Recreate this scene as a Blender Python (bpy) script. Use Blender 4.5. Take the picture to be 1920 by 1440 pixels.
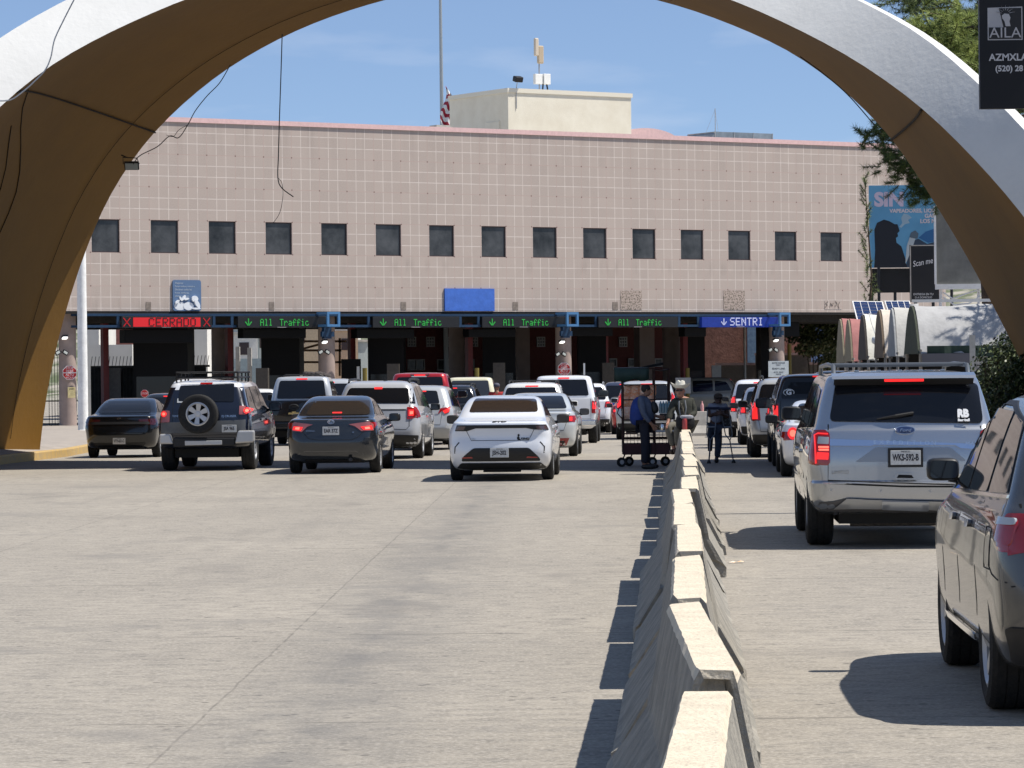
import bpy, bmesh, math, random
from mathutils import Vector, Matrix
from mathutils.bvhtree import BVHTree
random.seed(7)
rad = math.radians
S = bpy.context.scene
for o in list(bpy.data.objects): bpy.data.objects.remove(o)
COL = S.collection
# ---------------------------------------------------------------- camera
F = 6400.0; CAMZ = 1.85; ROLL = 0.0103; PITCH = 20/6400
cam_d = bpy.data.cameras.new('camera'); cam = bpy.data.objects.new('camera', cam_d); COL.objects.link(cam)
fw = Vector((0, math.cos(PITCH), -math.sin(PITCH)))
r0 = Vector((1, 0, 0)); u0 = r0.cross(fw)
rt = r0*math.cos(ROLL) - u0*math.sin(ROLL); up = rt.cross(fw)
mw = Matrix((rt, up, -fw)).transposed().to_4x4(); mw.translation = Vector((0, 0, CAMZ))
cam.matrix_world = mw
cam_d.sensor_width = 36; cam_d.lens = 36*F/1920; cam_d.clip_start = .5; cam_d.clip_end = 5000
S.camera = cam
S.render.resolution_x = 1024; S.render.resolution_y = 768
# ---------------------------------------------------------------- light
SUN_EL = rad(60)
SUN = Vector((math.cos(SUN_EL), -.02, math.sin(SUN_EL))).normalized()
w = bpy.data.worlds.new("World"); S.world = w; w.use_nodes = True
nt = w.node_tree; bg = nt.nodes['Background']
sky = nt.nodes.new('ShaderNodeTexSky'); sky.sky_type = 'NISHITA'; sky.sun_disc = False
sky.sun_elevation = SUN_EL; sky.sun_rotation = rad(90)   # rotation measured from +Y towards +X
sky.altitude = 2500; sky.air_density = .75; sky.dust_density = 0; sky.ozone_density = 4.0
# faint high cirrus, mixed into the sky by direction
tc = nt.nodes.new('ShaderNodeTexCoord'); mp = nt.nodes.new('ShaderNodeMapping'); mp.inputs['Scale'].default_value = (14, 14, 60)
mp.inputs['Location'].default_value = (.3, 0, .9)
nz = nt.nodes.new('ShaderNodeTexNoise'); nz.inputs['Scale'].default_value = 1.0; nz.inputs['Detail'].default_value = 5
rp = nt.nodes.new('ShaderNodeMapRange'); rp.inputs[1].default_value = .55; rp.inputs[2].default_value = .85; rp.inputs[3].default_value = .03; rp.inputs[4].default_value = .3
mx = nt.nodes.new('ShaderNodeMix'); mx.data_type = 'RGBA'; mx.inputs[7].default_value = (9.0, 9.2, 10, 1)
L = nt.links.new
L(tc.outputs['Generated'], mp.inputs[0]); L(mp.outputs[0], nz.inputs[0]); L(nz.outputs[0], rp.inputs[0])
hz = nt.nodes.new('ShaderNodeMix'); hz.data_type = 'RGBA'; hz.inputs[0].default_value = .20; hz.inputs[7].default_value = (4.3, 6.3, 10.4, 1)
L(sky.outputs[0], hz.inputs[6]); L(rp.outputs[0], mx.inputs[0]); L(hz.outputs[2], mx.inputs[6]); L(mx.outputs[2], bg.inputs[0])
bg.inputs[1].default_value = .086
sl = bpy.data.lights.new('sun', 'SUN'); sl.energy = 5.0; sl.angle = rad(.5); sl.color = (1, .95, .87)
so = bpy.data.objects.new('sun', sl); COL.objects.link(so); so.rotation_euler = SUN.to_track_quat('Z', 'Y').to_euler()
S.view_settings.view_transform = 'Standard'; S.view_settings.look = 'None'; S.view_settings.exposure = .27; S.view_settings.gamma = 1
S.render.engine = 'CYCLES'
S.cycles.max_bounces = 6; S.cycles.glossy_bounces = 3; S.cycles.diffuse_bounces = 2

# ---------------------------------------------------------------- helpers
def ray(px, py): return fw + rt*((px-960)/F) + up*((720-py)/F)
def W(px, py, D):                    # world point at forward distance D seen at photograph pixel
    d = ray(px, py); return Vector((0, 0, CAMZ)) + d*(D/d.y)
def gz(y):                           # height of the carriageway at distance y
    return -.0062*(min(max(y, 70), 139)-70)
def GX(px, D): return (px-960)/F*D
def tag(o, label=None, cat=None, group=None, kind=None):
    if label: o['label'] = label
    if cat: o['category'] = cat
    if group: o['group'] = group
    if kind: o['kind'] = kind
    return o
def empty(name, loc=(0, 0, 0), rz=0, label=None, cat=None, group=None, kind=None):
    o = bpy.data.objects.new(name, None); COL.objects.link(o); o.location = loc; o.rotation_euler = (0, 0, rz)
    o.empty_display_size = .2
    return tag(o, label, cat, group, kind)
def copy_tree(o, parent=None, top=True):
    c = o.copy(); COL.objects.link(c); c.parent = parent
    for ch in [x for x in COL.objects if x.parent == o]: copy_tree(ch, c, False)
    return c

MATS = {}
def mat(name, col, rough=.6, metal=0, spec=.5, var=0, vscale=8, bump=0, bscale=60, emit=None, estr=1, coat=0, trans=0, col2=None, detail=6, vlo=.35, vhi=.7, ior=1.45):
    if name in MATS: return MATS[name]
    m = bpy.data.materials.new(name); m.use_nodes = True; t = m.node_tree; b = t.nodes['Principled BSDF']
    c4 = (*col, 1); b.inputs['Base Color'].default_value = c4
    b.inputs['Roughness'].default_value = rough; b.inputs['Metallic'].default_value = metal
    b.inputs['Specular IOR Level'].default_value = spec; b.inputs['IOR'].default_value = ior
    b.inputs['Coat Weight'].default_value = coat; b.inputs['Coat Roughness'].default_value = .03
    b.inputs['Transmission Weight'].default_value = trans
    if emit: b.inputs['Emission Color'].default_value = (*emit, 1); b.inputs['Emission Strength'].default_value = estr
    if var or bump or col2:
        tc = t.nodes.new('ShaderNodeTexCoord')
    if var or col2:
        n = t.nodes.new('ShaderNodeTexNoise'); n.inputs['Scale'].default_value = vscale; n.inputs['Detail'].default_value = detail; n.inputs['Roughness'].default_value = .65
        t.links.new(tc.outputs['Object'], n.inputs[0])
        r = t.nodes.new('ShaderNodeMapRange'); r.inputs[1].default_value = vlo; r.inputs[2].default_value = vhi
        t.links.new(n.outputs[0], r.inputs[0])
        k = t.nodes.new('ShaderNodeMix'); k.data_type = 'RGBA'
        lo = tuple(max(0, c*(1-var)) for c in col); hi = tuple(min(1, c*(1+var)) for c in col)
        if col2: lo, hi = col, col2
        k.inputs[6].default_value = (*lo, 1); k.inputs[7].default_value = (*hi, 1)
        t.links.new(r.outputs[0], k.inputs[0]); t.links.new(k.outputs[2], b.inputs['Base Color'])
    if bump:
        n2 = t.nodes.new('ShaderNodeTexNoise'); n2.inputs['Scale'].default_value = bscale; n2.inputs['Detail'].default_value = 5
        t.links.new(tc.outputs['Object'], n2.inputs[0])
        bp = t.nodes.new('ShaderNodeBump'); bp.inputs['Strength'].default_value = bump; bp.inputs['Distance'].default_value = .02
        t.links.new(n2.outputs[0], bp.inputs['Height']); t.links.new(bp.outputs[0], b.inputs['Normal'])
    MATS[name] = m; return m

class MB:
    def __init__(s): s.v = []; s.f = []; s.m = []
    def add(s, vs, fs, mi=0):
        n = len(s.v); s.v += [tuple(v) for v in vs]; s.f += [tuple(i+n for i in f) for f in fs]; s.m += [mi]*len(fs); return s
    def box(s, c, d, mi=0, rz=0, M=None):
        hx, hy, hz = d[0]/2, d[1]/2, d[2]/2
        vs = [Vector((x*hx, y*hy, z*hz)) for z in (-1, 1) for y in (-1, 1) for x in (-1, 1)]
        if rz: vs = [Matrix.Rotation(rz, 3, 'Z') @ v for v in vs]
        if M: vs = [M @ v for v in vs]
        c = Vector(c)
        return s.add([v+c for v in vs], [(0, 2, 3, 1), (4, 5, 7, 6), (0, 1, 5, 4), (2, 6, 7, 3), (0, 4, 6, 2), (1, 3, 7, 5)], mi)
    def b2(s, lo, hi, mi=0):
        return s.box([(a+b)/2 for a, b in zip(lo, hi)], [b-a for a, b in zip(lo, hi)], mi)
    def tube(s, pts, r, n=8, mi=0, cap=True):
        pts = [Vector(p) for p in pts]; rs = r if isinstance(r, (list, tuple)) else [r]*len(pts)
        vs = []; fs = []; prev = None
        for i, p in enumerate(pts):
            a = pts[max(0, i-1)]; b = pts[min(len(pts)-1, i+1)]; t = (b-a).normalized()
            if prev is None:
                x = t.orthogonal().normalized()
            else:
                x = (prev-t*prev.dot(t)).normalized()
            prev = x; y = t.cross(x)
            for k in range(n):
                an = 2*math.pi*k/n; vs.append(p+(x*math.cos(an)+y*math.sin(an))*rs[i])
        for i in range(len(pts)-1):
            for k in range(n):
                a = i*n+k; b = i*n+(k+1) % n; fs.append((a, b, b+n, a+n))
        if cap:
            fs.append(tuple(reversed(range(n)))); fs.append(tuple(range((len(pts)-1)*n, len(pts)*n)))
        return s.add(vs, fs, mi)
    def bar(s, p0, p1, wd, mi=0):
        p0, p1 = Vector(p0), Vector(p1); return s.tube([p0, p1], wd*.707, 4, mi)
    def lathe(s, prof, n=24, mi=0, M=None, closed=False):   # prof [(r, z)] around z
        vs = []; fs = []
        for r, z in prof:
            for k in range(n):
                a = 2*math.pi*k/n; vs.append(Vector((r*math.cos(a), r*math.sin(a), z)))
        m = len(prof)
        for i in range(m-1 if not closed else m):
            j = (i+1) % m
            for k in range(n):
                k2 = (k+1) % n; fs.append((i*n+k, i*n+k2, j*n+k2, j*n+k))
        if M: vs = [M @ v for v in vs]
        return s.add(vs, fs, mi)
    def prism(s, poly, d, M=None, mi=0):        # poly in xy, thickness from z=0 to d, transformed by M
        n = len(poly); vs = [Vector((x, y, 0)) for x, y in poly]+[Vector((x, y, d)) for x, y in poly]
        if M: vs = [M @ v for v in vs]
        return s.add(vs, [tuple(reversed(range(n))), tuple(range(n, 2*n))]+[(i, (i+1) % n, (i+1) % n+n, i+n) for i in range(n)], mi)
    def grid(s, rows, closed=False, mi=0, close_u=False):
        n = len(rows[0]); vs = [p for r in rows for p in r]; fs = []
        R = len(rows)
        for i in range(R if closed else R-1):
            j = (i+1) % R
            for k in range(n if close_u else n-1):
                k2 = (k+1) % n
                fs.append((i*n+k, i*n+k2, j*n+k2, j*n+k))
        return s.add(vs, fs, mi)
    def build(s, name, mats, parent=None, smooth=False, bevel=0, loc=None, rz=0, angle=35):
        me = bpy.data.meshes.new(name); me.from_pydata(s.v, [], s.f); me.update()
        if not isinstance(mats, (list, tuple)): mats = [mats]
        for m in mats: me.materials.append(m)
        me.polygons.foreach_set('material_index', s.m)
        o = bpy.data.objects.new(name, me); COL.objects.link(o)
        bm = bmesh.new(); bm.from_mesh(me); bmesh.ops.recalc_face_normals(bm, faces=bm.faces[:]); bm.to_mesh(me); bm.free()
        if smooth:
            me.polygons.foreach_set('use_smooth', [True]*len(me.polygons))
            if angle: me.set_sharp_from_angle(angle=rad(angle))
        if bevel:
            md = o.modifiers.new('bevel', 'BEVEL'); md.width = bevel; md.segments = 2; md.limit_method = 'ANGLE'; md.angle_limit = rad(40)
        if parent: o.parent = parent
        if loc is not None: o.location = loc
        if rz: o.rotation_euler = (0, 0, rz)
        return o

FONT = bpy.data.curves.new('f', 'FONT').font
def text(name, body, size, m, parent=None, M=None, depth=.002, align='CENTER', bold=0, sx=1, shear=0, space=1, mats=None):
    """lettering as a mesh; lies in local xy plane, then transformed by M"""
    c = bpy.data.curves.new(name, 'FONT'); c.body = body; c.size = size; c.align_x = align; c.align_y = 'CENTER'
    c.extrude = depth; c.offset = bold; c.shear = shear; c.space_character = space; c.resolution_u = 3; c.space_line = .95
    o = bpy.data.objects.new(name, c); COL.objects.link(o)
    dg = bpy.context.evaluated_depsgraph_get(); me = bpy.data.meshes.new_from_object(o.evaluated_get(dg))
    bpy.data.objects.remove(o); bpy.data.curves.remove(c)
    T = Matrix.Diagonal((sx, 1, 1, 1))
    me.transform((M @ T) if M else T)
    me.materials.clear(); me.materials.append(m)
    r = bpy.data.objects.new(name, me); COL.objects.link(r); r.parent = parent; me.name = name
    return r
def FR(loc, rz=0, tilt=0):     # frame for things facing -Y (local y up)
    return Matrix.Translation(Vector(loc)) @ Matrix.Rotation(rz, 4, 'Z') @ Matrix.Rotation(rad(90)+tilt, 4, 'X')

# ---------------------------------------------------------------- plain materials
M_black = mat('black_plastic', (.012, .012, .013), .5)
M_dark = mat('dark_metal', (.03, .03, .033), .5, .3, var=.3)
M_steel = mat('galvanised', (.45, .46, .47), .45, .6, var=.15)
M_white = mat('white_paint', (.78, .78, .76), .5, var=.06)
M_chrome = mat('chrome', (.8, .8, .8), .12, 1)
M_conc = mat('barrier_concrete_shaded', (.18, .17, .148), .9, var=.13, vscale=4, bump=.8, bscale=40, col2=(.36, .33, .275), detail=10)  # block sides: their shade is put into this darker colour
M_conct = mat('barrier_top_sunlit_cream', (.55, .48, .37), .9, vscale=7, bump=.7, bscale=45, col2=(.70, .61, .47), detail=10)  # block tops: cream, with the sunlight put into the brighter colour
M_concd = mat('pale_concrete', (.5, .47, .42), .9, var=.15, vscale=3, bump=.4)
M_wht = mat('white_lettering', (.85, .85, .85), .5)
M_red = mat('red_sign', (.5, .03, .03), .4, var=.12)
# ================================================================ SETTING
def node_ground():
    m = bpy.data.materials.new('worn_concrete_road'); m.use_nodes = True; t = m.node_tree; b = t.nodes['Principled BSDF']
    N = t.nodes.new; K = t.links.new
    tc = N('ShaderNodeTexCoord'); sp = N('ShaderNodeSeparateXYZ'); K(tc.outputs['Object'], sp.inputs[0])
    def noise(sc, det=6, scale=(1, 1, 1), ro=.6):
        mp = N('ShaderNodeMapping'); mp.inputs['Scale'].default_value = scale; K(tc.outputs['Object'], mp.inputs[0])
        n = N('ShaderNodeTexNoise'); n.inputs['Scale'].default_value = sc; n.inputs['Detail'].default_value = det; n.inputs['Roughness'].default_value = ro
        K(mp.outputs[0], n.inputs[0]); return n.outputs[0]
    def rng(x, a, b_, c, d):
        r = N('ShaderNodeMapRange'); K(x, r.inputs[0]); [setattr(r.inputs[i+1], 'default_value', v) for i, v in enumerate((a, b_, c, d))]; return r.outputs[0]
    def mth(op, a, b_=None, c=None):
        q = N('ShaderNodeMath'); q.operation = op
        for i, x in enumerate((a, b_, c)):
            if x is None: continue
            if hasattr(x, 'links'): K(x, q.inputs[i])
            else: q.inputs[i].default_value = x
        return q.outputs[0]
    def mix(f, a, c):
        k = N('ShaderNodeMix'); k.data_type = 'RGBA'
        if hasattr(f, 'links'): K(f, k.inputs[0])
        else: k.inputs[0].default_value = f
        for i, x in ((6, a), (7, c)):
            if hasattr(x, 'links'): K(x, k.inputs[i])
            else: k.inputs[i].default_value = (*x, 1)
        return k.outputs[2]
    base = mix(rng(noise(.25, 4), .35, .68, 0, 1), (.275, .248, .208), (.35, .315, .262))
    base = mix(rng(noise(7, 10, (.6, 1, 1), .8), .36, .56, 0, 1), (.175, .161, .14), base)
    base = mix(rng(noise(34, 4), .46, .66, 0, .6), base, (.46, .42, .365))
    # dark pits and chips
    vo = N('ShaderNodeTexVoronoi'); vo.inputs['Scale'].default_value = 5.5; vo.inputs['Randomness'].default_value = 1; K(tc.outputs['Object'], vo.inputs[0])
    pit = mth('MULTIPLY', rng(vo.outputs['Distance'], .10, .17, 1, 0), rng(noise(1.1, 2), .44, .58, 0, .85))
    base = mix(pit, base, (.10, .09, .08))
    # skid / stain patches, broad along the lanes
    st = rng(noise(.5, 5, (1, .5, 1)), .58, .75, 0, .55)
    base = mix(st, base, (.15, .138, .125))
    u = mth('SUBTRACT', sp.outputs[0], mth('MULTIPLY', sp.outputs[1], .018))
    # worn darker band right of the joint
    bd = mth('MULTIPLY', rng(mth('ABSOLUTE', mth('ADD', u, 1.42)), 0, .75, 1, 0), rng(noise(2.2, 5, (1, .5, 1)), .35, .65, .1, .62))
    base = mix(bd, base, (.13, .128, .125))
    # longitudinal joints every 4.12 m, wavering a little
    uu = mth('ADD', u, mth('MULTIPLY', noise(1.4, 6), .045))
    fr = mth('FRACT', mth('DIVIDE', mth('ADD', uu, 2.01+412), 4.12))
    dj = mth('MINIMUM', fr, mth('SUBTRACT', 1, fr))
    jt = mth('MULTIPLY', mth('MULTIPLY', rng(dj, .0010, .0026, .6, 0), rng(noise(3, 4), .35, .6, .25, .95)), rng(u, .3, .4, 1, 0))
    base = mix(jt, base, (.10, .09, .08))
    fy = mth('FRACT', mth('DIVIDE', mth('ADD', sp.outputs[1], mth('MULTIPLY', noise(.8, 4), .3)), 6.1))
    dy = mth('MINIMUM', fy, mth('SUBTRACT', 1, fy))
    jy = mth('MULTIPLY', rng(dy, .002, .007, .6, 0), rng(noise(1.3, 3), .4, .6, .1, 1))
    base = mix(jy, base, (.10, .092, .08))
    # tyre wear tracks along the lanes, oil drips and a few sweeping scuffs
    for off_, wd_, am_ in ((-3.3, .28, .22), (-4.9, .28, .22), (-7.3, .3, .2), (3.0, .28, .2), (4.6, .28, .2)):
        tk = mth('MULTIPLY', rng(mth('ABSOLUTE', mth('ADD', u, -off_)), 0, wd_, 1, 0), rng(noise(1.7, 6, (1, .12, 1), .7), .4, .65, 0, am_))
        base = mix(tk, base, (.16, .15, .14))
    sc = rng(noise(.33, 9, (1, 1.6, 1), .72), .57, .64, 0, .5); base = mix(sc, base, (.21, .195, .175))
    vd = N('ShaderNodeTexVoronoi'); vd.inputs['Scale'].default_value = .9; K(tc.outputs['Object'], vd.inputs[0])
    base = mix(mth('MULTIPLY', rng(vd.outputs['Distance'], .03, .13, .55, 0), rng(noise(.6, 3), .5, .6, 0, 1)), base, (.11, .10, .09))
    K(base, b.inputs['Base Color']); b.inputs['Roughness'].default_value = .85; b.inputs['Specular IOR Level'].default_value = .3
    bp = N('ShaderNodeBump'); bp.inputs['Strength'].default_value = .5; bp.inputs['Distance'].default_value = .01; K(noise(45, 6), bp.inputs['Height']); K(bp.outputs[0], b.inputs['Normal'])
    return m
ys = [-60, 0, 30, 60, 70, 80, 100, 120, 139, 160, 200, 300, 600, 1500]
xs = [-900, -60, -20, 0, 20, 60, 900]
g = MB(); g.grid([[(x, y, gz(y)) for x in xs] for y in ys]); tag(g.build('road', node_ground()), kind='structure')

# left sidewalk with painted kerb
M_side = mat('sidewalk_concrete', (.33, .29, .25), .9, var=.2, vscale=2, bump=.3)
M_kerb = mat('yellow_kerb_paint', (.52, .34, .10), .8, var=.3, vscale=6, col2=(.36, .27, .16))
pl = [(-11.6, 40), (-11.4, 60), (-11.15, 76), (-10.95, 84), (-11.3, 92), (-13.2, 108), (-15.5, 132), (-17.2, 150)]
sw = MB(); rows = []
for (x, y) in pl:
    z = gz(y); rows.append([(x, y, z-.1), (x, y, z+.17), (x-.02, y, z+.2), (x-.16, y, z+.2)])
ke = MB(); ke.grid(rows); tag(ke.build('kerb', M_kerb), kind='structure')
sw.grid([[(x-.16, y, gz(y)+.2), (x-.8, y, gz(y)+.26), (x-1.6, y, gz(y)+.3), (x-30, y, gz(y)+.3)] for x, y in pl])
tag(sw.build('sidewalk', M_side), kind='structure')
# far-right sidewalk under the stalls
s2 = MB(); s2.grid([[(x, y, gz(y)-.1), (x, y, gz(y)+.15), (x+30, y, gz(y)+.15)] for x, y in [(8.6, 55), (9.4, 72), (11.5, 105), (14.6, 140), (17, 160)]])
tag(s2.build('sidewalk', M_side), kind='structure')

# ---------------------------------------------------------------- barriers
blocks = [(8.0, .385, 11.25, .631), (11.85, .705, 15.4, .765), (15.8, .807, 19.3, .983), (19.9, 1.024, 23.25, 1.187), (23.35, 1.167, 26.95, 1.344),
          (27.05, 1.352, 30.3, 1.483), (30.6, 1.579, 33.8, 1.74), (34.3, 1.80, 37.3, 1.926), (37.5, 1.95, 40.2, 2.08), (40.4, 2.11, 43.1, 2.187),
          (43.4, 2.24, 46.5, 2.373), (46.8, 2.39, 50.9, 2.6), (51.1, 2.6, 55.1, 2.79), (55.3, 2.8, 58.9, 2.96), (59.1, 3.0, 62.4, 3.17)]
ORD = ['nearest', 'second nearest', 'third nearest', 'fourth nearest', 'fifth nearest', 'sixth nearest', 'seventh nearest', 'eighth nearest', 'ninth nearest', 'tenth nearest',
       'eleventh from the near end', 'twelfth from the near end', 'fourth from the far end', 'third from the far end', 'farthest but one']
def barrier(ya, xa, yb, xb, zg, idx, h=.81, name='concrete_barrier'):
    rnd = random.Random(idx*13+5)
    Lb = math.hypot(yb-ya, xb-xa); rz = -math.atan2(xb-xa, yb-ya)
    prof = [(-.36, 0), (-.36, .09), (-.33, .12), (-.175, .36), (-.165, .39), (-.085, h-.03), (-.07, h), (.07, h), (.085, h-.03), (.165, .39), (.175, .36), (.30, .12), (.33, .09), (.33, 0)]
    n = 22; bmv = []
    for i in range(n+1):
        t = i/n; y = t*Lb; row = []
        for (x, z) in prof:
            e = min(i, n-i); ch = 0
            if e == 0: ch = rnd.uniform(0, .05) if rnd.random() < .6 else 0
            jj = .0025 if e else .010
            row.append((x+rnd.uniform(-jj, jj)-(ch*.5 if x > 0 else -ch*.5), y+(ch if i == 0 else -ch if i == n else 0)*.8, max(0, z-(ch*.5 if z > .3 else 0)+(rnd.uniform(-jj, jj)*.7 if z > 0.05 else 0))))
        bmv.append(row)
    b = MB(); b.grid(bmv, close_u=True); k = len(prof)
    # recessed end with the vertical key slot
    for base_i, sgn in ((0, 1), (n*k, -1)):
        pts = [Vector(b.v[base_i+q]) for q in range(k)]
        c = Vector((0, pts[0].y, h*.45)); m_ = len(b.v)
        inner = [Vector((p.x*.8, p.y, .05+(p.z)*.9)) for p in pts]
        deep = [Vector((p.x*.45, p.y+sgn*.05, .08+p.z*.86)) for p in pts]
        b.v += [tuple(v) for v in inner+deep]
        for q in range(k):
            q2 = (q+1) % k
            b.f.append((base_i+q, base_i+q2, m_+q2, m_+q)); b.f.append((m_+q, m_+q2, m_+k+q2, m_+k+q)); b.m += [0, 0]
        b.f.append(tuple(m_+k+q for q in range(k))); b.m.append(0)
    for q_, f_ in enumerate(b.f):
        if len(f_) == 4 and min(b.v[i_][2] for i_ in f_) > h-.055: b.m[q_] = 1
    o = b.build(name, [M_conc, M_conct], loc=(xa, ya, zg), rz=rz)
    return o
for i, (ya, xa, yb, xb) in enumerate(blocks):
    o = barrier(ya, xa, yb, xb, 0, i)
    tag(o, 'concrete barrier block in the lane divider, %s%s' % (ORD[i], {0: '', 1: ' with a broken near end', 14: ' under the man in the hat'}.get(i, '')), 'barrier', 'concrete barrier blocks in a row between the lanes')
o = barrier(120.6, 5.9, 120.9, 7.3, gz(120), 40); tag(o, 'short sunlit concrete barrier block standing crosswise ahead, with a bottle on top', 'barrier')
o.rotation_euler = (0, 0, 0); o.scale = (1, 1, 1); bpy.data.objects.remove(o)
xb0 = MB(); pr = [(-.3, 0), (-.3, .09), (-.16, .34), (-.085, .8), (.085, .8), (.16, .34), (.3, .09), (.3, 0)]
xb0.grid([[(x, y, z) for (y, z) in pr] for x in (-.9, -.2, .5, 1.5)], close_u=True); xb0.f += [tuple(range(8)), tuple(range(24, 32))]; xb0.m += [0, 0]
o = xb0.build('concrete_barrier', M_concd, loc=(5.0, 112, gz(112)), bevel=.01)
tag(o, 'pale sunlit concrete barrier standing crosswise behind the man with crutches', 'barrier')
bt = MB(); bt.lathe([(.001, 0), (.04, 0), (.042, .14), (.03, .18), (.014, .21), (.014, .25), (.001, .25)], 12)
o = bt.build('bottle', mat('pink_drink', (.7, .35, .33), .2), loc=(GX(1316, 112), 112, gz(112)+.8), smooth=True); o.scale = (1.3, 1.3, 1.35)
tag(o, 'small pinkish drink bottle standing on the crosswise concrete barrier', 'bottle')

# ---------------------------------------------------------------- litter
for (px, y, c, lab) in [(1378, 1053, (.8, .78, .7), 'crumpled white and orange food wrapper on the road right of the barriers'), (1008, 885, (.75, .73, .7), None)]:
    if lab:
        D = F*CAMZ/(y-693); b = MB()
        b.grid([[(i*.035-.07+random.uniform(-.01, .01), j*.025-.04, random.uniform(.005, .025)) for i in range(5)] for j in range(4)])
        o = b.build('food_wrapper', mat('wrapper_paper', c, .7, col2=(.75, .35, .08), vscale=9), loc=(GX(px, D), D, 0)); tag(o, lab, 'litter')

# ---------------------------------------------------------------- ARCH
Cc = [(74, 850), (76, 827), (86, 745), (105, 652), (123, 582), (153, 489), (188, 400), (213, 353), (253, 290), (306, 228), (367, 173), (432, 123), (528, 69), (600, 38), (640, 24), (700, 5), (830, -27), (975, -40), (1120, -27), (1240, 2), (1280, 12), (1363, 42), (1447, 78), (1503, 108), (1600, 183), (1677, 263), (1723, 333), (1757, 387), (1813, 480), (1856, 560), (1885, 620), (1915, 672), (1945, 760), (1960, 860)]
Ca = [(-225, 860), (-215, 700), (-190, 560), (-150, 440), (-100, 330), (-40, 240), (0, 197), (20, 182), (90, 123), (200, 62), (340, 0), (500, -53), (680, -92), (858, -104), (1030, -92), (1210, -53), (1377, 0), (1467, 40), (1513, 63), (1567, 90), (1640, 135), (1728, 200), (1780, 250), (1827, 297), (1880, 357), (1920, 403), (1965, 470), (2010, 560), (2045, 660), (2070, 770), (2085, 900)]
Cb = [(-345, 860), (-330, 700), (-300, 520), (-250, 380), (-190, 250), (-95, 140), (0, 68), (120, 0), (300, -82), (580, -165), (865, -194), (1150, -165), (1430, -82), (1610, 0), (1680, 35), (1737, 70), (1837, 158), (1920, 240), (1990, 325), (2060, 440), (2110, 560), (2140, 700), (2155, 930)]
def resample(P, n, ipk):
    P = [Vector((a, b)) for a, b in P]
    def half(Q, m):
        d = [0]
        for a, b in zip(Q, Q[1:]): d.append(d[-1]+(b-a).length)
        out = []
        for i in range(m):
            t = d[-1]*i/(m-1); j = 0
            while j < len(d)-2 and d[j+1] < t: j += 1
            f = (t-d[j])/(d[j+1]-d[j]); out.append(Q[j].lerp(Q[j+1], f))
        for _ in range(2):
            out = [out[0]]+[(out[i-1]+out[i]*2+out[i+1])/4 for i in range(1, m-1)]+[out[-1]]
        return out
    return half(P[:ipk+1], n)[:-1]+half(P[ipk:], n)
NA = 40
rc, ra, rb = (resample(P, NA, min(range(len(P)), key=lambda i: P[i][1])) for P in (Cc, Ca, Cb))
def Dsolve(px, py, fn):
    D = 75
    for _ in range(30): p = W(px, py, D); D = .5*D+.5*fn(p)
    return W(px, py, D)
fC = lambda p: 76-.5*p.x
fA = lambda p: 68.5-.45*p.x-6.5*min(1.3, (abs(p.x-.6)/10))**2
fB = lambda p: fA(p)+.16*max(0, p.z-2)
vc = [Dsolve(p.x, p.y, fC) for p in rc]; va = [Dsolve(p.x, p.y, fA) for p in ra]; vb = [Dsolve(p.x, p.y, fB) for p in rb]
ax = Vector((.41, .91, 0))
ve = [p+ax*.9 for p in vb]
vf = []
for i, p in enumerate(vc):
    q = vc[min(i+1, len(vc)-1)]-vc[max(i-1, 0)]; nrm = Vector((-q.z, 0, q.x)).normalized()
    vf.append(p+nrm*(2.1 if p.x < 0 else 1.25))
cols = []
for i in range(len(vc)):
    e = abs(i-(NA-1))/(NA-1)                      # 0 at crown, 1 at feet
    A, C = va[i], vc[i]; out = (va[i]-Vector((.6, A.y, 3))); out.y = 0; out.normalize()
    soff = []
    for k in range(11):
        t = k/10; p = A.lerp(C, t)+out*((1.5 if C.x < 0 else .9)*math.sin(math.pi*t)*(.25+.75*e)*(1 if C.x < 0 else .25)); soff.append(p)
    cols.append((soff, [A, A.lerp(vb[i], .33), A.lerp(vb[i], .67), vb[i]], [vb[i], ve[i]], [ve[i], vf[i]], [vf[i], C]))
M_archw = mat('arch_white_plaster', (.56, .56, .545), .8, var=.07, vscale=1.3, bump=.35, bscale=9, col2=(.61, .61, .595), detail=9)
M_archo = mat('arch_ochre_plaster', (.18, .086, .004), .75, var=.12, vscale=.7, bump=.3, bscale=6, col2=(.155, .073, .0035), detail=9)
root = empty('gateway_arch', (0, 76, 0), label='huge concrete gateway arch over the road, white front face and dark ochre underside', cat='arch')
def shift(rows): return [[p-Vector((0, 76, 0)) for p in r] for r in rows]
b = MB(); b.grid(shift([c[0] for c in cols])); b.grid(shift([c[4] for c in cols])); b.build('soffit', M_archo, root, smooth=True, angle=50)
b = MB(); b.grid(shift([c[1] for c in cols])); b.grid(shift([c[2] for c in cols])); b.grid(shift([c[3] for c in cols])); b.build('front_face', M_archw, root, smooth=True, angle=40)
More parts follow.
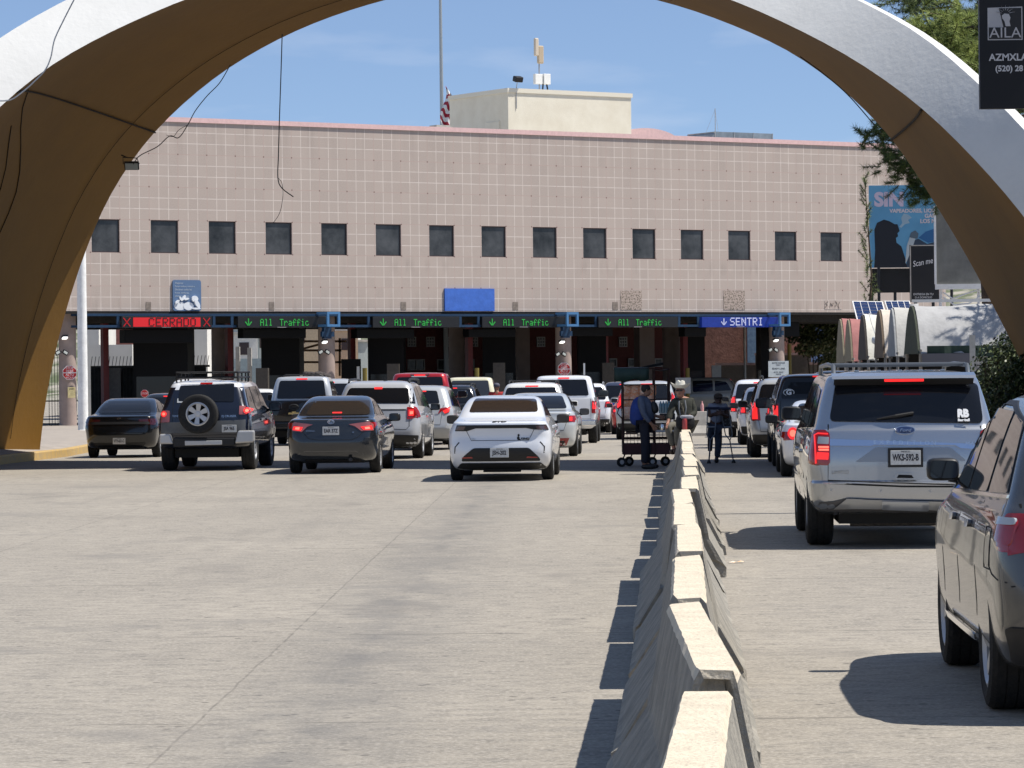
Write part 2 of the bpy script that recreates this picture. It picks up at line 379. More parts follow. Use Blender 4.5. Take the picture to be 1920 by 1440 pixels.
# joint grooves and applied cables over the soffit
M_groove = mat('joint_groove', (.02, .013, .006), .9)
def soffit_pt(i, t): 
    s = cols[i][0]; k = min(9, int(t*10)); return s[k].lerp(s[k+1], t*10-k)-Vector((0, 76, 0))
def nearest_i(lst, px, py):
    return min(range(len(lst)), key=lambda i: (lst[i].x-px)**2+(lst[i].y-py)**2)
b = MB()
iA = nearest_i(ra, 25, 183); iC = nearest_i(rc, 278, 250)
b.tube([soffit_pt(0, 0)*0+soffit_pt(round(iA+(iC-iA)*t/12), t/12)+Vector((.0, -.03, -.03)) for t in range(13)], .02, 5)
b.build('expansion_joint', M_groove, root); b = MB()
iA = nearest_i(ra, 1728, 200); iC = nearest_i(rc, 1677, 263)
b.tube([soffit_pt(round(iA+(iC-iA)*t/12), t/12)+Vector((-.03, -.02, -.02)) for t in range(13)], .025, 5)
b.build('expansion_joint', M_groove, root)
b = MB(); b.tube([soffit_pt(i, .9)+Vector((.02, 0, -.02)) for i in range(1, NA-8)], .008, 4); b.build('edge_seam', M_groove, root)

for t_, i0, i1 in ((.68, 2, 19), (.61, 2, 17)):
    b = MB(); b.tube([soffit_pt(i, t_-.40*max(0, (i-12)/6)**2)+Vector((.012, -.01, 0)) for i in range(i0, i1)], .012, 4); b.build('rib_groove', M_groove, root)
# loose wires hanging from the arch
M_wire = mat('black_cable', (.02, .02, .02), .6)
def wire(pts, D, r, label, name='hanging_wire', m=None, group='loose wires hanging from the arch'):
    b = MB(); P = [W(x, y, D) for x, y in pts]
    Q = []
    for i in range(len(P)-1):
        p0, p1, p2, p3 = P[max(i-1, 0)], P[i], P[i+1], P[min(i+2, len(P)-1)]
        for k in range(6):
            t = k/6; Q.append(.5*((2*p1)+(p2-p0)*t+(2*p0-5*p1+4*p2-p3)*t*t+(3*p1-p0-3*p2+p3)*t**3))
    Q.append(P[-1]); b.tube(Q, r, 5); o = b.build(name, m or M_wire); tag(o, label, 'wire', group); return o
wire([(529, 64), (527, 130), (524, 220), (522, 290), (521, 333), (528, 352), (550, 369)], 73.2, .012, 'black wire hanging straight down from the arch, its end curling to the right')
wire([(521, 333), (529, 345), (530, 372), (524, 400), (512, 418)], 73.1, .006, 'thin frayed wire end dangling over the gap between facade windows')
wire([(432, 121), (412, 155), (388, 180), (366, 208), (352, 234), (335, 258), (318, 255), (295, 275), (262, 292), (250, 308)], 76.4, .011, 'tangled wire sagging from the arch down to the small floodlight')
wire([(352, 234), (335, 244), (325, 256), (312, 253)], 76.3, .006, 'short loose wire loop knotted to the floodlight cable')
wire([(141, -5), (118, 40), (102, 75), (95, 108), (84, 132), (62, 155), (45, 170), (20, 187), (-10, 189)], 65, .014, 'pale cable crossing the white face at the upper left of the arch', m=M_steel)
wire([(1500, 106), (1540, 135), (1590, 178), (1640, 235)], 71.2, .012, 'dark cable slung along the right underside of the arch')
# floodlight at the arch rim
root = empty('floodlight', W(247, 308, 77.2), label='small square floodlight bracketed to the inner rim of the arch', cat='floodlight')
b = MB(); b.box((0, 0, -.03), (.33, .06, .2), M=Matrix.Rotation(.5, 3, 'X')); b.build('housing', M_black, root, bevel=.01)
b = MB(); b.box((.0, -.035, -.05), (.28, .02, .15), M=Matrix.Rotation(.5, 3, 'X')); b.build('lens', mat('lamp_glass', (.5, .53, .5), .15), root)
b = MB(); b.tube([(-.19, 0, .0), (-.2, .02, .16), (.12, .02, .14), (.17, 0, 0)], .012, 5); b.tube([(-.1, .02, .15), (-.25, .15, .22)], .015, 5); b.build('bracket', M_black, root)
# ================================================================ BORDER STATION BUILDING
TA = math.atan2(.5525, .8335)
BA = Vector((-18.15, 139.1, 0)); BX = Vector((.8335, .5525, 0)); BY = Vector((-.5525, .8335, 0))
def T(px, y=0):            # wall coordinate seen at pixel column px, at set-back y
    k = (px-960)/F; ox = BA.x+BY.x*y; oy = BA.y+BY.y*y
    return (k*oy-ox)/(.8335-.5525*k)
def BW(t, y, z): return BA+BX*t+BY*y+Vector((0, 0, z))
def ZB(px, py, y=0):       # height at pixel on plane set back y
    p = BW(T(px, y), y, 0); d = ray(px, py); return CAMZ+d.z*(p.y/d.y)
G0 = gz(200)
def facade_mat():
    m = bpy.data.materials.new('facade_tiles'); m.use_nodes = True; t = m.node_tree; b = t.nodes['Principled BSDF']
    N = t.nodes.new; K = t.links.new
    tc = N('ShaderNodeTexCoord'); sp = N('ShaderNodeSeparateXYZ'); K(tc.outputs['Object'], sp.inputs[0])
    def mth(op, a, b_=None):
        q = N('ShaderNodeMath'); q.operation = op
        for i, x in enumerate((a, b_)):
            if x is None: continue
            if hasattr(x, 'links'): K(x, q.inputs[i])
            else: q.inputs[i].default_value = x
        return q.outputs[0]
    def rng(x, a, b_, c, d):
        r = N('ShaderNodeMapRange'); K(x, r.inputs[0]); [setattr(r.inputs[i+1], 'default_value', v) for i, v in enumerate((a, b_, c, d))]; return r.outputs[0]
    def noise(sc, det=4, scale=(1, 1, 1)):
        mp = N('ShaderNodeMapping'); mp.inputs['Scale'].default_value = scale; K(tc.outputs['Object'], mp.inputs[0])
        n = N('ShaderNodeTexNoise'); n.inputs['Scale'].default_value = sc; n.inputs['Detail'].default_value = det; K(mp.outputs[0], n.inputs[0]); return n.outputs[0]
    def mix(f, a, c):
        k = N('ShaderNodeMix'); k.data_type = 'RGBA'; K(f, k.inputs[0])
        for i, x in ((6, a), (7, c)):
            if hasattr(x, 'links'): K(x, k.inputs[i])
            else: k.inputs[i].default_value = (*x, 1)
        return k.outputs[2]
    def dist(c, off, per):
        f = mth('FRACT', mth('DIVIDE', mth('ADD', c, 100*per-off), per)); return mth('MULTIPLY', mth('MINIMUM', f, mth('SUBTRACT', 1, f)), per)
    x, z = sp.outputs[0], sp.outputs[2]
    sx_, sz_ = dist(x, 2.5, 1.3605/3), dist(z, 5.61, 1.372/3)
    bx, bz = dist(x, 2.5, 1.3605), dist(z, 5.61, 1.372)
    # tone of each tile
    wn = N('ShaderNodeTexWhiteNoise'); wn.noise_dimensions = '2D'; cb = N('ShaderNodeCombineXYZ')
    K(mth('FLOOR', mth('DIVIDE', mth('ADD', x, 100*1.3605-2.5), 1.3605/3)), cb.inputs[0]); K(mth('FLOOR', mth('DIVIDE', mth('ADD', z, 100*1.372-5.61), 1.372/3)), cb.inputs[1]); K(cb.outputs[0], wn.inputs[0])
    base = mix(wn.outputs['Value'], (.435, .36, .315), (.475, .395, .345))
    base = mix(rng(noise(.35, 5, (1, 1, .25)), .35, .7, 0, .35), base, (.385, .325, .285))
    base = mix(rng(noise(22, 4), .35, .75, 0, .55), base, (.53, .45, .40))
    th = mth('MINIMUM', sx_, sz_)
    base = mix(mth('MULTIPLY', rng(th, .008, .019, .85, 0), rng(noise(3, 3), .3, .6, .55, 1)), base, (.74, .67, .61))
    tb = mth('MINIMUM', bx, bz)
    base = mix(rng(tb, .010, .020, .75, 0), base, (.40, .28, .24))
    dot = mth('MAXIMUM', bx, bz)
    base = mix(rng(dot, .022, .034, .8, 0), base, (.12, .07, .06))
    base = mix(mth('MULTIPLY', rng(z, 12.4, 10.2, .38, 0), rng(noise(1.6, 5, (1, 1, .06)), .48, .72, 0, .9)), base, (.27, .22, .19))
    base = mix(mth('MULTIPLY', rng(mth('ABSOLUTE', mth('ADD', z, -6.6)), 0, .45, .35, 0), rng(noise(2.6, 4, (1, 1, .08)), .5, .7, 0, 1)), base, (.27, .22, .19))
    # faint streaks under the bottom edge
    base = mix(mth('MULTIPLY', rng(z, 4.55, 5.6, .5, 0), rng(noise(2.4, 4, (1, 1, .15)), .5, .75, 0, .8)), base, (.2, .165, .13))
    K(base, b.inputs['Base Color']); b.inputs['Roughness'].default_value = .8
    bp = N('ShaderNodeBump'); bp.inputs['Strength'].default_value = .35; bp.inputs['Distance'].default_value = .01; K(noise(50, 4), bp.inputs['Height']); K(bp.outputs[0], b.inputs['Normal'])
    return m
M_fac = facade_mat(); M_pink = mat('pink_metal_coping', (.74, .50, .48), .5, var=.08)
M_col = mat('pinkish_column_stucco', (.36, .28, .245), .85, var=.1, vscale=2, bump=.2)
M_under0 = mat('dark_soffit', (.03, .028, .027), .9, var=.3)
M_blue = mat('blue_painted_steel', (.008, .036, .085), .5, var=.15)
M_redst = mat('red_painted_steel', (.13, .010, .010), .5, var=.2)
M_pane = mat('dark_window_glass', (.06, .062, .065), .14, 0, .4, var=.7, vscale=.55)
M_frame = mat('dark_bronze_frame', (.05, .035, .035), .5)
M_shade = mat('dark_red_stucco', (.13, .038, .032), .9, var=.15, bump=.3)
M_booth = mat('booth_cladding', (.006, .006, .007), .6, spec=.2)
B = empty('border_station', BA, TA, 'wide pink tiled border station with a row of small square windows above the car lanes', 'building')
ZBOT, ZTOP = 4.575, 12.44
tl = T(60)-2; tr = T(1775); DEP = 17
wx = [(2.5-1.30+2*1.3605*i, 2.5-.02+2*1.3605*i) for i in range(15)]; wz = (6.985, 8.35)
b = MB(); b.b2((tl, 0, ZBOT), (tr, .3, wz[0])); b.b2((tl, 0, wz[1]), (tr, .3, ZTOP))
ed = [tl]+[e for p in wx for e in p]+[tr]
for i in range(0, len(ed), 2): b.b2((ed[i], 0, wz[0]), (ed[i+1], .3, wz[1]))
b.b2((tl, .3, ZBOT+.35), (tl+.3, DEP, ZTOP)); b.b2((tr-.3, .3, ZBOT+.35), (tr, DEP, ZTOP)); b.b2((tl+.3, DEP-.3, ZBOT+.35), (tr-.3, DEP, ZTOP))
b.build('wall', M_fac, B)
b = MB(); b.b2((tl-.05, -.06, ZTOP), (tr+.05, .4, ZTOP+.2)); b.build('roof_coping', M_pink, B)
b = MB(); b.b2((tl+.3, .42, ZTOP-.9), (tr-.3, DEP-.32, ZTOP-.6)); b.build('roof', M_concd, B)
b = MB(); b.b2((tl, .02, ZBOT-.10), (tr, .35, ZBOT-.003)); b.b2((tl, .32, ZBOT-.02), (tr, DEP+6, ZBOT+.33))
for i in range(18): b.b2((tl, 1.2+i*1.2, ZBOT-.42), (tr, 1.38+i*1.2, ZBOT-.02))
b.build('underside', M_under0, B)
for i, (a, c) in enumerate(wx):
    b = MB(); b.b2((a, .06, wz[0]), (a+.04, .28, wz[1])); b.b2((c-.04, .06, wz[0]), (c, .28, wz[1])); b.b2((a+.04, .06, wz[1]-.05), (c-.04, .28, wz[1])); b.b2((a+.04, .06, wz[0]), (c-.04, .28, wz[0]+.04))
    f = b.build('window', M_frame, B)
    b = MB(); b.b2((a+.04, .075, wz[0]+.04), (c-.04, .10, wz[1]-.05)); b.build('pane', M_pane, f)
# columns
for px in (127, 613, 1057, 1457):
    t = T(px, .95); b = MB(); b.lathe([(.36, G0-.2), (.36, 1.2), (.36, 2.5), (.36, ZBOT-.1)], 32); b.build('column', M_col, B, smooth=True).location = (t, .95, 0)
for px in (418, 862, 1262):
    t = T(px, 9); b = MB(); b.lathe([(.5, G0-.2), (.5, ZBOT-.1)], 28); b.build('column', M_col, B, smooth=True).location = (t, 9, 0)
b = MB(); t = T(982, 12); b.b2((t-.38, 12, G0-.2), (t+.38, 12.7, ZBOT-.1)); b.build('pillar', M_col, B)
b = MB(); t0, t1 = T(1200, 13), T(1228, 13); b.b2((t0, 13, G0-.2), (t1, 13.5, ZBOT-.1)); b.build('pillar', M_col, B)
# inner shaded wall with windows
t0, t1 = T(757, 16), T(1318, 16)
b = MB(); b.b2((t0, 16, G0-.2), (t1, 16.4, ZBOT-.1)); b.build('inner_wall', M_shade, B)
M_wfr = mat('pale_window_frame', (.42, .40, .38), .6); M_pane2 = mat('inner_glass', (.10, .105, .10), .2, var=.6, vscale=3)
def inner_win(px, py, wpx, hpx, nx, nz):
    t = T(px, 16); z = ZB(px, py, 16); s = F/BW(t, 16, 0).y; w_ = wpx/s/.85; h_ = hpx/s; b = MB()
    for i in range(nx+1): b.box((t-w_/2+w_*i/nx, 15.96, z), (.05, .06, h_+.05))
    for i in range(nz+1): b.box((t, 15.95, z-h_/2+h_*i/nz), (w_+.05, .05, .05))
    f = b.build('inner_window', M_wfr, B); b = MB(); b.box((t, 15.985, z), (w_, .02, h_)); b.build('pane', M_pane2, f)
for px in (772, 807, 842, 888, 1014, 1168): inner_win(px, 641, 14, 17, 3, 3)
inner_win(780, 684, 30, 19, 2, 1); inner_win(834, 684, 28, 19, 2, 1)
for px in (1149, 1184, 1234): inner_win(px, 680, 13, 14, 1, 1)
b = MB(); t = T(881, 14.5); z = ZB(881, 684, 14.5); b.box((t, 14.5, z), (.55, .05, .56)); b.build('notice_board', mat('notice_paper', (.35, .36, .33), .7, var=.25, vscale=9), B)
# truss with frames
M_t = M_blue; yT = -.28
z1, z2 = ZB(960, 591, yT), ZB(960, 611, yT)
tj = [T(p, yT) for p in (150, 222, 402, 436, 620, 640, 692, 864, 900, 1068, 1082, 1118, 1274, 1312, 1465, 1480)]
b = MB()
for z in (z1, z2): b.b2((T(146, yT), yT-.04, z-.05), (T(1480, yT), yT+.04, z+.05)); b.b2((T(146, yT), yT+.5, z-.05), (T(1480, yT), yT+.58, z+.05))
b.build('truss_chord', M_t, B)
for px in (222, 402, 436, 617, 692, 864, 898, 1065, 1118, 1274, 1310, 1463):
    b = MB(); b.b2((T(px, yT)-.06, yT-.035, z2+.05), (T(px, yT)+.06, yT+.035, z1-.05)); b.build('truss_post', M_t, B)
M_lb = mat('light_blue_steel', (.07, .20, .40), .5)
for px in (626, 1074, 1472):
    t = T(px, yT-.9); b = MB(); y0 = yT-.95; h0, h1 = z2-.04, z1+.12; ww = .27
    for x in (-ww, ww): b.b2((t+x-.05, y0, h0), (t+x+.05, y0+.9, h0+.1)); b.b2((t+x-.05, y0, h1-.1), (t+x+.05, y0+.9, h1)); b.b2((t+x-.05, y0, h0+.1), (t+x+.05, y0+.1, h1-.1))
    b.b2((t-ww+.05, y0, h0), (t+ww-.05, y0+.1, h0+.1)); b.b2((t-ww+.05, y0, h1-.1), (t+ww-.05, y0+.1, h1)); b.build('bracket_frame', M_lb, B)
    b = MB(); b.b2((t-.18, y0+.5, h0-.5), (t+.18, y0+.72, h0-.02)); b.b2((t-.3, y0+.48, h0-.42), (t+.3, y0+.62, h0-.2)); b.build('column_clamp', M_blue, B)
for px in (660, 880, 1134, 1283, 430, 197): 
    t = T(px, 5); b = MB(); b.b2((t-.13, 5-.13, G0-.1), (t+.13, 5.13, ZBOT-.1)); b.build('steel_post', M_redst, B)
# LED signs
G5 = {'A': ["01110", "10001", "10001", "11111", "10001", "10001", "10001"], 'l': ["01100", "00100", "00100", "00100", "00100", "00100", "01110"], 'T': ["11111", "00100", "00100", "00100", "00100", "00100", "00100"],
      'r': ["00000", "00000", "10110", "11001", "10000", "10000", "10000"], 'a': ["00000", "00000", "01110", "00001", "01111", "10001", "01111"], 'f': ["00110", "01001", "01000", "11110", "01000", "01000", "01000"],
      'i': ["00100", "00000", "01100", "00100", "00100", "00100", "01110"], 'c': ["00000", "00000", "01110", "10000", "10000", "10001", "01110"], ' ': ["000"]*7,
      'C': ["01110", "10001", "10000", "10000", "10000", "10001", "01110"], 'E': ["11111", "10000", "10000", "11110", "10000", "10000", "11111"], 'R': ["11110", "10001", "10001", "11110", "10100", "10010", "10001"],
      'D': ["11110", "10001", "10001", "10001", "10001", "10001", "11110"], 'O': ["01110", "10001", "10001", "10001", "10001", "10001", "01110"], 'S': ["01111", "10000", "10000", "01110", "00001", "00001", "11110"],
      'N': ["10001", "11001", "10101", "10101", "10011", "10001", "10001"], 'I': ["01110", "00100", "00100", "00100", "00100", "00100", "01110"],
      'X': ["10001", "10001", "01010", "00100", "01010", "10001", "10001"], 'v': ["00100", "00100", "00100", "10101", "01110", "00100", "00000"]}
def dots(b, s, x0, z0, pit, y, sz=None, gap=1, pz=None):
    x = x0; sz = sz or pit*.9; pz = pz or pit
    for ch in s:
        g = G5[ch]
        for r, row in enumerate(g):
            for c, v in enumerate(row):
                if v == '1': b.box((x+c*pit, y, z0+(6-r)*pz), (sz, .02, sz*pz/pit))
        x += (len(g[0])+gap)*pit
    return x
M_grn = mat('green_led', (.02, .2, .04), .5, emit=(.04, .55, .08), estr=.32)
M_rled = mat('red_led', (.3, .01, .01), .5, emit=(.70, .008, .02), estr=.45)
M_wled = mat('pale_led', (.3, .3, .4), .5, emit=(.5, .55, .8), estr=.5)
M_face = mat('sign_face_black', (.012, .012, .013), .35)
M_bface = mat('sign_face_blue', (.008, .025, .20), .35, var=.2, emit=(.01, .03, .25), estr=.25)
def led(px0, px1, kind, label):
    y = yT-.14; t0, t1 = T(px0, y), T(px1, y); zc = ZB((px0+px1)/2, 604, y); hh = .235
    e = empty('lane_sign', BW(t0, y, zc), TA, label, 'sign', 'electronic lane signs over the car lanes')
    w_ = t1-t0
    b = MB(); b.b2((0, -.02, -hh), (w_, .26, hh)); b.build('cabinet', M_bface if kind == 'S' else M_face, e, bevel=.01)
    yy = -.035
    if kind == 'G':
        b = MB(); pit = .0345; dots(b, 'All', w_*.25, -.13, pit, yy, gap=1, pz=.041); dots(b, 'Traffic', w_*.47, -.13, pit, yy, gap=1, pz=.041); b.build('lettering', M_grn, e)
        b = MB()
        for k in range(5): b.box((w_*.115, yy, .13-k*.05), (.045, .02, .04))
        for k in range(4): b.box((w_*.115-.035*(k+.3)-.02, yy, -.14+k*.04+.02), (.045, .02, .045)); b.box((w_*.115+.035*(k+.3)+.02, yy, -.14+k*.04+.02), (.045, .02, .045))
        b.build('down_arrow', M_grn, e)
    if kind == 'S':
        b = MB(); dots(b, 'SENTRI', w_*.36, -.13, .052, yy, gap=1.3); b.build('lettering', M_wled, e)
        b = MB()
        for k in range(5): b.box((w_*.275, yy, .15-k*.05), (.05, .02, .045))
        for k in range(4): b.box((w_*.275-.035*(k+.3)-.02, yy, -.13+k*.04+.02), (.04, .02, .045)); b.box((w_*.275+.035*(k+.3)+.02, yy, -.13+k*.04+.02), (.04, .02, .045))
        b.build('down_arrow', M_wled, e)
    if kind == 'X':
        b = MB(); b.b2((w_*.125, -.04, -.19), (w_*.87, -.021, .19)); b.build('red_panel', M_rled, e)
        b = MB(); dots(b, 'CERRADO', w_*.30, -.155, .052, -.05, gap=1.2); b.build('lettering', M_black, e)
        for xx in (.055, .94):
            b = MB()
            for k in range(9):
                for sg in (-1, 1): b.box((w_*xx+sg*(k-4)*.035, yy, (k-4)*.04), (.034, .02, .036))
            b.build('red_cross', M_rled, e)
    b = MB(); b.b2((w_*.44, -.03, -.225), (w_*.54, -.021, -.205)); b.build('maker_strip', mat('sign_strip', (.35, .35, .35), .6), e)
led(229, 398, 'X', 'red electronic sign reading CERRADO between two red crosses')
led(447, 613, 'G', 'green All Traffic lane sign directly right of the red CERRADO sign')
led(700, 862, 'G', 'green All Traffic lane sign above the red pickup, second of the four green ones')
led(905, 1062, 'G', 'green All Traffic lane sign above the white sedan, third of the four green ones')
led(1123, 1272, 'G', 'green All Traffic lane sign directly left of the blue SENTRI sign')
led(1317, 1463, 'S', 'blue electronic sign reading SENTRI with a down arrow')
# booths and dark hanging housings
def booth(px0, px1, y, ztop, label, d=3.2):
    D_ = BW(T(px0, y), y, 0).y; X0_ = W(px0, 700, D_).x; e = empty('inspection_booth', (X0_, D_, G0), 0, label, 'booth', 'dark inspection booths under the building')
    w_ = W(px1, 700, D_).x-X0_; h = ztop-G0
    b = MB(); b.b2((0, 0, 0), (w_, d, 1.1)); b.b2((0, 0, 2.3), (w_, d, h))
    for x in (0, w_-.12): b.b2((x, 0, 1.1), (x+.12, .12, 2.3)); b.b2((x, d-.12, 1.1), (x+.12, d, 2.3))
    b.build('cladding', M_booth, e)
    b = MB(); b.b2((.12, .03, 1.1), (w_-.12, .06, 2.3)); b.b2((.03, .12, 1.1), (.06, d-.12, 2.3)); b.b2((w_-.06, .12, 1.1), (w_-.03, d-.12, 2.3)); b.build('window', mat('booth_glass', (.012, .013, .016), .1), e)
booth(250, 352, 4, 4.4, 'black inspection booth behind the fence under the CERRADO sign')
booth(490, 562, 4, 4.4, 'black inspection booth under the first green lane sign')
booth(690, 757, 4, 4.4, 'black inspection booth left of the dark red windowed wall')
booth(905, 967, 5, 4.4, 'black inspection booth behind the white sedan, under the third green sign')
booth(1085, 1137, 5, 4.4, 'black inspection booth behind the snack cart')
booth(1285, 1322, 5, 4.4, 'narrow black inspection booth behind the man in the hat')
booth(1427, 1443, 3, 4.4, 'thin black booth left of the column with the white notice')
def housing(px0, px1, py0, py1, y, label):
    t0, t1 = T(px0, y), T(px1, y); za, zb = ZB((px0+px1)/2, py1, y), ZB((px0+px1)/2, py0, y)
    b = MB(); b.b2((t0, y, za), (t1, y+.5, zb)); o = b.build('overhead_housing', M_booth, bevel=.02); o.location = BA; o.rotation_euler = (0, 0, TA)
    tag(o, label, 'housing', 'black overhead camera housings')
for a in [(235, 363, 618, 643, .9, 'black overhead housing hung just under the CERRADO sign'), (457, 575, 617, 634, .9, 'black overhead housing under the first green lane sign'),
          (670, 778, 617, 634, .9, 'black overhead housing under the second green lane sign'), (880, 968, 617, 632, .9, 'black overhead housing under the third green lane sign'),
          (1070, 1150, 614, 630, .9, 'black overhead housing under the fourth green lane sign'), (1285, 1325, 614, 631, .9, 'small black overhead housing just left of the SENTRI sign'), (1452, 1500, 603, 631, 1.6, 'black overhead housing right of the SENTRI sign')]: housing(*a)
# small floodlights and cameras on the columns
for px, py in ((122, 633), (609, 641), (1054, 641), (1455, 638)):
    y = .5; t = T(px, y); z = ZB(px, py, y); e = empty('flood_lamp', BW(t, y, z), TA, {122: 'lit white lamp on the leftmost column', 609: 'lit white lamp on the column beside the first green sign', 1054: 'lit white lamp on the column above the stop sign near the centre', 1455: 'lit white lamp on the column right of the SENTRI sign'}[px], 'lamp', 'lamps on the front columns')
    b = MB(); b.box((0, 0, .05), (.24, .2, .07), M=Matrix.Rotation(-.4, 3, 'X')); b.build('housing', M_dark, e, bevel=.01)
    b = MB(); b.box((0, -.03, -.02), (.2, .16, .06), M=Matrix.Rotation(-.4, 3, 'X')); b.build('lens', mat('lamp_lens_lit', (.8, .8, .8), .3, emit=(.9, .9, .85), estr=1.2), e)
for px, py in ((116, 661), (608, 660), (1052, 664), (1450, 656)):
    y = .45; t = T(px, y); z = ZB(px, py, y); e = empty('floodlight_pair', BW(t, y, z), TA, {116: 'pair of small dark floodlights on the leftmost column', 608: 'pair of small dark floodlights on the column beside the first green sign', 1052: 'pair of small dark floodlights just above the stop sign near the centre', 1450: 'pair of small dark floodlights on the column above the white notice'}[px], 'floodlight', 'floodlight pairs on the front columns')
    for sg in (-1, 1):
        b = MB(); b.box((sg*.17, 0, 0), (.24, .05, .17), M=Matrix.Rotation(sg*.5, 3, 'Y')); l = b.build('lamp_head', M_black, e)
        b = MB(); b.box((sg*.17, -.03, 0), (.17, .02, .1), M=Matrix.Rotation(sg*.5, 3, 'Y')); b.build('lens', mat('lamp_glass', (.5, .53, .5), .15), l)
    b = MB(); b.tube([(0, .12, .05), (0, 0, .02)], .03, 6); b.build('bracket', M_black, e)
# facade signs
def fbox(name, px0, px1, py0, py1, m, label, cat, th=.08, rr=0):
    y = -th; t0, t1 = T(px0, y), T(px1, y); za, zb = ZB((px0+px1)/2, py1, y), ZB((px0+px1)/2, py0, y)
    w_, h_ = t1-t0, zb-za; e = empty(name, BW(t0, y, za), TA, label, cat)
    r = rr or .001; poly = []
    for (cx, cz, a0) in ((w_-r, r, -90), (w_-r, h_-r, 0), (r, h_-r, 90), (r, r, 180)):
        for k in range(5): a = rad(a0+k*22.5); poly.append((cx+r*math.cos(a), cz+r*math.sin(a)))
    b = MB(); b.prism(poly, -th+.01, M=Matrix.Rotation(rad(90), 4, 'X')); b.build('panel', m, e)
    return e, w_, h_
e, w_, h_ = fbox('traveller_notice', 326, 379, 525, 583, mat('notice_blue', (.10, .17, .30), .6, var=.08), 'rounded slate blue notice with Spanish text and white fruit and parrot shapes', 'sign', rr=.1)
Mx = lambda x, z: Matrix.Translation((x, -.004, z)) @ Matrix.Rotation(rad(90), 4, 'X')
for k, (s_, sz) in enumerate([('Viajeros:', .11), ('Eviten multas y retrasos.', .095), ('Declaren todas las', .105), ('frutas, verduras,', .1), ('plantas y carnes.', .1)]):
    text('lettering', s_, sz, mat('notice_text', (.45, .52, .6), .6), e, Mx(.10, h_-.13-k*.135), align='LEFT')
b = MB()
def blob(cx, cz, rx, rz_, n=16, rot=0):
    p = [(cx+rx*math.cos(2*math.pi*k/n)*math.cos(rot)-rz_*math.sin(2*math.pi*k/n)*math.sin(rot), cz+rx*math.cos(2*math.pi*k/n)*math.sin(rot)+rz_*math.sin(2*math.pi*k/n)*math.cos(rot)) for k in range(n)]
    b.prism(p, .004+.0007*len(b.m), M=Matrix.Rotation(rad(90), 4, 'X'))
for q in [(.33, .2, .28, .17, 0), (.72, .2, .24, .17, 0), (.5, .55, .13, .06, .9), (.36, .5, .11, .05, 2.2), (.62, .5, .12, .05, .2), (.18, .38, .12, .05, .6), (1.0, .5, .15, .13, 0), (1.1, .3, .2, .09, -1.0), (1.05, .1, .2, .04, 0)]: blob(q[0], q[1], q[2], q[3], rot=q[4])
b.build('fruit_picture', mat('notice_white', (.75, .78, .82), .6), e)
fbox('blank_blue_panel', 836, 929, 541, 583, mat('blue_tarp_panel', (.05, .15, .55), .7, var=.12, vscale=3, bump=.6, bscale=4), 'plain bright blue rectangular panel at the bottom edge of the facade', 'sign')
for (a, c, lab) in ((1165, 1205, 'rough patch of old adhesive on the facade above the fourth green sign'), (1358, 1398, 'rough patch of old adhesive on the facade above the SENTRI sign')):
    fbox('adhesive_patch', a, c, 545, 581, mat('adhesive_residue', (.16, .14, .11), .9, vscale=13, col2=(.46, .37, .32), vlo=.45, vhi=.5), lab, 'patch', th=.012)
for px in (280, 511, 758, 968, 1155): 
    fbox('stain_patch', px-5, px+5, 566, 581, mat('stain', (.24, .2, .17), .9, var=.3, vscale=8), {280: 'small grey stain on the facade left of the slate blue notice', 511: 'small grey stain on the facade above the first green sign', 758: 'small grey stain on the facade left of the blue panel', 968: 'small grey stain on the facade right of the blue panel', 1155: 'small grey stain beside the left adhesive patch'}[px], 'stain', th=.012)
e, w_, h_ = fbox('graffiti_tag', 1548, 1580, 563, 580, M_fac, 'faded illegible dark painted scrawl at the bottom right of the facade', 'graffiti', th=.012)
b = MB()
for q in ([(0, .1), (.15, .2), (.05, .3), (.2, .38)], [(.3, .1), (.35, .3), (.45, .15), (.5, .3)], [(.6, .15), (.75, .25), (.65, .38)], [(.85, .05), (.8, .2), (.9, .35)]):
    b.tube([(x, -.005, z) for x, z in q], .02, 4)
b.build('scrawl', mat('stain', (.24, .2, .17)), e)
# stop signs on columns
def stop(px, py, lines, label, y=.45, r=.31, pole=False, D=None):
    if D is None: loc = BW(T(px, y), y, ZB(px, py, y)); rz = TA
    else: loc = W(px, py, D); rz = 0
    e = empty('stop_sign', loc, rz-.35 if D is None else 0, label, 'sign')
    oc = [(math.cos(rad(22.5+45*k)), math.sin(rad(22.5+45*k))) for k in range(8)]; MR = Matrix.Rotation(rad(90), 4, 'X')
    b = MB(); b.prism([(x*r, z*r) for x, z in oc], -.02, M=MR); b.build('plate', M_wht, e)
    b = MB(); b.prism([(x*r*.93, z*r*.93) for x, z in oc], .006, M=MR); b.build('red_face', mat('stop_red', (.55, .02, .018), .5, var=.1), e)
    n = len(lines)
    for k, (s_, z, sz) in enumerate(lines): text('lettering', s_, sz*r*.92, M_wht, e, Matrix.Translation((0, -.008, z*r)) @ MR, sx=.95)
    if n > 1: b = MB(); b.b2((-r*.9, -.012, -.015), (r*.9, -.007, .015)); b.build('divider', M_wht, e)
    if pole: b = MB(); b.tube([(0, .05, -r*.5), (0, .05, -2.3)], .03, 6); b.build('post', M_steel, e)
LL = [('STOP', .62, .5), ('HERE', .22, .5), ('ALTO', -.25, .5), ('AQUI', -.65, .46)]
stop(131, 699, LL, 'red octagon reading STOP HERE ALTO AQUI on the leftmost column')
stop(1058, 692, LL, 'red octagon reading STOP HERE ALTO AQUI on the column near the centre')
stop(271, 738, [('STOP', 0, .75)], 'small round red STOP sign showing above the black sedan roof', r=.15, D=127, pole=True)
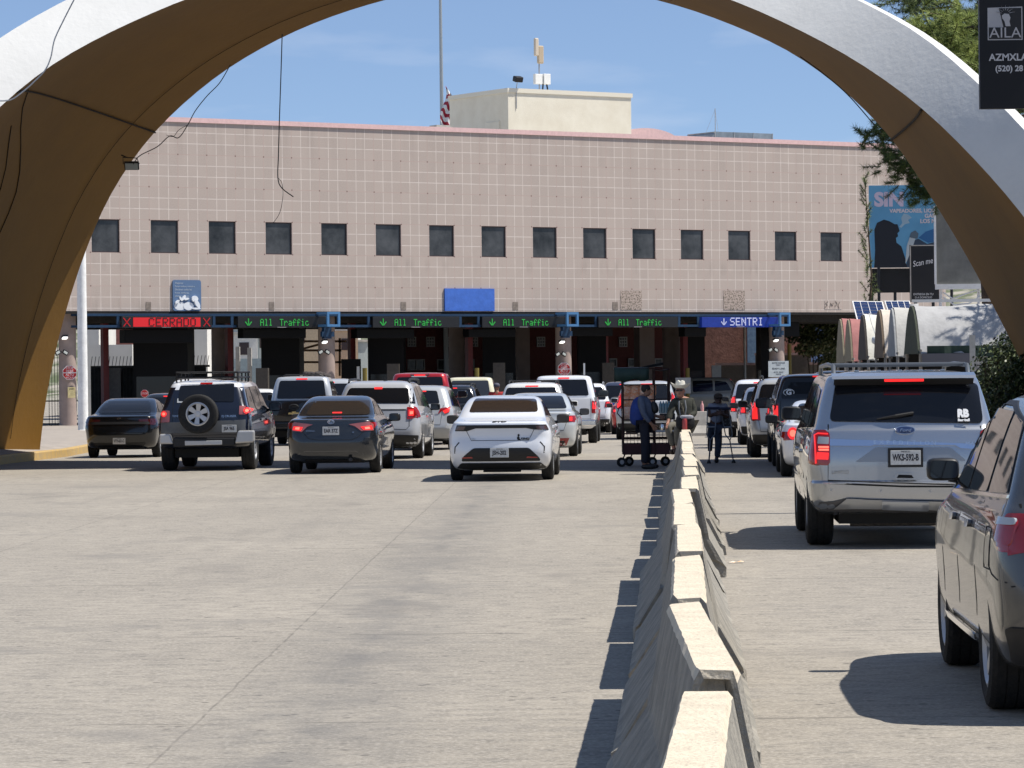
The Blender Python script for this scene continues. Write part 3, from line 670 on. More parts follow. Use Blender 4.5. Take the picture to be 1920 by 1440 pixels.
# notice on the SENTRI column and yellow notice on first column
def colnotice(px0, px1, py0, py1, label, m, lines, y=.5):
    t0, t1 = T(px0, y), T(px1, y); za, zb = ZB(px0, py1, y), ZB(px0, py0, y); e = empty('notice', BW(t0, y, za), TA-.3, label, 'sign')
    b = MB(); b.b2((0, 0, 0), (t1-t0, .02, zb-za)); b.build('panel', m, e)
    for s_, fz, sz in lines: text('lettering', s_, sz, mat('ink', (.03, .03, .04), .6), e, Matrix.Translation(((t1-t0)/2, -.004, (zb-za)*fz)) @ Matrix.Rotation(rad(90), 4, 'X'))
colnotice(1441, 1473, 677, 707, 'white printed notice board fixed low on the column right of the SENTRI sign', mat('notice_white_paper', (.55, .6, .62), .6, var=.1), [('SENTRI VEHICLES', .88, .085), ('ONLY', .75, .085), ('READY LANE', .52, .11), ('ALTO  SOLO', .3, .085), ('SENTRI', .17, .08)])
colnotice(127, 140, 726, 746, 'small yellow paper notice taped low on the leftmost column', mat('notice_yellow_paper', (.65, .55, .28), .7, var=.2, vscale=5), [('AVISO', .85, .07), ('- - - -', .6, .06), ('- - -', .45, .06), ('- - - -', .3, .06)])

# ---------------------------------------------------------------- roof structures
M_pent = mat('cream_stucco', (.72, .66, .53), .85, var=.10, vscale=.9, bump=.4, bscale=25, col2=(.82, .77, .64), detail=8)
P0 = empty('roof_penthouse', BW(25.7, 6, ZTOP-.6), TA, 'cream stucco penthouse on the roof, with a door and louvre on its left side', 'rooftop room')
h = 15.08-(ZTOP-.6)
b = MB(); b.b2((0, 0, 0), (7.0, 5.05, h-.2)); b.build('wall', M_pent, P0)
b = MB(); b.b2((-.06, -.06, h-.2), (7.06, 5.1, h)); b.build('coping', mat('cream_coping', (.75, .7, .58), .6), P0)
M_lv = mat('louvre', (.25, .23, .2), .6)
y0, y1 = 3.0, 4.6
b = MB(); [b.b2((-.05, y0-.3+1.1*0, .85+i*.13), (-.01, y1-.5, .92+i*.13)) for i in range(5)]; b.b2((-.02, y0-.4, .8), (-.004, y1-.4, 1.5)); b.build('louvre', M_lv, P0)
b = MB(); b.b2((-.04, .7, 0), (-.003, 1.9, 1.75)); d = b.build('door', M_pent, P0); b = MB(); b.b2((-.06, .95, .6), (-.045, 1.65, 1.35)); b.build('door_vent', M_lv, d)
b = MB(); b.tube([(.45, -.03, h-.95), (.45, -.03, h+.05), (.45, -.1, h+.25)], .02, 6); b.build('lamp_pipe', M_steel, P0)
b = MB(); b.box((.48, -.12, h+.42), (.42, .3, .26), M=Matrix.Rotation(.3, 3, 'X')); b.build('lamp_head', M_dark, P0, bevel=.04)
# antenna on the penthouse
z0 = 15.1
E = empty('rooftop_antenna', BW(T(1017, 8), 8, z0), TA, 'antenna mast with white box and tan sector panels on the cream penthouse', 'antenna')
b = MB(); b.tube([(0, 0, -.1), (0, 0, 1.9)], .035, 8); b.build('mast', M_steel, E)
b = MB(); b.b2((-.32, -.15, .42), (.1, .05, .9)); b.build('equipment_box', M_white, E, bevel=.02)
b = MB(); b.b2((.14, -.2, .42), (.52, .1, .92)); b.build('equipment_box', M_white, E, bevel=.02)
b = MB(); b.tube([(.15, -.1, .45), (.1, -.12, .1), (.3, -.12, -.02), (.4, -.1, .2), (.35, -.1, .45)], .04, 6); b.build('cable_loop', M_black, E)
b = MB(); b.b2((-.1, -.1, 1.4), (.22, .06, 2.25)); b.build('sector_panel', mat('tan_panel', (.5, .4, .28), .6), E, bevel=.05)
b = MB(); b.b2((-.28, -.1, 1.75), (-.06, .06, 2.6)); b.build('sector_panel', mat('tan_panel2', (.6, .52, .42), .6), E, bevel=.05)
# flagpole + flag, small mechanical unit
fp = W(833, 240, 168); E = empty('flagpole', (fp.x, 168, gz(168)), 0, 'tall thin grey flagpole rising behind the roof edge', 'flagpole')
b = MB(); b.tube([(0, 0, 0), (-.1, 0, 12), (-.13, 0, 21)], [.13, .11, .07], 10); b.build('pole', mat('pole_grey', (.4, .42, .42), .4, .5), E, smooth=True)
fl = MB(); fl2 = MB(); f0 = W(838, 160, 167.8); f1 = W(843, 244, 167.8); N1 = 26
rows = []
for i in range(N1):
    t = i/(N1-1); z = f0.z+(f1.z-f0.z)*t; wdt = .18+.22*math.sin(min(1, t*1.6)*1.4); cx = f0.x+.05+.12*math.sin(t*7); row = []
    for k in range(9):
        a = k/8; row.append((cx+(a-.45)*wdt*2*.8, 167.8+.10*math.sin(a*11+t*6), z-.9*a*(1-.2*t)*.5))
    rows.append(row)
fl.grid(rows); 
def flag_mat():
    m = bpy.data.materials.new('flag_stripes'); m.use_nodes = True; t = m.node_tree; b = t.nodes['Principled BSDF']
    tc = t.nodes.new('ShaderNodeTexCoord'); w_ = t.nodes.new('ShaderNodeTexWave'); w_.bands_direction = 'DIAGONAL'; w_.inputs['Scale'].default_value = 1.3; w_.inputs['Distortion'].default_value = 1.2
    r = t.nodes.new('ShaderNodeValToRGB'); r.color_ramp.interpolation = 'CONSTANT'; r.color_ramp.elements[0].color = (.35, .02, .04, 1); r.color_ramp.elements[1].position = .5; r.color_ramp.elements[1].color = (.75, .75, .75, 1)
    t.links.new(tc.outputs['Object'], w_.inputs[0]); t.links.new(w_.outputs[0], r.inputs[0]); t.links.new(r.outputs[0], b.inputs['Base Color']); return m
o = fl.build('national_flag', flag_mat(), smooth=True); tag(o, 'red and white striped flag hanging limp from the flagpole', 'flag')
b = MB(); t = T(836, 3); b.b2((t-.35, 3, ZTOP-.6), (t+.4, 3.6, ZTOP+.55)); [b.b2((t-.38, 2.95, ZTOP+.15+i*.1), (t+.43, 2.99, ZTOP+.2+i*.1)) for i in range(4)]
o = b.build('roof_vent_unit', M_concd); o.location = BA; o.rotation_euler = (0, 0, TA); tag(o, 'small louvred vent unit on the roof behind the flagpole', 'vent')
# pink barrel vault right of penthouse, skylight and mast
b = MB(); t0, t1 = T(1150, 9), T(1287, 9); rr = (t1-t0)/2; M1 = Matrix.Translation(((t0+t1)/2, 9, ZB(1187, 262, 9)-.35)) @ Matrix.Rotation(rad(90), 4, 'X')
b.prism([(rr*math.cos(rad(a)), .95*math.sin(rad(a))) for a in range(0, 181, 10)], -5, M=M1); o = b.build('roof_vault', M_pink, smooth=True); o.location = BA; o.rotation_euler = (0, 0, TA); tag(o, 'low curved pink roof vault right of the cream penthouse', 'roof')
E = empty('glass_skylight', BW(T(1345, 5), 5, ZTOP-.6), TA, 'low grey metal and glass skylight box on the roof at the right', 'skylight')
b = MB(); wd = T(1453, 5)-T(1345, 5); b.b2((0, 0, 0), (wd, 2.2, 1.5)); b.prism([(0, 0), (-1.2, 0), (0, 1.45)], -2.2, M=Matrix.Rotation(rad(90), 4, 'X')); b.build('housing', mat('skylight_metal', (.30, .33, .35), .3, .5, var=.25, vscale=1.2), E)
for i in range(4): b = MB(); b.b2((wd*i/3-.02, -.02, .0), (wd*i/3+.02, -.002, 1.51)); b.build('mullion', M_steel, E)
E = empty('mast_antenna', BW(T(1346, 4.4), 4.4, ZTOP-.6), TA, 'thin guyed wire antenna mast left of the skylight', 'antenna')
b = MB(); b.tube([(0, 0, 0), (0, 0, 2.55)], .02, 6); b.build('mast', M_steel, E)
for x in (-.55, .18): b = MB(); b.tube([(0, 0, 2.5), (x, 0, 1.4)], .007, 4); b.build('antenna_wire', M_steel, E)

# ---------------------------------------------------------------- background beyond the building
def pbox(name, px0, px1, py0, py1, D, dep, m, label, cat, group=None, bev=0):
    p0, p1 = W(px0, py1, D), W(px1, py0, D); b = MB(); z0 = p0.z if py1 else G0
    b.b2((p0.x, D, z0), (p1.x, D+dep, p1.z)); o = b.build(name, m, bevel=bev); return tag(o, label, cat, group)
M_sun = mat('far_white_wall', (.72, .70, .65), .9, var=.08, vscale=.5)
M_brk = mat('far_brick', (.42, .17, .13), .9, var=.2, vscale=4)
M_stu = mat('pink_rough_stucco', (.36, .185, .145), .95, vscale=3.5, col2=(.22, .115, .09), bump=1, bscale=10, vlo=.4, vhi=.62)
M_cmu = mat('grey_block_wall', (.26, .225, .195), .9, var=.12)
M_tile = mat('blue_tile_strip', (.13, .22, .36), .6, vscale=6, col2=(.22, .34, .48))
pbox('white_house', 150, 185, 596, 790, 185, 8, M_sun, 'plain white wall of a house seen under the left end of the station', 'building')
pbox('brick_building', 178, 262, 596, 790, 200, 8, M_brk, 'red brick building seen through the opening under the left end', 'building')
pbox('white_wall', 160, 248, 646, 790, 180, .4, M_sun, 'whitewashed boundary wall in front of the far brick building', 'wall')
pbox('tall_white_building', 350, 388, 596, 790, 190, 8, M_sun, 'tall sunlit white building right of the CERRADO lane', 'building')
pbox('cream_house', 386, 410, 610, 790, 205, 8, mat('cream_wall', (.6, .48, .3), .9, var=.2), 'narrow cream and orange house front beyond the CERRADO lane', 'building')
pbox('far_white_fence', 440, 500, 672, 790, 178, .3, mat('pale_blue_boards', (.52, .62, .64), .8, var=.12), 'pale blue board fence seen left of the black booth', 'fence')
for k, px in enumerate((446, 468, 494)): pbox('fence_post', px-3, px+3, 650+k*2, 790, 176, .4, M_concd, ['leftmost', 'middle', 'rightmost'][k]+' concrete post of the pale blue board fence', 'post', 'posts of the pale board fence')
# pale hillside with clutter beyond the openings
hm = mat('hillside_town', (.36, .33, .28), .95, vscale=.16, col2=(.10, .12, .06), detail=12, vlo=.42, vhi=.56)
b = MB(); rows = []
for i in range(16):
    y = 330+i*18; rows.append([(x, y, G0+max(0, (i-1))*1.6+2*math.sin(x*.05+i)*(i > 1)) for x in range(-110, 111, 10)])
b.grid(rows); tag(b.build('hillside', hm, smooth=True), kind='structure')
rnd = random.Random(3)
HC = [(.7, .68, .62), (.6, .45, .3), (.45, .5, .5), (.55, .3, .22), (.72, .7, .66)]
for k in range(14):
    px = 440+k*17 if k < 10 else 500+k*12; D = 235+rnd.random()*60; c = HC[k % 5]; py1 = 700; py0 = 605+rnd.random()*40
    p = W(px, py0, D); zz = G0-.2; wd = rnd.uniform(1.2, 2.4)
    E = empty('hillside_house', (p.x, D, zz), rnd.uniform(-.3, .3), '%s house on the slope seen %s the first column' % (['white', 'tan', 'grey', 'brick red', 'cream'][k % 5], 'left of' if px < 600 else 'right of'), 'house', 'small houses on the slope beyond the station')
    h = p.z-zz; b = MB(); b.b2((-wd, 0, 0), (wd, 4, h)); b.build('wall', mat('house_wall%d' % (k % 5), c, .9, var=.1), E)
    b = MB(); b.b2((-wd-.15, -.15, h+.003), (wd+.15, 4.15, h+.18)); b.build('roof', M_concd, E)
    for q in range(2):
        b = MB(); b.b2((-wd*.6+q*wd*.8, -.04, h-1.5), (-wd*.6+q*wd*.8+.7, -.003, h-.6)); b.build('window', M_frame, E)
# orange scaffold beams seen between booth and first column
M_or = mat('rusty_beams', (.28, .15, .07), .7, var=.25)
E = empty('timber_rack', W(583, 700, 172), 0, 'rusty brown beam rack seen behind the first column', 'rack')
for (x0, y0_, x1, y1_) in ((560, 640, 650, 640), (560, 657, 640, 657), (560, 656, 620, 640), (560, 679, 650, 679), (637, 634, 637, 705), (562, 636, 562, 705)):
    b = MB(); p, q = W(x0, y0_, 172)-E.location, W(x1, y1_, 172)-E.location; b.bar(p, q, .11); b.build('beam', M_or, E)
# right side: pink stucco building and block wall
pbox('stucco_building', 1313, 1421, 590, 760, 182, 6, M_stu, 'rough pink stucco building sunlit beyond the SENTRI lane', 'building')
pbox('stucco_building', 1440, 1524, 590, 760, 188, 6, M_stu, 'rough pink stucco building end behind the right column and tree', 'building')
pbox('tiled_tower', 1402, 1417, 590, 690, 181.5, .4, M_tile, 'blue tiled vertical strip on the far pink building', 'tiled strip')
pbox('tiled_tower', 1521, 1545, 600, 690, 186, 1, mat('far_blue_tile', (.12, .2, .42), .6, vscale=6, col2=(.2, .3, .5)), 'blue tiled wall behind the tree at right', 'tiled strip')
def blockwall(px0, px1, py0, D, label):
    p0, p1 = W(px0, 790, D), W(px1, py0, D); E = empty('block_wall', (p0.x, D, G0-.3), 0, label, 'wall'); h = p1.z-E.location.z
    b = MB(); b.b2((0, 0, 0), (p1.x-p0.x, .3, h-.12)); b.build('blocks', M_cmu, E); b = MB(); b.b2((-.04, -.06, h-.12), (p1.x-p0.x+.04, .36, h)); b.build('coping', M_pink, E)
blockwall(1345, 1421, 680, 176, 'grey block wall with pink coping beyond the SENTRI lane')
blockwall(1418, 1521, 661, 175, 'taller grey block wall behind the right column')
blockwall(1520, 1640, 678, 174, 'long grey block wall with pink coping below the tree at right')
pbox('white_utility_box', 1335, 1352, 685, 712, 172, .5, M_white, 'white utility cabinet with small no entry boards beyond the SENTRI lane', 'cabinet')
b = MB(); p = W(1397, 720, 168); b.tube([(p.x, 168, G0), (p.x, 168, 6)], .06, 8); tag(b.build('thin_pole', M_concd), 'thin pale pole standing before the far pink stucco building', 'pole')
# pedestrian picture board
pbox('picture_board', 1267, 1295, 708, 738, 150, .1, mat('board_grey', (.16, .17, .18), .7, vscale=2, col2=(.28, .29, .3)), 'grey picture board standing behind the man in the cowboy hat', 'board')
# black gate on the left with curved picket tops
def picket_fence(px0, px1, pytop, D, label, curve=True, step=.155, x1=None):
    p0, p1 = W(px0, 0, D), W(px1, 0, D); n = int((p1.x-p0.x)/step); E = empty('picket_fence', (p0.x, D, gz(D)), 0, label, 'fence')
    ht = W(px0, pytop, D).z-gz(D); L_ = p1.x-p0.x
    b = MB()
    for k in range(n+1):
        x = k*step
        b.tube([(x, 0, 0), (x, 0, ht-.45)]+([(x+.04, -.1, ht-.25), (x+.10, -.28, ht)] if curve else [(x, 0, ht)]), .016, 4)
    tag(b.build('pickets', M_black, E), kind='stuff')
    for z in (.25, ht-.5): b = MB(); b.b2((0, -.03, z), (L_, .03, z+.09)); b.build('rail', M_black, E)
pbox('dark_fence_backing', 172, 386, 684, 790, 151.2, .1, mat('backing_dark', (.035, .034, .033), .9, var=.4, vscale=2), 'dark grey screen added to darken the gaps of the lower picket fence', 'screen')  # added dark sheet that makes the gaps between the pickets dark
picket_fence(163, 386, 669, 150, 'black steel picket fence with tops bent over, under the CERRADO sign')
picket_fence(84, 108, 640, 141, 'black steel pickets between arch foot and leftmost column', curve=False, step=.12)
pbox('kiosk_cabinet', 194, 226, 690, 752, 146, .8, mat('cabinet_grey', (.10, .10, .10), .6, var=.2), 'dark grey ticket cabinet in front of the picket fence', 'cabinet')
pbox('dark_hoarding', 640, 676, 673, 716, 150, .3, M_booth, 'black hoarding panel right of the first column', 'panel')
pbox('white_marker', 669, 674, 687, 712, 149.6, .1, M_white, 'thin white marker board at the hoarding edge', 'marker')
pbox('white_marker', 1094, 1097, 681, 703, 146, .1, M_white, 'thin white upright marker right of the central stop sign', 'marker')
for i, (px, py0) in enumerate([(480, 690), (726, 682), (925, 680), (1130, 680)]):
    pbox('ticket_cabinet', px, px+22, py0, 745, 141+i*5, .8, mat('cabinet_brown', (.06, .05, .04), .6, var=.2), ['brown cabinet before the first black booth', 'brown cabinet before the second black booth', 'brown cabinet behind the white sedan', 'brown cabinet behind the snack cart'][i], 'cabinet')
M_yel = mat('yellow_bollard_paint', (.20, .15, .03), .6)
for i, px in enumerate((684, 894, 939, 1137, 1289, 1480)):
    D = 145+i*4; p = W(px, 690 if px < 1480 else 645, D); b = MB(); b.tube([(p.x, D, gz(D)), (p.x, D, p.z)], .1, 10)
    tag(b.build('yellow_bollard', M_yel), ['dull yellow bollard post left of the dark red windowed wall', 'dull yellow bollard post behind the cream truck', 'dull yellow bollard post left of the pale middle pillar', 'dull yellow bollard post behind the snack cart', 'dull yellow bollard post behind the man in the hat', 'tall dull yellow post right of the notice column'][i], 'bollard', 'yellow bollards at the booths')
# white street-light pole at left
E = empty('light_pole', (W(155, 700, 126).x, 126, gz(126)+.2), 0, 'thick white painted light pole beside the left arch foot', 'pole')
b = MB(); b.tube([(0, 0, 0), (0, 0, 7), (0, 0, 14)], [.19, .165, .13], 20); b.build('shaft', mat('pole_white', (.82, .82, .80), .55, var=.12, vscale=4), E, smooth=True)
b = MB(); b.lathe([(.3, 0), (.3, .05), (.2, .08)], 16); b.build('base_flange', M_white, E)
# ================================================================ VEHICLES
def paint(name, c, metal=.0, rough=.28, coat=1): return mat('paint_'+name, c, rough, metal, .5, coat=coat)
M_glass = mat('tinted_glass', (.008, .009, .012), .06, 0, .55)
M_glass2 = mat('clear_glass', (.035, .04, .05), .05, 0, .6)
M_tyre = mat('tyre_rubber', (.018, .018, .018), .85, var=.3, vscale=20, bump=.5, bscale=60)
M_alloy = mat('alloy_wheel', (.50, .51, .53), .42, .6)
M_trim = mat('black_trim', (.014, .014, .015), .55)
M_gap = mat('panel_gap', (.004, .004, .004), .8)
M_lens = mat('tail_lens_red', (.30, .006, .008), .15, coat=1)
M_lit = mat('brake_light_lit', (.6, .02, .02), .3, emit=(1, .03, .03), estr=.85)
M_hot = mat('brake_light_core', (.8, .2, .15), .3, emit=(1, .10, .06), estr=1.9)
M_clear = mat('clear_lens', (.45, .47, .48), .1, coat=1)
M_plate = mat('plate_metal', (.62, .62, .60), .5, var=.12, vscale=30)
M_ink = mat('plate_ink', (.02, .02, .03), .6)
M_mirror = mat('mirror_glass', (.05, .05, .055), .04, .6)
M_under = mat('underbody', (.01, .01, .01), .8)
M_cmirror = mat('mirror_glass_clear', (.6, .6, .62), .03, 1)

def pch(xs, n):           # monotone interpolation of a list of tuples, n steps per interval
    m = len(xs); d = len(xs[0]); out = []
    sl = [[xs[i+1][k]-xs[i][k] for k in range(d)] for i in range(m-1)]
    tg = []
    for i in range(m):
        t = []
        for k in range(d):
            if i == 0: t.append(sl[0][k])
            elif i == m-1: t.append(sl[-1][k])
            else:
                a, b = sl[i-1][k], sl[i][k]; t.append(0 if a*b <= 0 else 2*a*b/(a+b))
        tg.append(t)
    for i in range(m-1):
        for j in range(n):
            t = j/n; h0 = 2*t**3-3*t*t+1; h1 = t**3-2*t*t+t; h2 = -2*t**3+3*t*t; h3 = t**3-t*t
            out.append([h0*xs[i][k]+h1*tg[i][k]+h2*xs[i+1][k]+h3*tg[i+1][k] for k in range(d)])
    out.append(list(xs[-1])); return out
def hull(rows, W_, L_, bow=.10, taper=.05, n=3, H0=0):
    rows = pch(rows, n); rings = []
    for (z, yr, yf, hf, rr, rf) in rows:
        hw = hf*W_/2; rr = min(rr, hw*.9); rf = min(rf, hw*.9, (yf-yr)*.45); rr = min(rr, (yf-yr)*.45); half = []
        for k in range(6): x = (hw-rr)*k/6; half.append((x, yr+bow*(x/(W_/2))**2))
        yb = yr+bow*((hw-rr)/(W_/2))**2
        for k in range(8): a = rad(-90+90*k/7); half.append((hw-rr+rr*math.cos(a), yb+rr+rr*math.sin(a)))
        y0, y1 = yb+rr, yf-bow*.8-rf
        for k in range(1, 20): half.append((hw, y0+(y1-y0)*k/20))
        for k in range(7): a = rad(90*k/6); half.append((hw-rf+rf*math.cos(a), y1+rf*math.sin(a)))
        for k in range(5): x = (hw-rf)*(1-(k+1)/5); half.append((x, y1+rf+(yf-y1-rf)*(1-(x/(hw-rf+1e-6))**2)))
        hh = []
        for x, y in half:
            s = (y-L_*.5)/(L_*.5); hh.append((x*(1-taper*abs(s)**3), y))
        ring = [(x, y, z) for x, y in hh]+[(-x, y, z) for x, y in reversed(hh[1:-1])]
        rings.append(ring)
    b = MB(); b.grid(rings, close_u=True); nn = len(rings[0])
    b.f += [tuple(range(nn)), tuple(range((len(rings)-1)*nn, len(rings)*nn))]; b.m += [0, 0]
    return b
def cut(o, cutters):
    for i, c in enumerate(cutters):
        co = c.build('cutter', M_under); md = o.modifiers.new('b', 'BOOLEAN'); md.operation = 'DIFFERENCE'; md.object = co; md.solver = 'EXACT'; md.material_mode = 'TRANSFER'
        co['_cut'] = 1
    dg = bpy.context.evaluated_depsgraph_get(); dg.update()
    me = bpy.data.meshes.new_from_object(o.evaluated_get(dg)); old = o.data; o.modifiers.clear(); o.data = me; bpy.data.meshes.remove(old)
    for c in [x for x in COL.objects if '_cut' in x]: bpy.data.objects.remove(c)
def bvh_of(o):
    bm = bmesh.new(); bm.from_mesh(o.data); t = BVHTree.FromBMesh(bm); bm.free(); return t
def rpoly(P, r=.03, n=3):
    out = []; m = len(P)
    for i in range(m):
        p = Vector(P[i]); a = Vector(P[i-1]); b = Vector(P[(i+1) % m]); da = (a-p); db = (b-p)
        q = min(r, da.length*.45, db.length*.45); A = p+da.normalized()*q; C = p+db.normalized()*q
        for k in range(n+1):
            t = k/n; out.append(tuple((1-t)**2*A+2*t*(1-t)*p+t*t*C))
    return out
def ribbon(P, w):
    P = [Vector(p) for p in P]; l = []; r = []
    for i, p in enumerate(P):
        d = (P[min(i+1, len(P)-1)]-P[max(i-1, 0)]).normalized(); nn = Vector((-d.y, d.x)); l.append(tuple(p+nn*w/2)); r.append(tuple(p-nn*w/2))
    return l+r[::-1]
def patch(bvh, poly, ax, off=.006, step=.08, th=.012, name='patch', m=None, parent=None, sgn=1, smooth=True, into=None, mi=0):
    """a skin that follows the body: ax R = seen from the rear (x,z), S = from the side (y,z), T = from above (x,y), F = from the front (x,z)"""
    bm = bmesh.new(); vs = [bm.verts.new((p[0], p[1], 0)) for p in poly]; bm.faces.new(vs)
    for k in (0, 1):
        lo = min(p[k] for p in poly); hi = max(p[k] for p in poly); c = math.floor(lo/step)*step+step
        while c < hi:
            no = (1, 0, 0) if k == 0 else (0, 1, 0); co = (c, 0, 0) if k == 0 else (0, c, 0)
            bmesh.ops.bisect_plane(bm, geom=bm.verts[:]+bm.edges[:]+bm.faces[:], plane_co=co, plane_no=no); c += step
    bmesh.ops.triangulate(bm, faces=[f for f in bm.faces if len(f.verts) > 4])
    D_ = {'R': Vector((0, 1, 0)), 'F': Vector((0, -1, 0)), 'S': Vector((-sgn, 0, 0)), 'T': Vector((0, 0, -1))}[ax]
    nin = []
    for v in bm.verts:
        a, c = v.co.x, v.co.y
        O = {'R': Vector((a, -4, c)), 'F': Vector((a, 12, c)), 'S': Vector((sgn*4, a, c)), 'T': Vector((a, c, 5))}[ax]
        h = bvh.ray_cast(O, D_)
        if h[0] is None or (ax == 'S' and (abs(h[0].x) < .55 or h[0].x*sgn < 0 or abs(h[1].x) < .25)) or (ax == 'R' and h[0].y > 2.6):
            q = {'R': Vector((a, .3, c)), 'F': Vector((a, 4.2, c)), 'S': Vector((sgn*1.0, a, c)), 'T': Vector((a, c, 1.5))}[ax]
            h = bvh.find_nearest(q)
        nrm = h[1]
        if nrm.dot(D_) > 0: nrm = -nrm
        v.co = h[0]+nrm*off*.5-D_*off*.5; nin.append((v, D_))
    ret = bmesh.ops.extrude_face_region(bm, geom=bm.faces[:])
    nv = [g for g in ret['geom'] if isinstance(g, bmesh.types.BMVert)]
    old = set(v for v, _ in nin)
    for v in nv: pass
    for v in old: v.co += D_*th
    bmesh.ops.recalc_face_normals(bm, faces=bm.faces[:])
    me = bpy.data.meshes.new(name); bm.to_mesh(me); bm.free()
    if m: me.materials.append(m)
    if smooth: me.polygons.foreach_set('use_smooth', [True]*len(me.polygons)); me.set_sharp_from_angle(angle=rad(40))
    o = bpy.data.objects.new(name, me); COL.objects.link(o); o.parent = parent; return o
_wh = {}
def wheel(parent, x, y, R, wd, rimR, nsp=5, rim_m=None, style='s'):
    key = (R, wd, rimR, nsp, rim_m.name if rim_m else '', style); sg = 1 if x > 0 else -1
    if key not in _wh:
        MX = Matrix.Rotation(rad(90), 4, 'Y'); h = wd/2
        t = MB(); t.lathe([(rimR, -h*.86), (R-.06, -h), (R-.018, -h*.9), (R, -h*.68), (R, -h*.30), (R-.008, -h*.26), (R, -h*.22), (R, h*.22), (R-.008, h*.26), (R, h*.30), (R, h*.68), (R-.018, h*.9), (R-.06, h), (rimR, h*.86), (rimR-.015, h*.6), (rimR-.015, -h*.6)], 40, M=MX, closed=True)
        to = t.build('wheel', M_tyre, smooth=True, angle=30)
        r = MB(); r.lathe([(rimR, h*.84), (rimR-.025, h*.90), (rimR-.045, h*.72), (rimR-.03, -h*.5), (rimR, -h*.6)], 36, M=MX, closed=True)
        for k in range(nsp):
            a = 2*math.pi*k/nsp
            for da in ((-.16, .16) if style == 'd' else (0,)):
                w0, w1 = (.055, .04) if style == 's' else (.028, .022)
                if style == 'w': w0, w1 = .045, .052
                d = Vector((0, math.cos(a+da*.4), math.sin(a+da*.4))); d2 = Vector((0, math.cos(a+da), math.sin(a+da))); pr = Vector((0, -d.z, d.y))
                p0 = d*.03+Vector((h*.62, 0, 0)); p1 = d2*(rimR-.03)+Vector((h*.78, 0, 0))
                vs = [p0+pr*w0/1.4, p0-pr*w0/1.4, p1-pr*w1, p1+pr*w1]; vb_ = [v-Vector((.04, 0, 0)) for v in vs]
                r.add(vs+vb_, [(0, 1, 2, 3), (7, 6, 5, 4), (0, 4, 5, 1), (1, 5, 6, 2), (2, 6, 7, 3), (3, 7, 4, 0)])
        r.lathe([(.001, h*.72), (.05, h*.70), (.065, h*.6), (.065, 0)], 16, M=MX)
        n0 = len(r.m); r.lathe([(.001, h*.1), (rimR-.03, h*.1)], 28, mi=1, M=MX); 
        ro = r.build('rim', [rim_m or M_alloy, M_under], smooth=True, angle=30)
        _wh[key] = (to.data, ro.data); bpy.data.objects.remove(to); bpy.data.objects.remove(ro)
    td, rd = _wh[key]
    o = bpy.data.objects.new('wheel', td); COL.objects.link(o); o.parent = parent; o.location = (x-sg*wd/2, y, R); 
    if sg < 0: o.rotation_euler = (0, 0, math.pi)
    q = bpy.data.objects.new('rim', rd); COL.objects.link(q); q.parent = o; q.rotation_euler = (random.uniform(0, 6), 0, 0); return o
def sq(v, p): return math.copysign(abs(v)**p, v)
def blob_mesh(b, c, r, p=.6, n=14, mi=0, tilt=None):
    rows = []
    for i in range(n+1):
        th = -math.pi/2+math.pi*i/n; row = []
        for k in range(n*2):
            ph = 2*math.pi*k/(n*2); v = Vector((r[0]*sq(math.cos(th), p)*sq(math.cos(ph), p), r[1]*sq(math.cos(th), p)*sq(math.sin(ph), p), r[2]*sq(math.sin(th), p)))
            if tilt: v = tilt @ v
            row.append(Vector(c)+v)
        rows.append(row)
    b.grid(rows, close_u=True, mi=mi); return b
def mirrors(root, y, z, hx, m, big=1, sides=(-1, 1), square=.5):
    for s in sides:
        b = MB(); blob_mesh(b, (s*hx, y, z), (.115*big, .08*big, .08*big), square, 8)
        b.tube([(s*(hx-.22), y+.05, z-.08), (s*(hx-.04), y+.03, z-.05)], .03, 6)
        o = b.build('side_mirror', m, root, smooth=True, angle=60)
        c = MB(); c.prism(rpoly([(-.095*big, -.06*big), (.095*big, -.06*big), (.10*big, .06*big), (-.09*big, .065*big)], .03), -.012, M=Matrix.Translation((s*hx, y-.081*big-.004, z)) @ Matrix.Rotation(rad(90), 4, 'X')); c.build('mirror_glass', M_mirror, o)
def plate(root, bvh, x, z, txt, w_=.31, h_=.16, m=None, tilt=0, frame=None):
    h = bvh.ray_cast(Vector((x, -4, z)), Vector((0, 1, 0))); y = h[0].y-.012 if h[0] else 0
    b = MB()
    if frame: b.box((0, .004, 0), (w_+.05, .012, h_+.05)); 
    e = None
    p = MB(); p.box((0, 0, 0), (w_, .008, h_)); o = p.build('number_plate', m or M_plate, root, loc=(x, y-.01, z), bevel=.003)
    if frame: b.build('plate_frame', M_black, o, bevel=.004)
    text('lettering', txt, h_*.62, M_ink, o, Matrix.Translation((0, -.006, -.002)) @ Matrix.Rotation(rad(90), 4, 'X'), depth=.001, bold=.003, sx=min(1.0, w_*.95/(len(txt)*h_*.37)))
    text('plate_caption', 'MEXICO' if len(txt) > 7 else 'ARIZONA', h_*.16, M_ink, o, Matrix.Translation((0, -.006, h_*.40)) @ Matrix.Rotation(rad(90), 4, 'X'), depth=.001)
    return o
def emblem(root, bvh, x, z, body, size, m, name='badge', sx=1, bold=0, shear=0, off=.01, space=1):
    h = bvh.ray_cast(Vector((x, -4, z)), Vector((0, 1, 0))); y = h[0].y-off if h[0] else 0
    n = h[1] if h[0] else Vector((0, -1, 0)); n = -n if n.y > 0 else n; tilt = math.atan2(n.z, -n.y)
    return text(name, body, size, m, root, Matrix.Translation((x, y, z)) @ Matrix.Rotation(rad(90)-tilt, 4, 'X'), depth=.003, sx=sx, bold=bold, shear=shear, space=space)

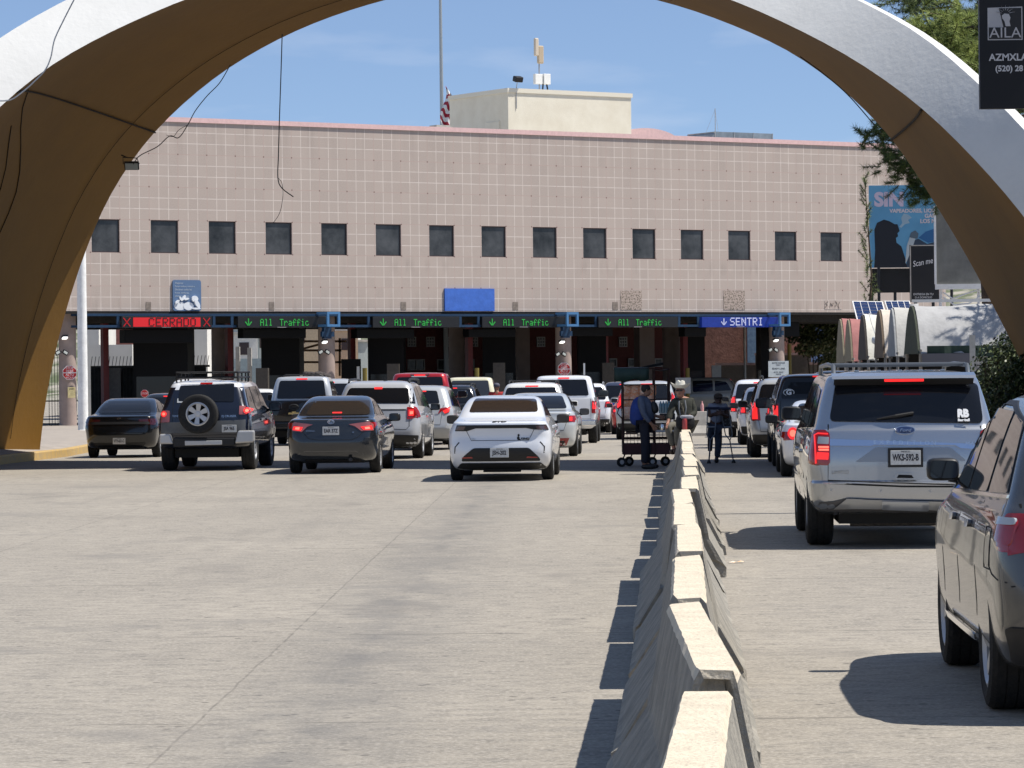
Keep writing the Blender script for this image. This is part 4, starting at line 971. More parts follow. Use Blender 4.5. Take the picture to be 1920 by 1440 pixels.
SED = [(.20, .42, -.30, .80, .30, .45), (.26, .17, -.15, .90, .34, .55), (.40, .04, -.05, .955, .34, .60), (.58, .0, -.02, .975, .34, .62), (.72, .02, -.07, 1.0, .32, .62), (.82, .05, -.2, .99, .30, .6),
       (.92, .08, -.6, .96, .26, .6), (.99, .09, -.9, .93, .24, .5), (1.02, .15, -1.03, .90, .24, .4), (1.045, .45, -1.15, .865, .24, .35), (1.07, .72, -1.27, .84, .24, .3), (1.20, 1.0, -1.55, .785, .26, .28),
       (1.32, 1.3, -1.85, .72, .26, .26), (1.40, 1.58, -2.15, .655, .26, .24), (1.44, 1.85, -2.35, .56, .22, .2), (1.455, 2.1, -2.5, .40, .15, .15)]
SUV = [(.26, .40, -.28, .82, .3, .45), (.32, .12, -.13, .92, .32, .5), (.45, .03, -.03, .97, .28, .55), (.62, .0, 0, .985, .26, .55), (.80, .03, -.03, 1.0, .24, .5), (.95, .06, -.2, .995, .22, .5),
       (1.05, .08, -.7, .975, .20, .5), (1.10, .09, -1.0, .955, .20, .4), (1.16, .13, -1.18, .93, .20, .3), (1.35, .24, -1.5, .87, .20, .28), (1.55, .38, -1.9, .80, .2, .26), (1.65, .46, -2.15, .745, .2, .24),
       (1.70, .54, -2.35, .68, .2, .2), (1.73, .72, -2.6, .56, .2, .2), (1.745, 1.0, -2.9, .38, .15, .15)]
PLOW = [(.42, .30, -.35, .85, .12, .4), (.50, .16, -.15, .94, .12, .5), (.70, .10, -.03, .98, .10, .5), (.90, .09, 0, 1.0, .08, .5), (1.08, .10, -.1, .985, .08, .45), (1.20, .11, -.5, .96, .07, .4), (1.28, .12, -1.2, .945, .07, .3), (1.31, .13, -1.5, .93, .06, .3)]
def scale_rows(R, W_, L_, H_, H0, z0=0, fy=None):
    out = []
    for (z, yr, yf, hf, rr, rf) in R:
        zz = z*H_/H0+z0; out.append((zz, yr, L_+yf, hf, rr, rf))
    return out
CUR = {}
def vehicle(name, px, D, kind, label, cat, L_=4.65, W_=1.8, H_=1.45, body=None, yaw=-2.8, group='cars queueing for the border lanes', wheelR=.33, rimR=.22, wb=None, ov=.95, tyw=.21,
            rows=None, nsp=5, rim_m=None, rstyle='s', mir=None, mirM=None, glassM=None, simple=False, bow=.1, roofM=None, win=True, seams=True, fit_x=None, ztop=None):
    X = GX(px, D) if fit_x is None else fit_x
    root = empty(name, (X, D, gz(D)), rad(yaw), label, cat, group)
    slope = math.atan(-.0062) if D > 72 else 0; root.rotation_euler = (slope, 0, rad(yaw))
    glassM = glassM or M_glass; body = body or paint('white', (.78, .78, .78)); wb = wb or L_*.58
    if kind == 'sedan': R0, H0 = rows or SED, 1.455
    elif kind in ('suv', 'van'): R0, H0 = rows or SUV, 1.745
    else: R0, H0 = rows or PLOW, 1.745
    R = scale_rows(R0, W_, L_, H_ if kind != 'pickup' else 1.745, H0)
    hb = hull(R, W_, L_, bow=bow)
    bo = hb.build('body', body, root)
    cs = []
    for y in (ov, ov+wb):
        for s in (-1, 1):
            c = MB(); c.lathe([(.001, 0), (wheelR+.055, 0), (wheelR+.055, .9), (.001, .9)], 28, M=Matrix.Translation((s*(W_/2-.30), y, wheelR*1.0)) @ Matrix.Rotation(rad(90*s), 4, 'Y')); cs.append(c)
    if kind == 'pickup' and not CUR.get('cap'):
        c = MB(); c.b2((-W_/2+.12, .22, .75), (W_/2-.12, 2.0, 2)); cs.append(c)
    cut(bo, cs); me = bo.data
    me.polygons.foreach_set('use_smooth', [True]*len(me.polygons)); me.set_sharp_from_angle(angle=rad(32))
    bv = bvh_of(bo)
    out = dict(root=root, body=bo, bv=bv, W=W_, L=L_, H=H_, D=D)
    if kind == 'pickup':
        y0 = 2.05 if not CUR.get('cap') else .2; zz = 1.25
        cab = [(zz, y0, L_-1.42, .90, .12, .3), (zz+.12, y0+.02, L_-1.55, .885, .14, .3), (zz+(H_-zz)*.55, y0+.09, L_-1.85, .83, .16, .28), (zz+(H_-zz)*.80, y0+.16, L_-2.1, .785, .2, .25), (H_-.045, y0+.22, L_-2.3, .73, .2, .22), (H_-.015, y0+.36, L_-2.5, .62, .2, .2), (H_, y0+.6, L_-2.8, .42, .15, .15)]
        cb = hull(cab, W_, L_, bow=.04, taper=.0); co = cb.build('cab', roofM or body, root); co.data.polygons.foreach_set('use_smooth', [True]*len(co.data.polygons)); co.data.set_sharp_from_angle(angle=rad(32))
        out['cv'] = bvh_of(co); out['cab'] = co
    # wheels
    for y in (ov, ov+wb):
        for s in (-1, 1): wheel(root, s*(W_/2-.025), y, wheelR, tyw, rimR, nsp, rim_m, rstyle)
    b = MB(); b.b2((-W_*.33, .42, wheelR*.62), (W_*.33, L_-.6, wheelR*1.25)); b.tube([(-W_*.4, ov, wheelR), (W_*.4, ov, wheelR)], .05, 8); b.build('underbody', M_under, root)
    # side glass
    if win:
        H = H_; gv = out.get('cv', bv)
        for s in (-1, 1):
            if kind == 'sedan':
                k = H/1.455; P = [[(1.42, 1.10), (2.28, 1.085), (2.30, 1.36), (1.78, 1.34), (1.52, 1.22)], [(2.36, 1.085), (3.15, 1.06), (2.80, 1.26), (2.55, 1.35), (2.38, 1.365)], [(1.14, 1.11), (1.35, 1.10), (1.45, 1.20), (1.38, 1.22)]]
                f = L_/4.65; P = [[(y*f, z*k) for y, z in p] for p in P]
            elif kind in ('suv', 'van'):
                k = H/1.745; f = L_/4.78; P = [[(.46, 1.19), (1.22, 1.17), (1.22, 1.60), (.72, 1.56), (.60, 1.44)], [(1.32, 1.17), (2.25, 1.15), (2.25, 1.62), (1.32, 1.61)], [(2.33, 1.15), (3.32, 1.12), (2.95, 1.40), (2.62, 1.60), (2.33, 1.62)]]
                P = [[(y*f, z*k) for y, z in p] for p in P]
            else:
                a = 2.05 if not CUR.get('cap') else .2; z0, z1 = 1.36, H-.16; yf = L_
                P = [[(a+.22, z0), (a+1.02, z0), (a+1.02, z1), (a+.34, z1)], [(a+1.12, z0), (yf-1.85, z0), (yf-2.25, z1), (a+1.12, z1)]]
                if CUR.get('cap'): P = [[(.45, z0), (2.0, z0), (2.0, z1-.02), (.6, z1-.02)], [(2.35, z0), (3.0, z0), (3.0, z1), (2.35, z1)], [(3.1, z0), (yf-1.85, z0), (yf-2.25, z1), (3.1, z1)]]
            for p in P: patch(gv, rpoly(p, .04), 'S', .008, .09, name='side_window', m=glassM, parent=root, sgn=s)
            if seams and not simple:
                zt = 1.05*(H/1.455) if kind == 'sedan' else 1.12
                for yy in ((1.40, 2.32, 3.3) if kind == 'sedan' else (1.27, 2.29, 3.35)) if kind != 'pickup' else (2.06, 3.12, L_-1.8):
                    yy *= L_/4.7 if kind != 'pickup' else 1
                    patch(bv, ribbon([(yy+.08, .36), (yy, .55), (yy, zt)], .010), 'S', .002, .25, .004, name='door_gap', m=M_gap, parent=root, sgn=s)
                for yy in (1.55, 2.5):
                    yy *= L_/4.7; 
                    if kind == 'pickup': yy += 1.1
                    patch(bv, rpoly([(yy, zt-.16), (yy+.2, zt-.165), (yy+.2, zt-.125), (yy, zt-.12)], .02), 'S', .022, .1, .02, name='door_handle', m=body, parent=root, sgn=s)
        k = H/1.455
        wv = out.get('cv', bv); zt = H-.10; hw = W_/2
        if kind == 'sedan': wp = [(-hw*.74, 1.09*k), (hw*.74, 1.09*k), (hw*.60, 1.375*k), (-hw*.60, 1.375*k)]
        elif kind == 'pickup': wp = [(-hw*.80, 1.38), (hw*.80, 1.38), (hw*.68, H-.14), (-hw*.68, H-.14)]
        else: wp = [(-hw*.82, 1.2*H/1.745), (hw*.82, 1.2*H/1.745), (hw*.68, 1.62*H/1.745), (-hw*.68, 1.62*H/1.745)]
        patch(wv, rpoly(wp, .06), 'F', .012, .09, name='windscreen', m=glassM, parent=root)
        # headlights
        for s in (-1, 1):
            z = .62 if kind == 'sedan' else (.78 if kind != 'pickup' else .95)
            patch(bv, rpoly([(s*hw*.5, z), (s*hw*.86, z+.02), (s*hw*.86, z+.14), (s*hw*.55, z+.10)], .03), 'F', .008, .1, name='headlight', m=M_clear, parent=root)
    if mir is not None: mirrors(root, mir[0], mir[1], W_/2+.07 if len(mir) < 3 else mir[2]+.11, mirM or body, big=mir[3] if len(mir) > 3 else 1)
    return out
def lamp(v, polyR=None, polyS=None, s=1, core=None, hot=None, clear=None, m=None, off=.012):
    """tail light: rear patch + side wrap; polygons given for the right side (x>0) and mirrored"""
    root, bv = v['root'], v['bv']; o = None
    if polyR: o = patch(bv, rpoly([(s*x, z) for x, z in polyR], .02), 'R', off, .06, name='taillight', m=m or M_lens, parent=root)
    if polyS:
        q = patch(bv, rpoly(polyS, .02), 'S', off, .06, name='taillight_side' if o else 'taillight', m=m or M_lens, parent=o or root, sgn=s)
        o = o or q
    for nm, pl, mm in (('brake_lamp', core, M_lit), ('bulb', hot, M_hot), ('clear_section', clear, M_clear)):
        if pl:
            for i, p in enumerate(pl if isinstance(pl[0][0], (tuple, list)) else [pl]):
                patch(bv, rpoly([(s*x, z) for x, z in p], .012), 'R', off+.006, .06, name=nm, m=mm, parent=o)
    return o
def rear(v, poly, m, name, off=.006, r=.03, par=None, bv=None, step=.08, th=.012):
    if 'window' in name: off = max(off, .012); step = .045; th = .02
    return patch(bv or v['bv'], rpoly(poly, r) if r else poly, 'R', off, step, th, name=name, m=m, parent=par or v['root'])
def line(v, pts, name='panel_gap', w=.012, m=None, bv=None, off=.003, par=None): return patch(bv or v['bv'], ribbon(pts, w), 'R', off, .12, .006, name=name, m=m or M_gap, parent=par or v['root'])
def Kf(cx, D, px_ref=None):     # photo px -> local rear-view coordinates of a car whose rear plane is at D
    s = F/D; gy = 700-.0103*(cx-960)+s*(CAMZ-gz(D)); return lambda *P: [((x-cx)/s, (gy-y)/s) for x, y in P]

# ---- generic decoration for cars of which little shows
def deco(v, kind, high=True, lampz=None, plate_t=None, lit=True, bumperM=None, lw=.17, lamph=.22, wiper=False, glassM=None):
    W_, H, root, bv = v['W'], v['H'], v['root'], v['bv']; hw = W_/2; gm = glassM or M_glass
    if kind == 'sedan':
        k = H/1.455; rear(v, [(-hw*.72, 1.09*k), (hw*.72, 1.09*k), (hw*.58, 1.38*k), (-hw*.58, 1.38*k)], gm, 'rear_window', .004, .06)
        lz = lampz or .78
        for s in (-1, 1): lamp(v, [(hw*.55, lz), (hw*.93, lz-.02), (hw*.93, lz+.13), (hw*.50, lz+.12)], [(.10, lz), (.42, lz+.05), (.40, lz+.13), (.10, lz+.13)], s, core=[(hw*.70, lz+.02), (hw*.86, lz+.01), (hw*.86, lz+.10), (hw*.68, lz+.10)] if lit else None)
        rear(v, [(-hw*.6, .24), (hw*.6, .24), (hw*.7, .36), (-hw*.7, .36)], M_trim, 'bumper_trim', .008)
        line(v, [(-hw*.80, .98), (-hw*.66, .60), (hw*.66, .60), (hw*.80, .98)], 'boot_gap')
        if high: rear(v, [(-.14, 1.35*k), (.14, 1.35*k), (.14, 1.37*k), (-.14, 1.37*k)], M_lit, 'high_brake_light', .01, .004)
        if plate_t: plate(root, bv, 0, .70, plate_t)
    elif kind in ('suv', 'van'):
        k = H/1.745; rear(v, [(-hw*.80, 1.17*k), (hw*.80, 1.17*k), (hw*.70, 1.60*k), (-hw*.70, 1.60*k)], gm, 'rear_window', .004, .07)
        lz = lampz or .92
        for s in (-1, 1): lamp(v, [(hw*.74, lz), (hw*.96, lz), (hw*.955, lz+lamph), (hw*.78, lz+lamph)], [(.08, lz), (.32, lz+.03), (.28, lz+lamph), (.08, lz+lamph)], s, core=[(hw*.80, lz+.03), (hw*.92, lz+.03), (hw*.92, lz+lamph-.04), (hw*.82, lz+lamph-.04)] if lit else None)
        rear(v, [(-hw*.88, .30), (hw*.88, .30), (hw*.93, .50), (-hw*.93, .50)], bumperM or M_trim, 'rear_bumper', .02)
        line(v, [(-hw*.84, 1.14*k), (-hw*.74, .56), (hw*.74, .56), (hw*.84, 1.14*k)], 'tailgate_gap')
        if high: rear(v, [(-.17, 1.625*k), (.17, 1.625*k), (.17, 1.65*k), (-.17, 1.65*k)], M_lit, 'high_brake_light', .012, .004)
        if plate_t: plate(root, bv, 0, .78, plate_t)
    else:
        cv = v['cv']; rear(v, [(-hw*.72, 1.36), (hw*.72, 1.36), (hw*.64, H-.13), (-hw*.64, H-.13)], gm, 'rear_window', .004, .06, bv=cv)
        for s in (-1, 1): lamp(v, [(hw*.84, .86), (hw*.97, .86), (hw*.965, 1.22), (hw*.85, 1.22)], [(.10, .86), (.20, .86), (.20, 1.22), (.10, 1.22)], s, core=[(hw*.865, .98), (hw*.95, .98), (hw*.95, 1.18), (hw*.87, 1.18)] if lit else None)
        line(v, [(-hw*.82, 1.27), (-hw*.82, .70), (hw*.82, .70), (hw*.82, 1.27)], 'tailgate_gap')
        b = MB(); b.b2((-hw*.97, -.06, .50), (hw*.97, .14, .68)); b.build('rear_bumper', bumperM or M_chrome, root, bevel=.03)
        if high: rear(v, [(-.16, H-.10), (.16, H-.10), (.16, H-.065), (-.16, H-.065)], M_lit, 'high_brake_light', .012, .004, bv=cv)
        b = MB(); b.b2((-.10, .07, 1.08), (.10, .10, 1.14)); b.build('tailgate_handle', M_trim, root, bevel=.01)
        if plate_t:
            p_ = MB(); p_.box((0, 0, 0), (.31, .008, .15)); o = p_.build('number_plate', M_plate, root, loc=(0, -.07, .59)); text('lettering', plate_t, .09, M_ink, o, Matrix.Translation((0, -.006, 0)) @ Matrix.Rotation(rad(90), 4, 'X'), depth=.001, bold=.002)
def rails(v, y0, y1, x, z, m=None, h=.05, cross=True, r=.018):
    root = v['root']; m = m or M_trim
    for s in (-1, 1):
        b = MB(); b.tube([(s*x, y0, z-.02), (s*x, y0+.15, z+h), (s*x*.985, (y0+y1)/2, z+h+.02), (s*x, y1-.15, z+h), (s*x, y1, z-.02)], r, 8); b.build('roof_rail', m, root, smooth=True)
    if cross:
        for yy in (y0+.4, y1-.5): b = MB(); b.tube([(-x, yy, z+h+.01), (x, yy, z+h+.01)], r*.9, 8); b.build('roof_crossbar', m, root, smooth=True)
P_white = paint('white', (.74, .76, .80)); P_white2 = paint('pearl_white', (.70, .70, .68)); P_silver = paint('silver', (.50, .52, .54), .25, .3); P_grey = paint('dark_grey', (.020, .024, .030), .3, .25)
P_navy = paint('navy', (.007, .010, .022), .2, .25); P_black = paint('black', (.004, .005, .007), 0, .22, .6); P_red = paint('red', (.42, .012, .018), .3, .3); P_cream = paint('cream', (.72, .68, .50), 0, .35)
P_pew = paint('pewter', (.10, .10, .10), .5, .27, .6); P_dk = paint('charcoal', (.018, .02, .026), .3, .3); P_beige = paint('beige', (.22, .21, .18), .3, .4); P_exp = paint('bright_silver', (.42, .44, .47), .8, .26)

# ---- white sedan, centre
D = 58.4; v = vehicle('parked_sedan' if 0 else 'sedan', 935, D, 'sedan', 'white four door sedan with full width black light bar, nearest left of the barriers', 'car', 4.72, 1.84, 1.46, P_white, wheelR=.335, rimR=.24, ov=1.0, mir=(3.05, 1.03), mirM=M_black, rstyle='d',
    rows=[(.18, .5, -.35, .82, .30, .45), (.24, .20, -.15, .90, .32, .55), (.36, .08, -.05, .955, .32, .60), (.50, .02, -.02, .98, .32, .62), (.62, .03, -.02, .99, .30, .62), (.76, .06, -.12, .995, .28, .6), (.88, .05, -.35, .965, .26, .6), (.955, .04, -.7, .93, .26, .5), (1.0, .05, -.95, .90, .24, .4), (1.02, .10, -1.05, .885, .24, .4),
          (1.05, .42, -1.15, .86, .24, .35), (1.08, .66, -1.27, .835, .24, .3), (1.20, .98, -1.55, .785, .26, .28), (1.32, 1.3, -1.85, .725, .26, .26), (1.40, 1.6, -2.15, .665, .26, .24), (1.44, 1.9, -2.35, .57, .22, .2), (1.46, 2.2, -2.5, .40, .15, .15)])
k = Kf(935, D); root = v['root']
rear(v, k((872, 774), (1004, 774), (998, 750), (880, 748)), mat('brown_tint_glass', (.030, .022, .018), .07, 0, .5), 'rear_window', .004, .05)
bar = rear(v, k((851, 808), (855, 797), (1022, 797), (1027, 807), (1000, 806), (985, 803), (890, 803), (875, 808)), M_black, 'light_bar', .012, .01)
for q in (k((852, 806), (856, 799), (872, 799), (868, 806)), k((1006, 806), (1003, 799), (1021, 799), (1025, 806))): patch(v['bv'], rpoly(q, .01), 'R', .02, .05, name='taillight', m=mat('smoked_lens', (.08, .05, .055), .15, coat=1), parent=root)
rear(v, k((866, 856), (886, 840), (990, 840), (1008, 857), (1012, 865), (862, 865)), M_trim, 'bumper_insert', .008, .04)
rear(v, k((862, 868), (1012, 868), (1022, 878), (990, 882), (884, 882), (852, 878)), M_trim, 'diffuser', .012, .03)
for s in (-1, 1): rear(v, k(*[(935+s*52, 856), (935+s*70, 857), (935+s*72, 859), (935+s*50, 859)]), M_lens, 'bumper_reflector', .014, .005)
line(v, k((868, 788), (872, 806), (882, 826), (990, 826), (1000, 806), (1005, 788)), 'boot_gap', .009)
for s in (-1, 1): line(v, k(*[(935+s*(85 if s < 0 else 83), 850), (935+s*84, 838), (935+s*76, 829)]), 'vent_line', .02)
plate(root, v['bv'], 0, k((935, 849))[0][1], 'JSH-202', .32, .16)
emblem(root, v['bv'], 0, k((935, 791))[0][1], 'BYD', .085, M_trim, sx=1.5, bold=.004, name='brand_lettering')
b = MB(); z = k((971, 822))[0]
for (dx, dz, r) in ((0, .05, .022), (-.005, 0, .03), (.01, -.04, .035), (-.02, -.05, .02)): b.prism([(dx+r*.8*math.cos(a*.628), dz+r*math.sin(a*.628)) for a in range(10)], -.004, M=Matrix.Translation((z[0], v['bv'].ray_cast(Vector((z[0], -4, z[1])), Vector((0, 1, 0)))[0].y-.006-.001*r, z[1])) @ Matrix.Rotation(rad(90), 4, 'X'))
b.build('sticker', M_trim, root)
emblem(root, v['bv'], z[0]+.11, z[1]-.01, 'KING', .045, M_trim, sx=1.3, bold=.002, name='model_lettering'); emblem(root, v['bv'], k((886, 823))[0][0], k((886, 823))[0][1], 'DM-i', .03, M_steel, name='model_lettering')
b = MB(); b.tube([(-.30, .42, .20), (.35, .42, .20)], .05, 10); b.build('exhaust_box', M_dark, root)
# ---- grey sedan
D = 63.8; v = vehicle('sedan', 619, D, 'sedan', 'dark grey sedan with lit brake lights, between the spare wheel SUV and white sedan', 'car', 4.62, 1.775, 1.455, P_grey, wheelR=.32, rimR=.21, mir=(3.0, 1.02), glassM=M_glass)
k = Kf(619, D); root = v['root']
# see-through rear window: brown tinted glass with seats behind it
rear(v, k((562, 779), (684, 779), (680, 752), (577, 752)), mat('brown_tint_glass_b', (.026, .021, .018), .08, 0, .5), 'rear_window', .004, .05)
for px in (592, 663): rear(v, k((px-7, 778), (px+8, 778), (px+7, 767), (px-5, 766)), mat('headrest_grey', (.16, .155, .15), .8), 'headrest', .006, .03, step=.2)
hb = rear(v, k((614, 777), (632, 777), (632, 774), (614, 774)), M_lit, 'high_brake_light', .012, .004)
rear(v, k((640, 776), (648, 777), (645, 769), (641, 768)), M_lens, 'brake_reflection', .008, .01)
LP = {-1: [(545, 808), (564, 810), (574, 800), (585, 796), (549, 791), (545, 797)], 1: [(698, 808), (676, 809), (664, 800), (652, 796), (690, 791), (697, 796)]}
for s in (-1, 1):
    o = patch(v['bv'], rpoly(k(*LP[s]), .01), 'R', .014, .05, name='taillight', m=mat('tail_lens_pink', (.34, .10, .10), .15, coat=1), parent=root)
    c = k(*([(546, 806), (562, 808), (566, 801), (548, 799)] if s < 0 else [(696, 806), (680, 807), (674, 801), (694, 799)])); patch(v['bv'], rpoly(c, .01), 'R', .020, .05, name='brake_lamp', m=M_lit, parent=o)
    c = k(*([(551, 805), (559, 806), (560, 801), (552, 801)] if s < 0 else [(692, 805), (683, 806), (682, 802), (690, 801)])); patch(v['bv'], rpoly(c, .01), 'R', .026, .05, name='bulb', m=M_hot, parent=o)
    patch(v['bv'], rpoly([(.12, .84), (.45, .93), (.42, .965), (.12, .96)], .02), 'S', .012, .06, name='taillight_side', m=M_lens, parent=o, sgn=s)
plate(root, v['bv'], 0, k((619, 808))[0][1], 'EAR 37Z', .31, .155)
b = MB(); 
def ringpatch(b, cx, cz, rx, rz_, w, y, n=20):
    pts = [(cx+rx*math.cos(2*math.pi*i/n), y, cz+rz_*math.sin(2*math.pi*i/n)) for i in range(n+1)]; b.tube(pts, w, 5, cap=False)
def yat(v, x, z): 
    h = v['bv'].ray_cast(Vector((x, -4, z)), Vector((0, 1, 0))); return h[0].y if h[0] else 0
z = k((618, 791))[0][1]; y = yat(v, 0, z)-.008; ringpatch(b, 0, z, .058, .042, .006, y); ringpatch(b, 0, z, .022, .04, .005, y-.003); ringpatch(b, 0, z+.012, .042, .018, .005, y-.002); b.build('badge', M_chrome, root)
line(v, k((551, 788), (560, 804), (577, 822), (594, 825), (658, 825), (670, 820), (690, 800), (694, 788)), 'boot_gap', .009)
line(v, k((556, 852), (570, 846), (664, 846), (680, 852)), 'bumper_crease', .014, P_pew)
rear(v, k((566, 862), (676, 862), (670, 869), (576, 869)), M_trim, 'bumper_trim', .006)
emblem(root, v['bv'], k((580, 808))[0][0], k((580, 808))[0][1], 'COROLLA', .035, M_chrome, name='model_lettering'); emblem(root, v['bv'], k((661, 811))[0][0], k((661, 811))[0][1], 'LE', .035, M_chrome, name='model_lettering')
b = MB(); b.tube([(.36, .05, .27), (.36, .4, .27)], .035, 12); b.build('exhaust_tip', M_dark, root)
# ---- retro SUV with spare wheel
D = 66.9; FJ = [(.42, .30, -.25, .84, .2, .45), (.48, .10, -.12, .93, .24, .5), (.60, .04, -.03, .985, .2, .5), (.80, .03, 0, 1.0, .14, .5), (1.0, .05, -.1, .98, .12, .5), (1.12, .07, -.4, .955, .12, .4), (1.2, .09, -1.05, .93, .12, .3), (1.26, .12, -1.25, .90, .14, .3), (1.45, .22, -1.42, .84, .16, .28), (1.60, .30, -1.6, .79, .16, .26), (1.70, .36, -1.75, .74, .18, .24), (1.74, .46, -1.95, .66, .2, .2), (1.765, .65, -2.2, .52, .2, .2), (1.775, .95, -2.5, .36, .15, .15)]
v = vehicle('off_road_suv', 381, D, 'suv', 'dark navy off-road SUV with white roof, roof rack and spare wheel on its tailgate', 'car', 4.6, 1.905, 1.775, P_navy, rows=[(z*1.745/1.775, a, b_, c, d, e) for z, a, b_, c, d, e in FJ], wheelR=.41, rimR=.22, ov=.88, tyw=.27, mir=(3.15, 1.22, .93, 1.15), mirM=M_black, rstyle='w', nsp=6, bow=.05)
k = Kf(381, D); root = v['root']; bv = v['bv']
v['body'].data.materials.append(P_white); wi = len(v['body'].data.materials)-1
for pl_ in v['body'].data.polygons:
    if pl_.center.z > 1.625: pl_.material_index = wi
rear(v, k((323, 731), (329, 718), (449, 717), (456, 730), (443, 728), (441, 719), (334, 721), (331, 731)), P_white, 'roof_edge', .008, .01)
rear(v, k((331, 752), (436, 754), (435, 720), (333, 723)), M_glass, 'rear_window', .006, .03)
rear(v, k((371, 721), (394, 721), (394, 718), (371, 718)), M_lens, 'high_brake_light', .02, .004)
rear(v, k((299, 812), (476, 809), (476, 785), (450, 788), (299, 792)), mat('grey_cladding', (.10, .105, .11), .5), 'grey_cladding', .006, .02)
for s in (-1, 1):
    P = [(299, 792), (316, 791), (316, 770), (301, 768)] if s < 0 else [(447, 778), (469, 778), (470, 763), (447, 762)]
    o = rear(v, k(*P), mat('tail_lens_pink', (.34, .10, .10), .15), 'taillight', .02, .01)
    c = (305, 776) if s < 0 else (460, 771); q = k(c)[0]; patch(bv, [(q[0]+.055*math.cos(a*.524), q[1]+.055*math.sin(a*.524)) for a in range(12)], 'R', .028, .06, name='brake_lamp', m=M_lit, parent=o)
    patch(bv, [(q[0]+.03*math.cos(a*.524), q[1]+.03*math.sin(a*.524)) for a in range(12)], 'R', .034, .06, name='bulb', m=M_hot, parent=o)
    P = [(298, 832), (324, 832), (318, 813), (298, 813)] if s < 0 else [(440, 832), (476, 830), (476, 808), (446, 808)]
    b = MB(); Q = k(*P); b.prism(Q, .22, M=Matrix.Translation((0, .16, 0)) @ Matrix.Rotation(rad(90), 4, 'X')); b.build('bumper_corner', mat('bumper_silver', (.5, .5, .5), .4, .4), root, bevel=.03)
b = MB(); Q = k((324, 838), (440, 836), (440, 822), (324, 820)); b.prism(Q, .24, M=Matrix.Translation((0, .2, 0)) @ Matrix.Rotation(rad(90), 4, 'X')); b.build('rear_bumper', M_trim, root, bevel=.02)
b = MB(); Q = k((346, 835), (416, 834), (416, 826), (346, 826)); b.prism(Q, .03, M=Matrix.Translation((0, -.04, 0)) @ Matrix.Rotation(rad(90), 4, 'X')); b.build('bumper_step', mat('bumper_silver', (.5, .5, .5), .4, .4), root, bevel=.01)
q = k((375, 776))[0]; sp_ = wheel(root, .27, 0, .385, .25, .235, 6, M_alloy, 'w'); sp_.name = 'spare_wheel'; sp_.location = (q[0]-.02, -.13, q[1]); sp_.rotation_euler = (0, 0, rad(-90))
p = plate(root, bv, k((429, 804))[0][0], k((429, 804))[0][1], 'JSA 965', .29, .145); p.location.y -= .02
emblem(root, bv, k((329, 780))[0][0], k((329, 780))[0][1], 'TOYOTA', .05, M_chrome, name='brand_lettering', sx=.8); emblem(root, bv, k((428, 781))[0][0], k((428, 781))[0][1], 'FJ CRUISER', .06, M_chrome, name='model_lettering')
rear(v, k((329, 755), (340, 755), (340, 747), (329, 747)), M_clear, 'sticker', .01, .005)
line(v, k((322, 745), (320, 817), (446, 815), (448, 745)), 'tailgate_gap', .01)
b = MB(); 
for (p0, p1) in (((-.60, .50), (.60, .50)), ((-.60, .50), (-.62, 2.3)), ((.60, .50), (.62, 2.3)), ((-.62, 2.3), (.62, 2.3))):
    for z in (1.83, 1.93): b.tube([(p0[0], p0[1], z), (p1[0], p1[1], z)], .02, 6)
for x in (-.55, -.3, 0, .3, .55): b.tube([(x, .5, 1.82), (x, 2.3, 1.82)], .014, 5); b.tube([(x, .5, 1.83), (x, .5, 1.93)], .013, 5)
for y in (.6, 1.2, 1.8, 2.2):
    for s in (-1, 1): b.tube([(s*.61, y, 1.70), (s*.61, y, 1.93)], .018, 5)
b.build('roof_rack', M_trim, root)
# ---- black sedan, far left
D = 81.2; v = vehicle('sedan', 222, D, 'sedan', 'shiny black sedan in the arch shade, leftmost car beside the kerb', 'car', 4.65, 1.80, 1.43, P_black, wheelR=.32, rimR=.22, mir=(3.0, 1.0))
root = v['root']; M_lens0 = M_lens; M_lens = mat('tail_lens_dark', (.05, .006, .008), .15, coat=1); deco(v, 'sedan', False, .80, lit=False); M_lens = M_lens0; plate(root, v['bv'], 0, .405, 'VTY-651-C', .30, .15); rear(v, [(-.72, .80), (.72, .80), (.70, .86), (-.70, .86)], M_black, 'garnish', .015, .01); emblem(root, v['bv'], 0, .94, 'KIA', .06, M_chrome, name='brand_lettering')
# ---- dark sedan beyond it
v = vehicle('hatchback', 313, 95, 'suv', 'dark slate car roof showing between the black sedan and the spare wheel SUV', 'car', 4.3, 1.75, 1.56, P_grey, wheelR=.31, rimR=.2, mir=(2.8, 1.0), simple=True); deco(v, 'suv')
v = vehicle('van', 362, 108, 'suv', 'white van mostly hidden behind the roof rack SUV', 'van', 5.2, 1.95, 2.02, P_white2, wheelR=.34, rimR=.22, mir=(3.6, 1.3), simple=True); deco(v, 'van', lit=False)
v = vehicle('suv', 474, 121, 'suv', 'small white SUV glimpsed between roof rack SUV and black pickup', 'car', 4.6, 1.85, 1.72, P_white2, simple=True, mir=(3.2, 1.1)); deco(v, 'suv')
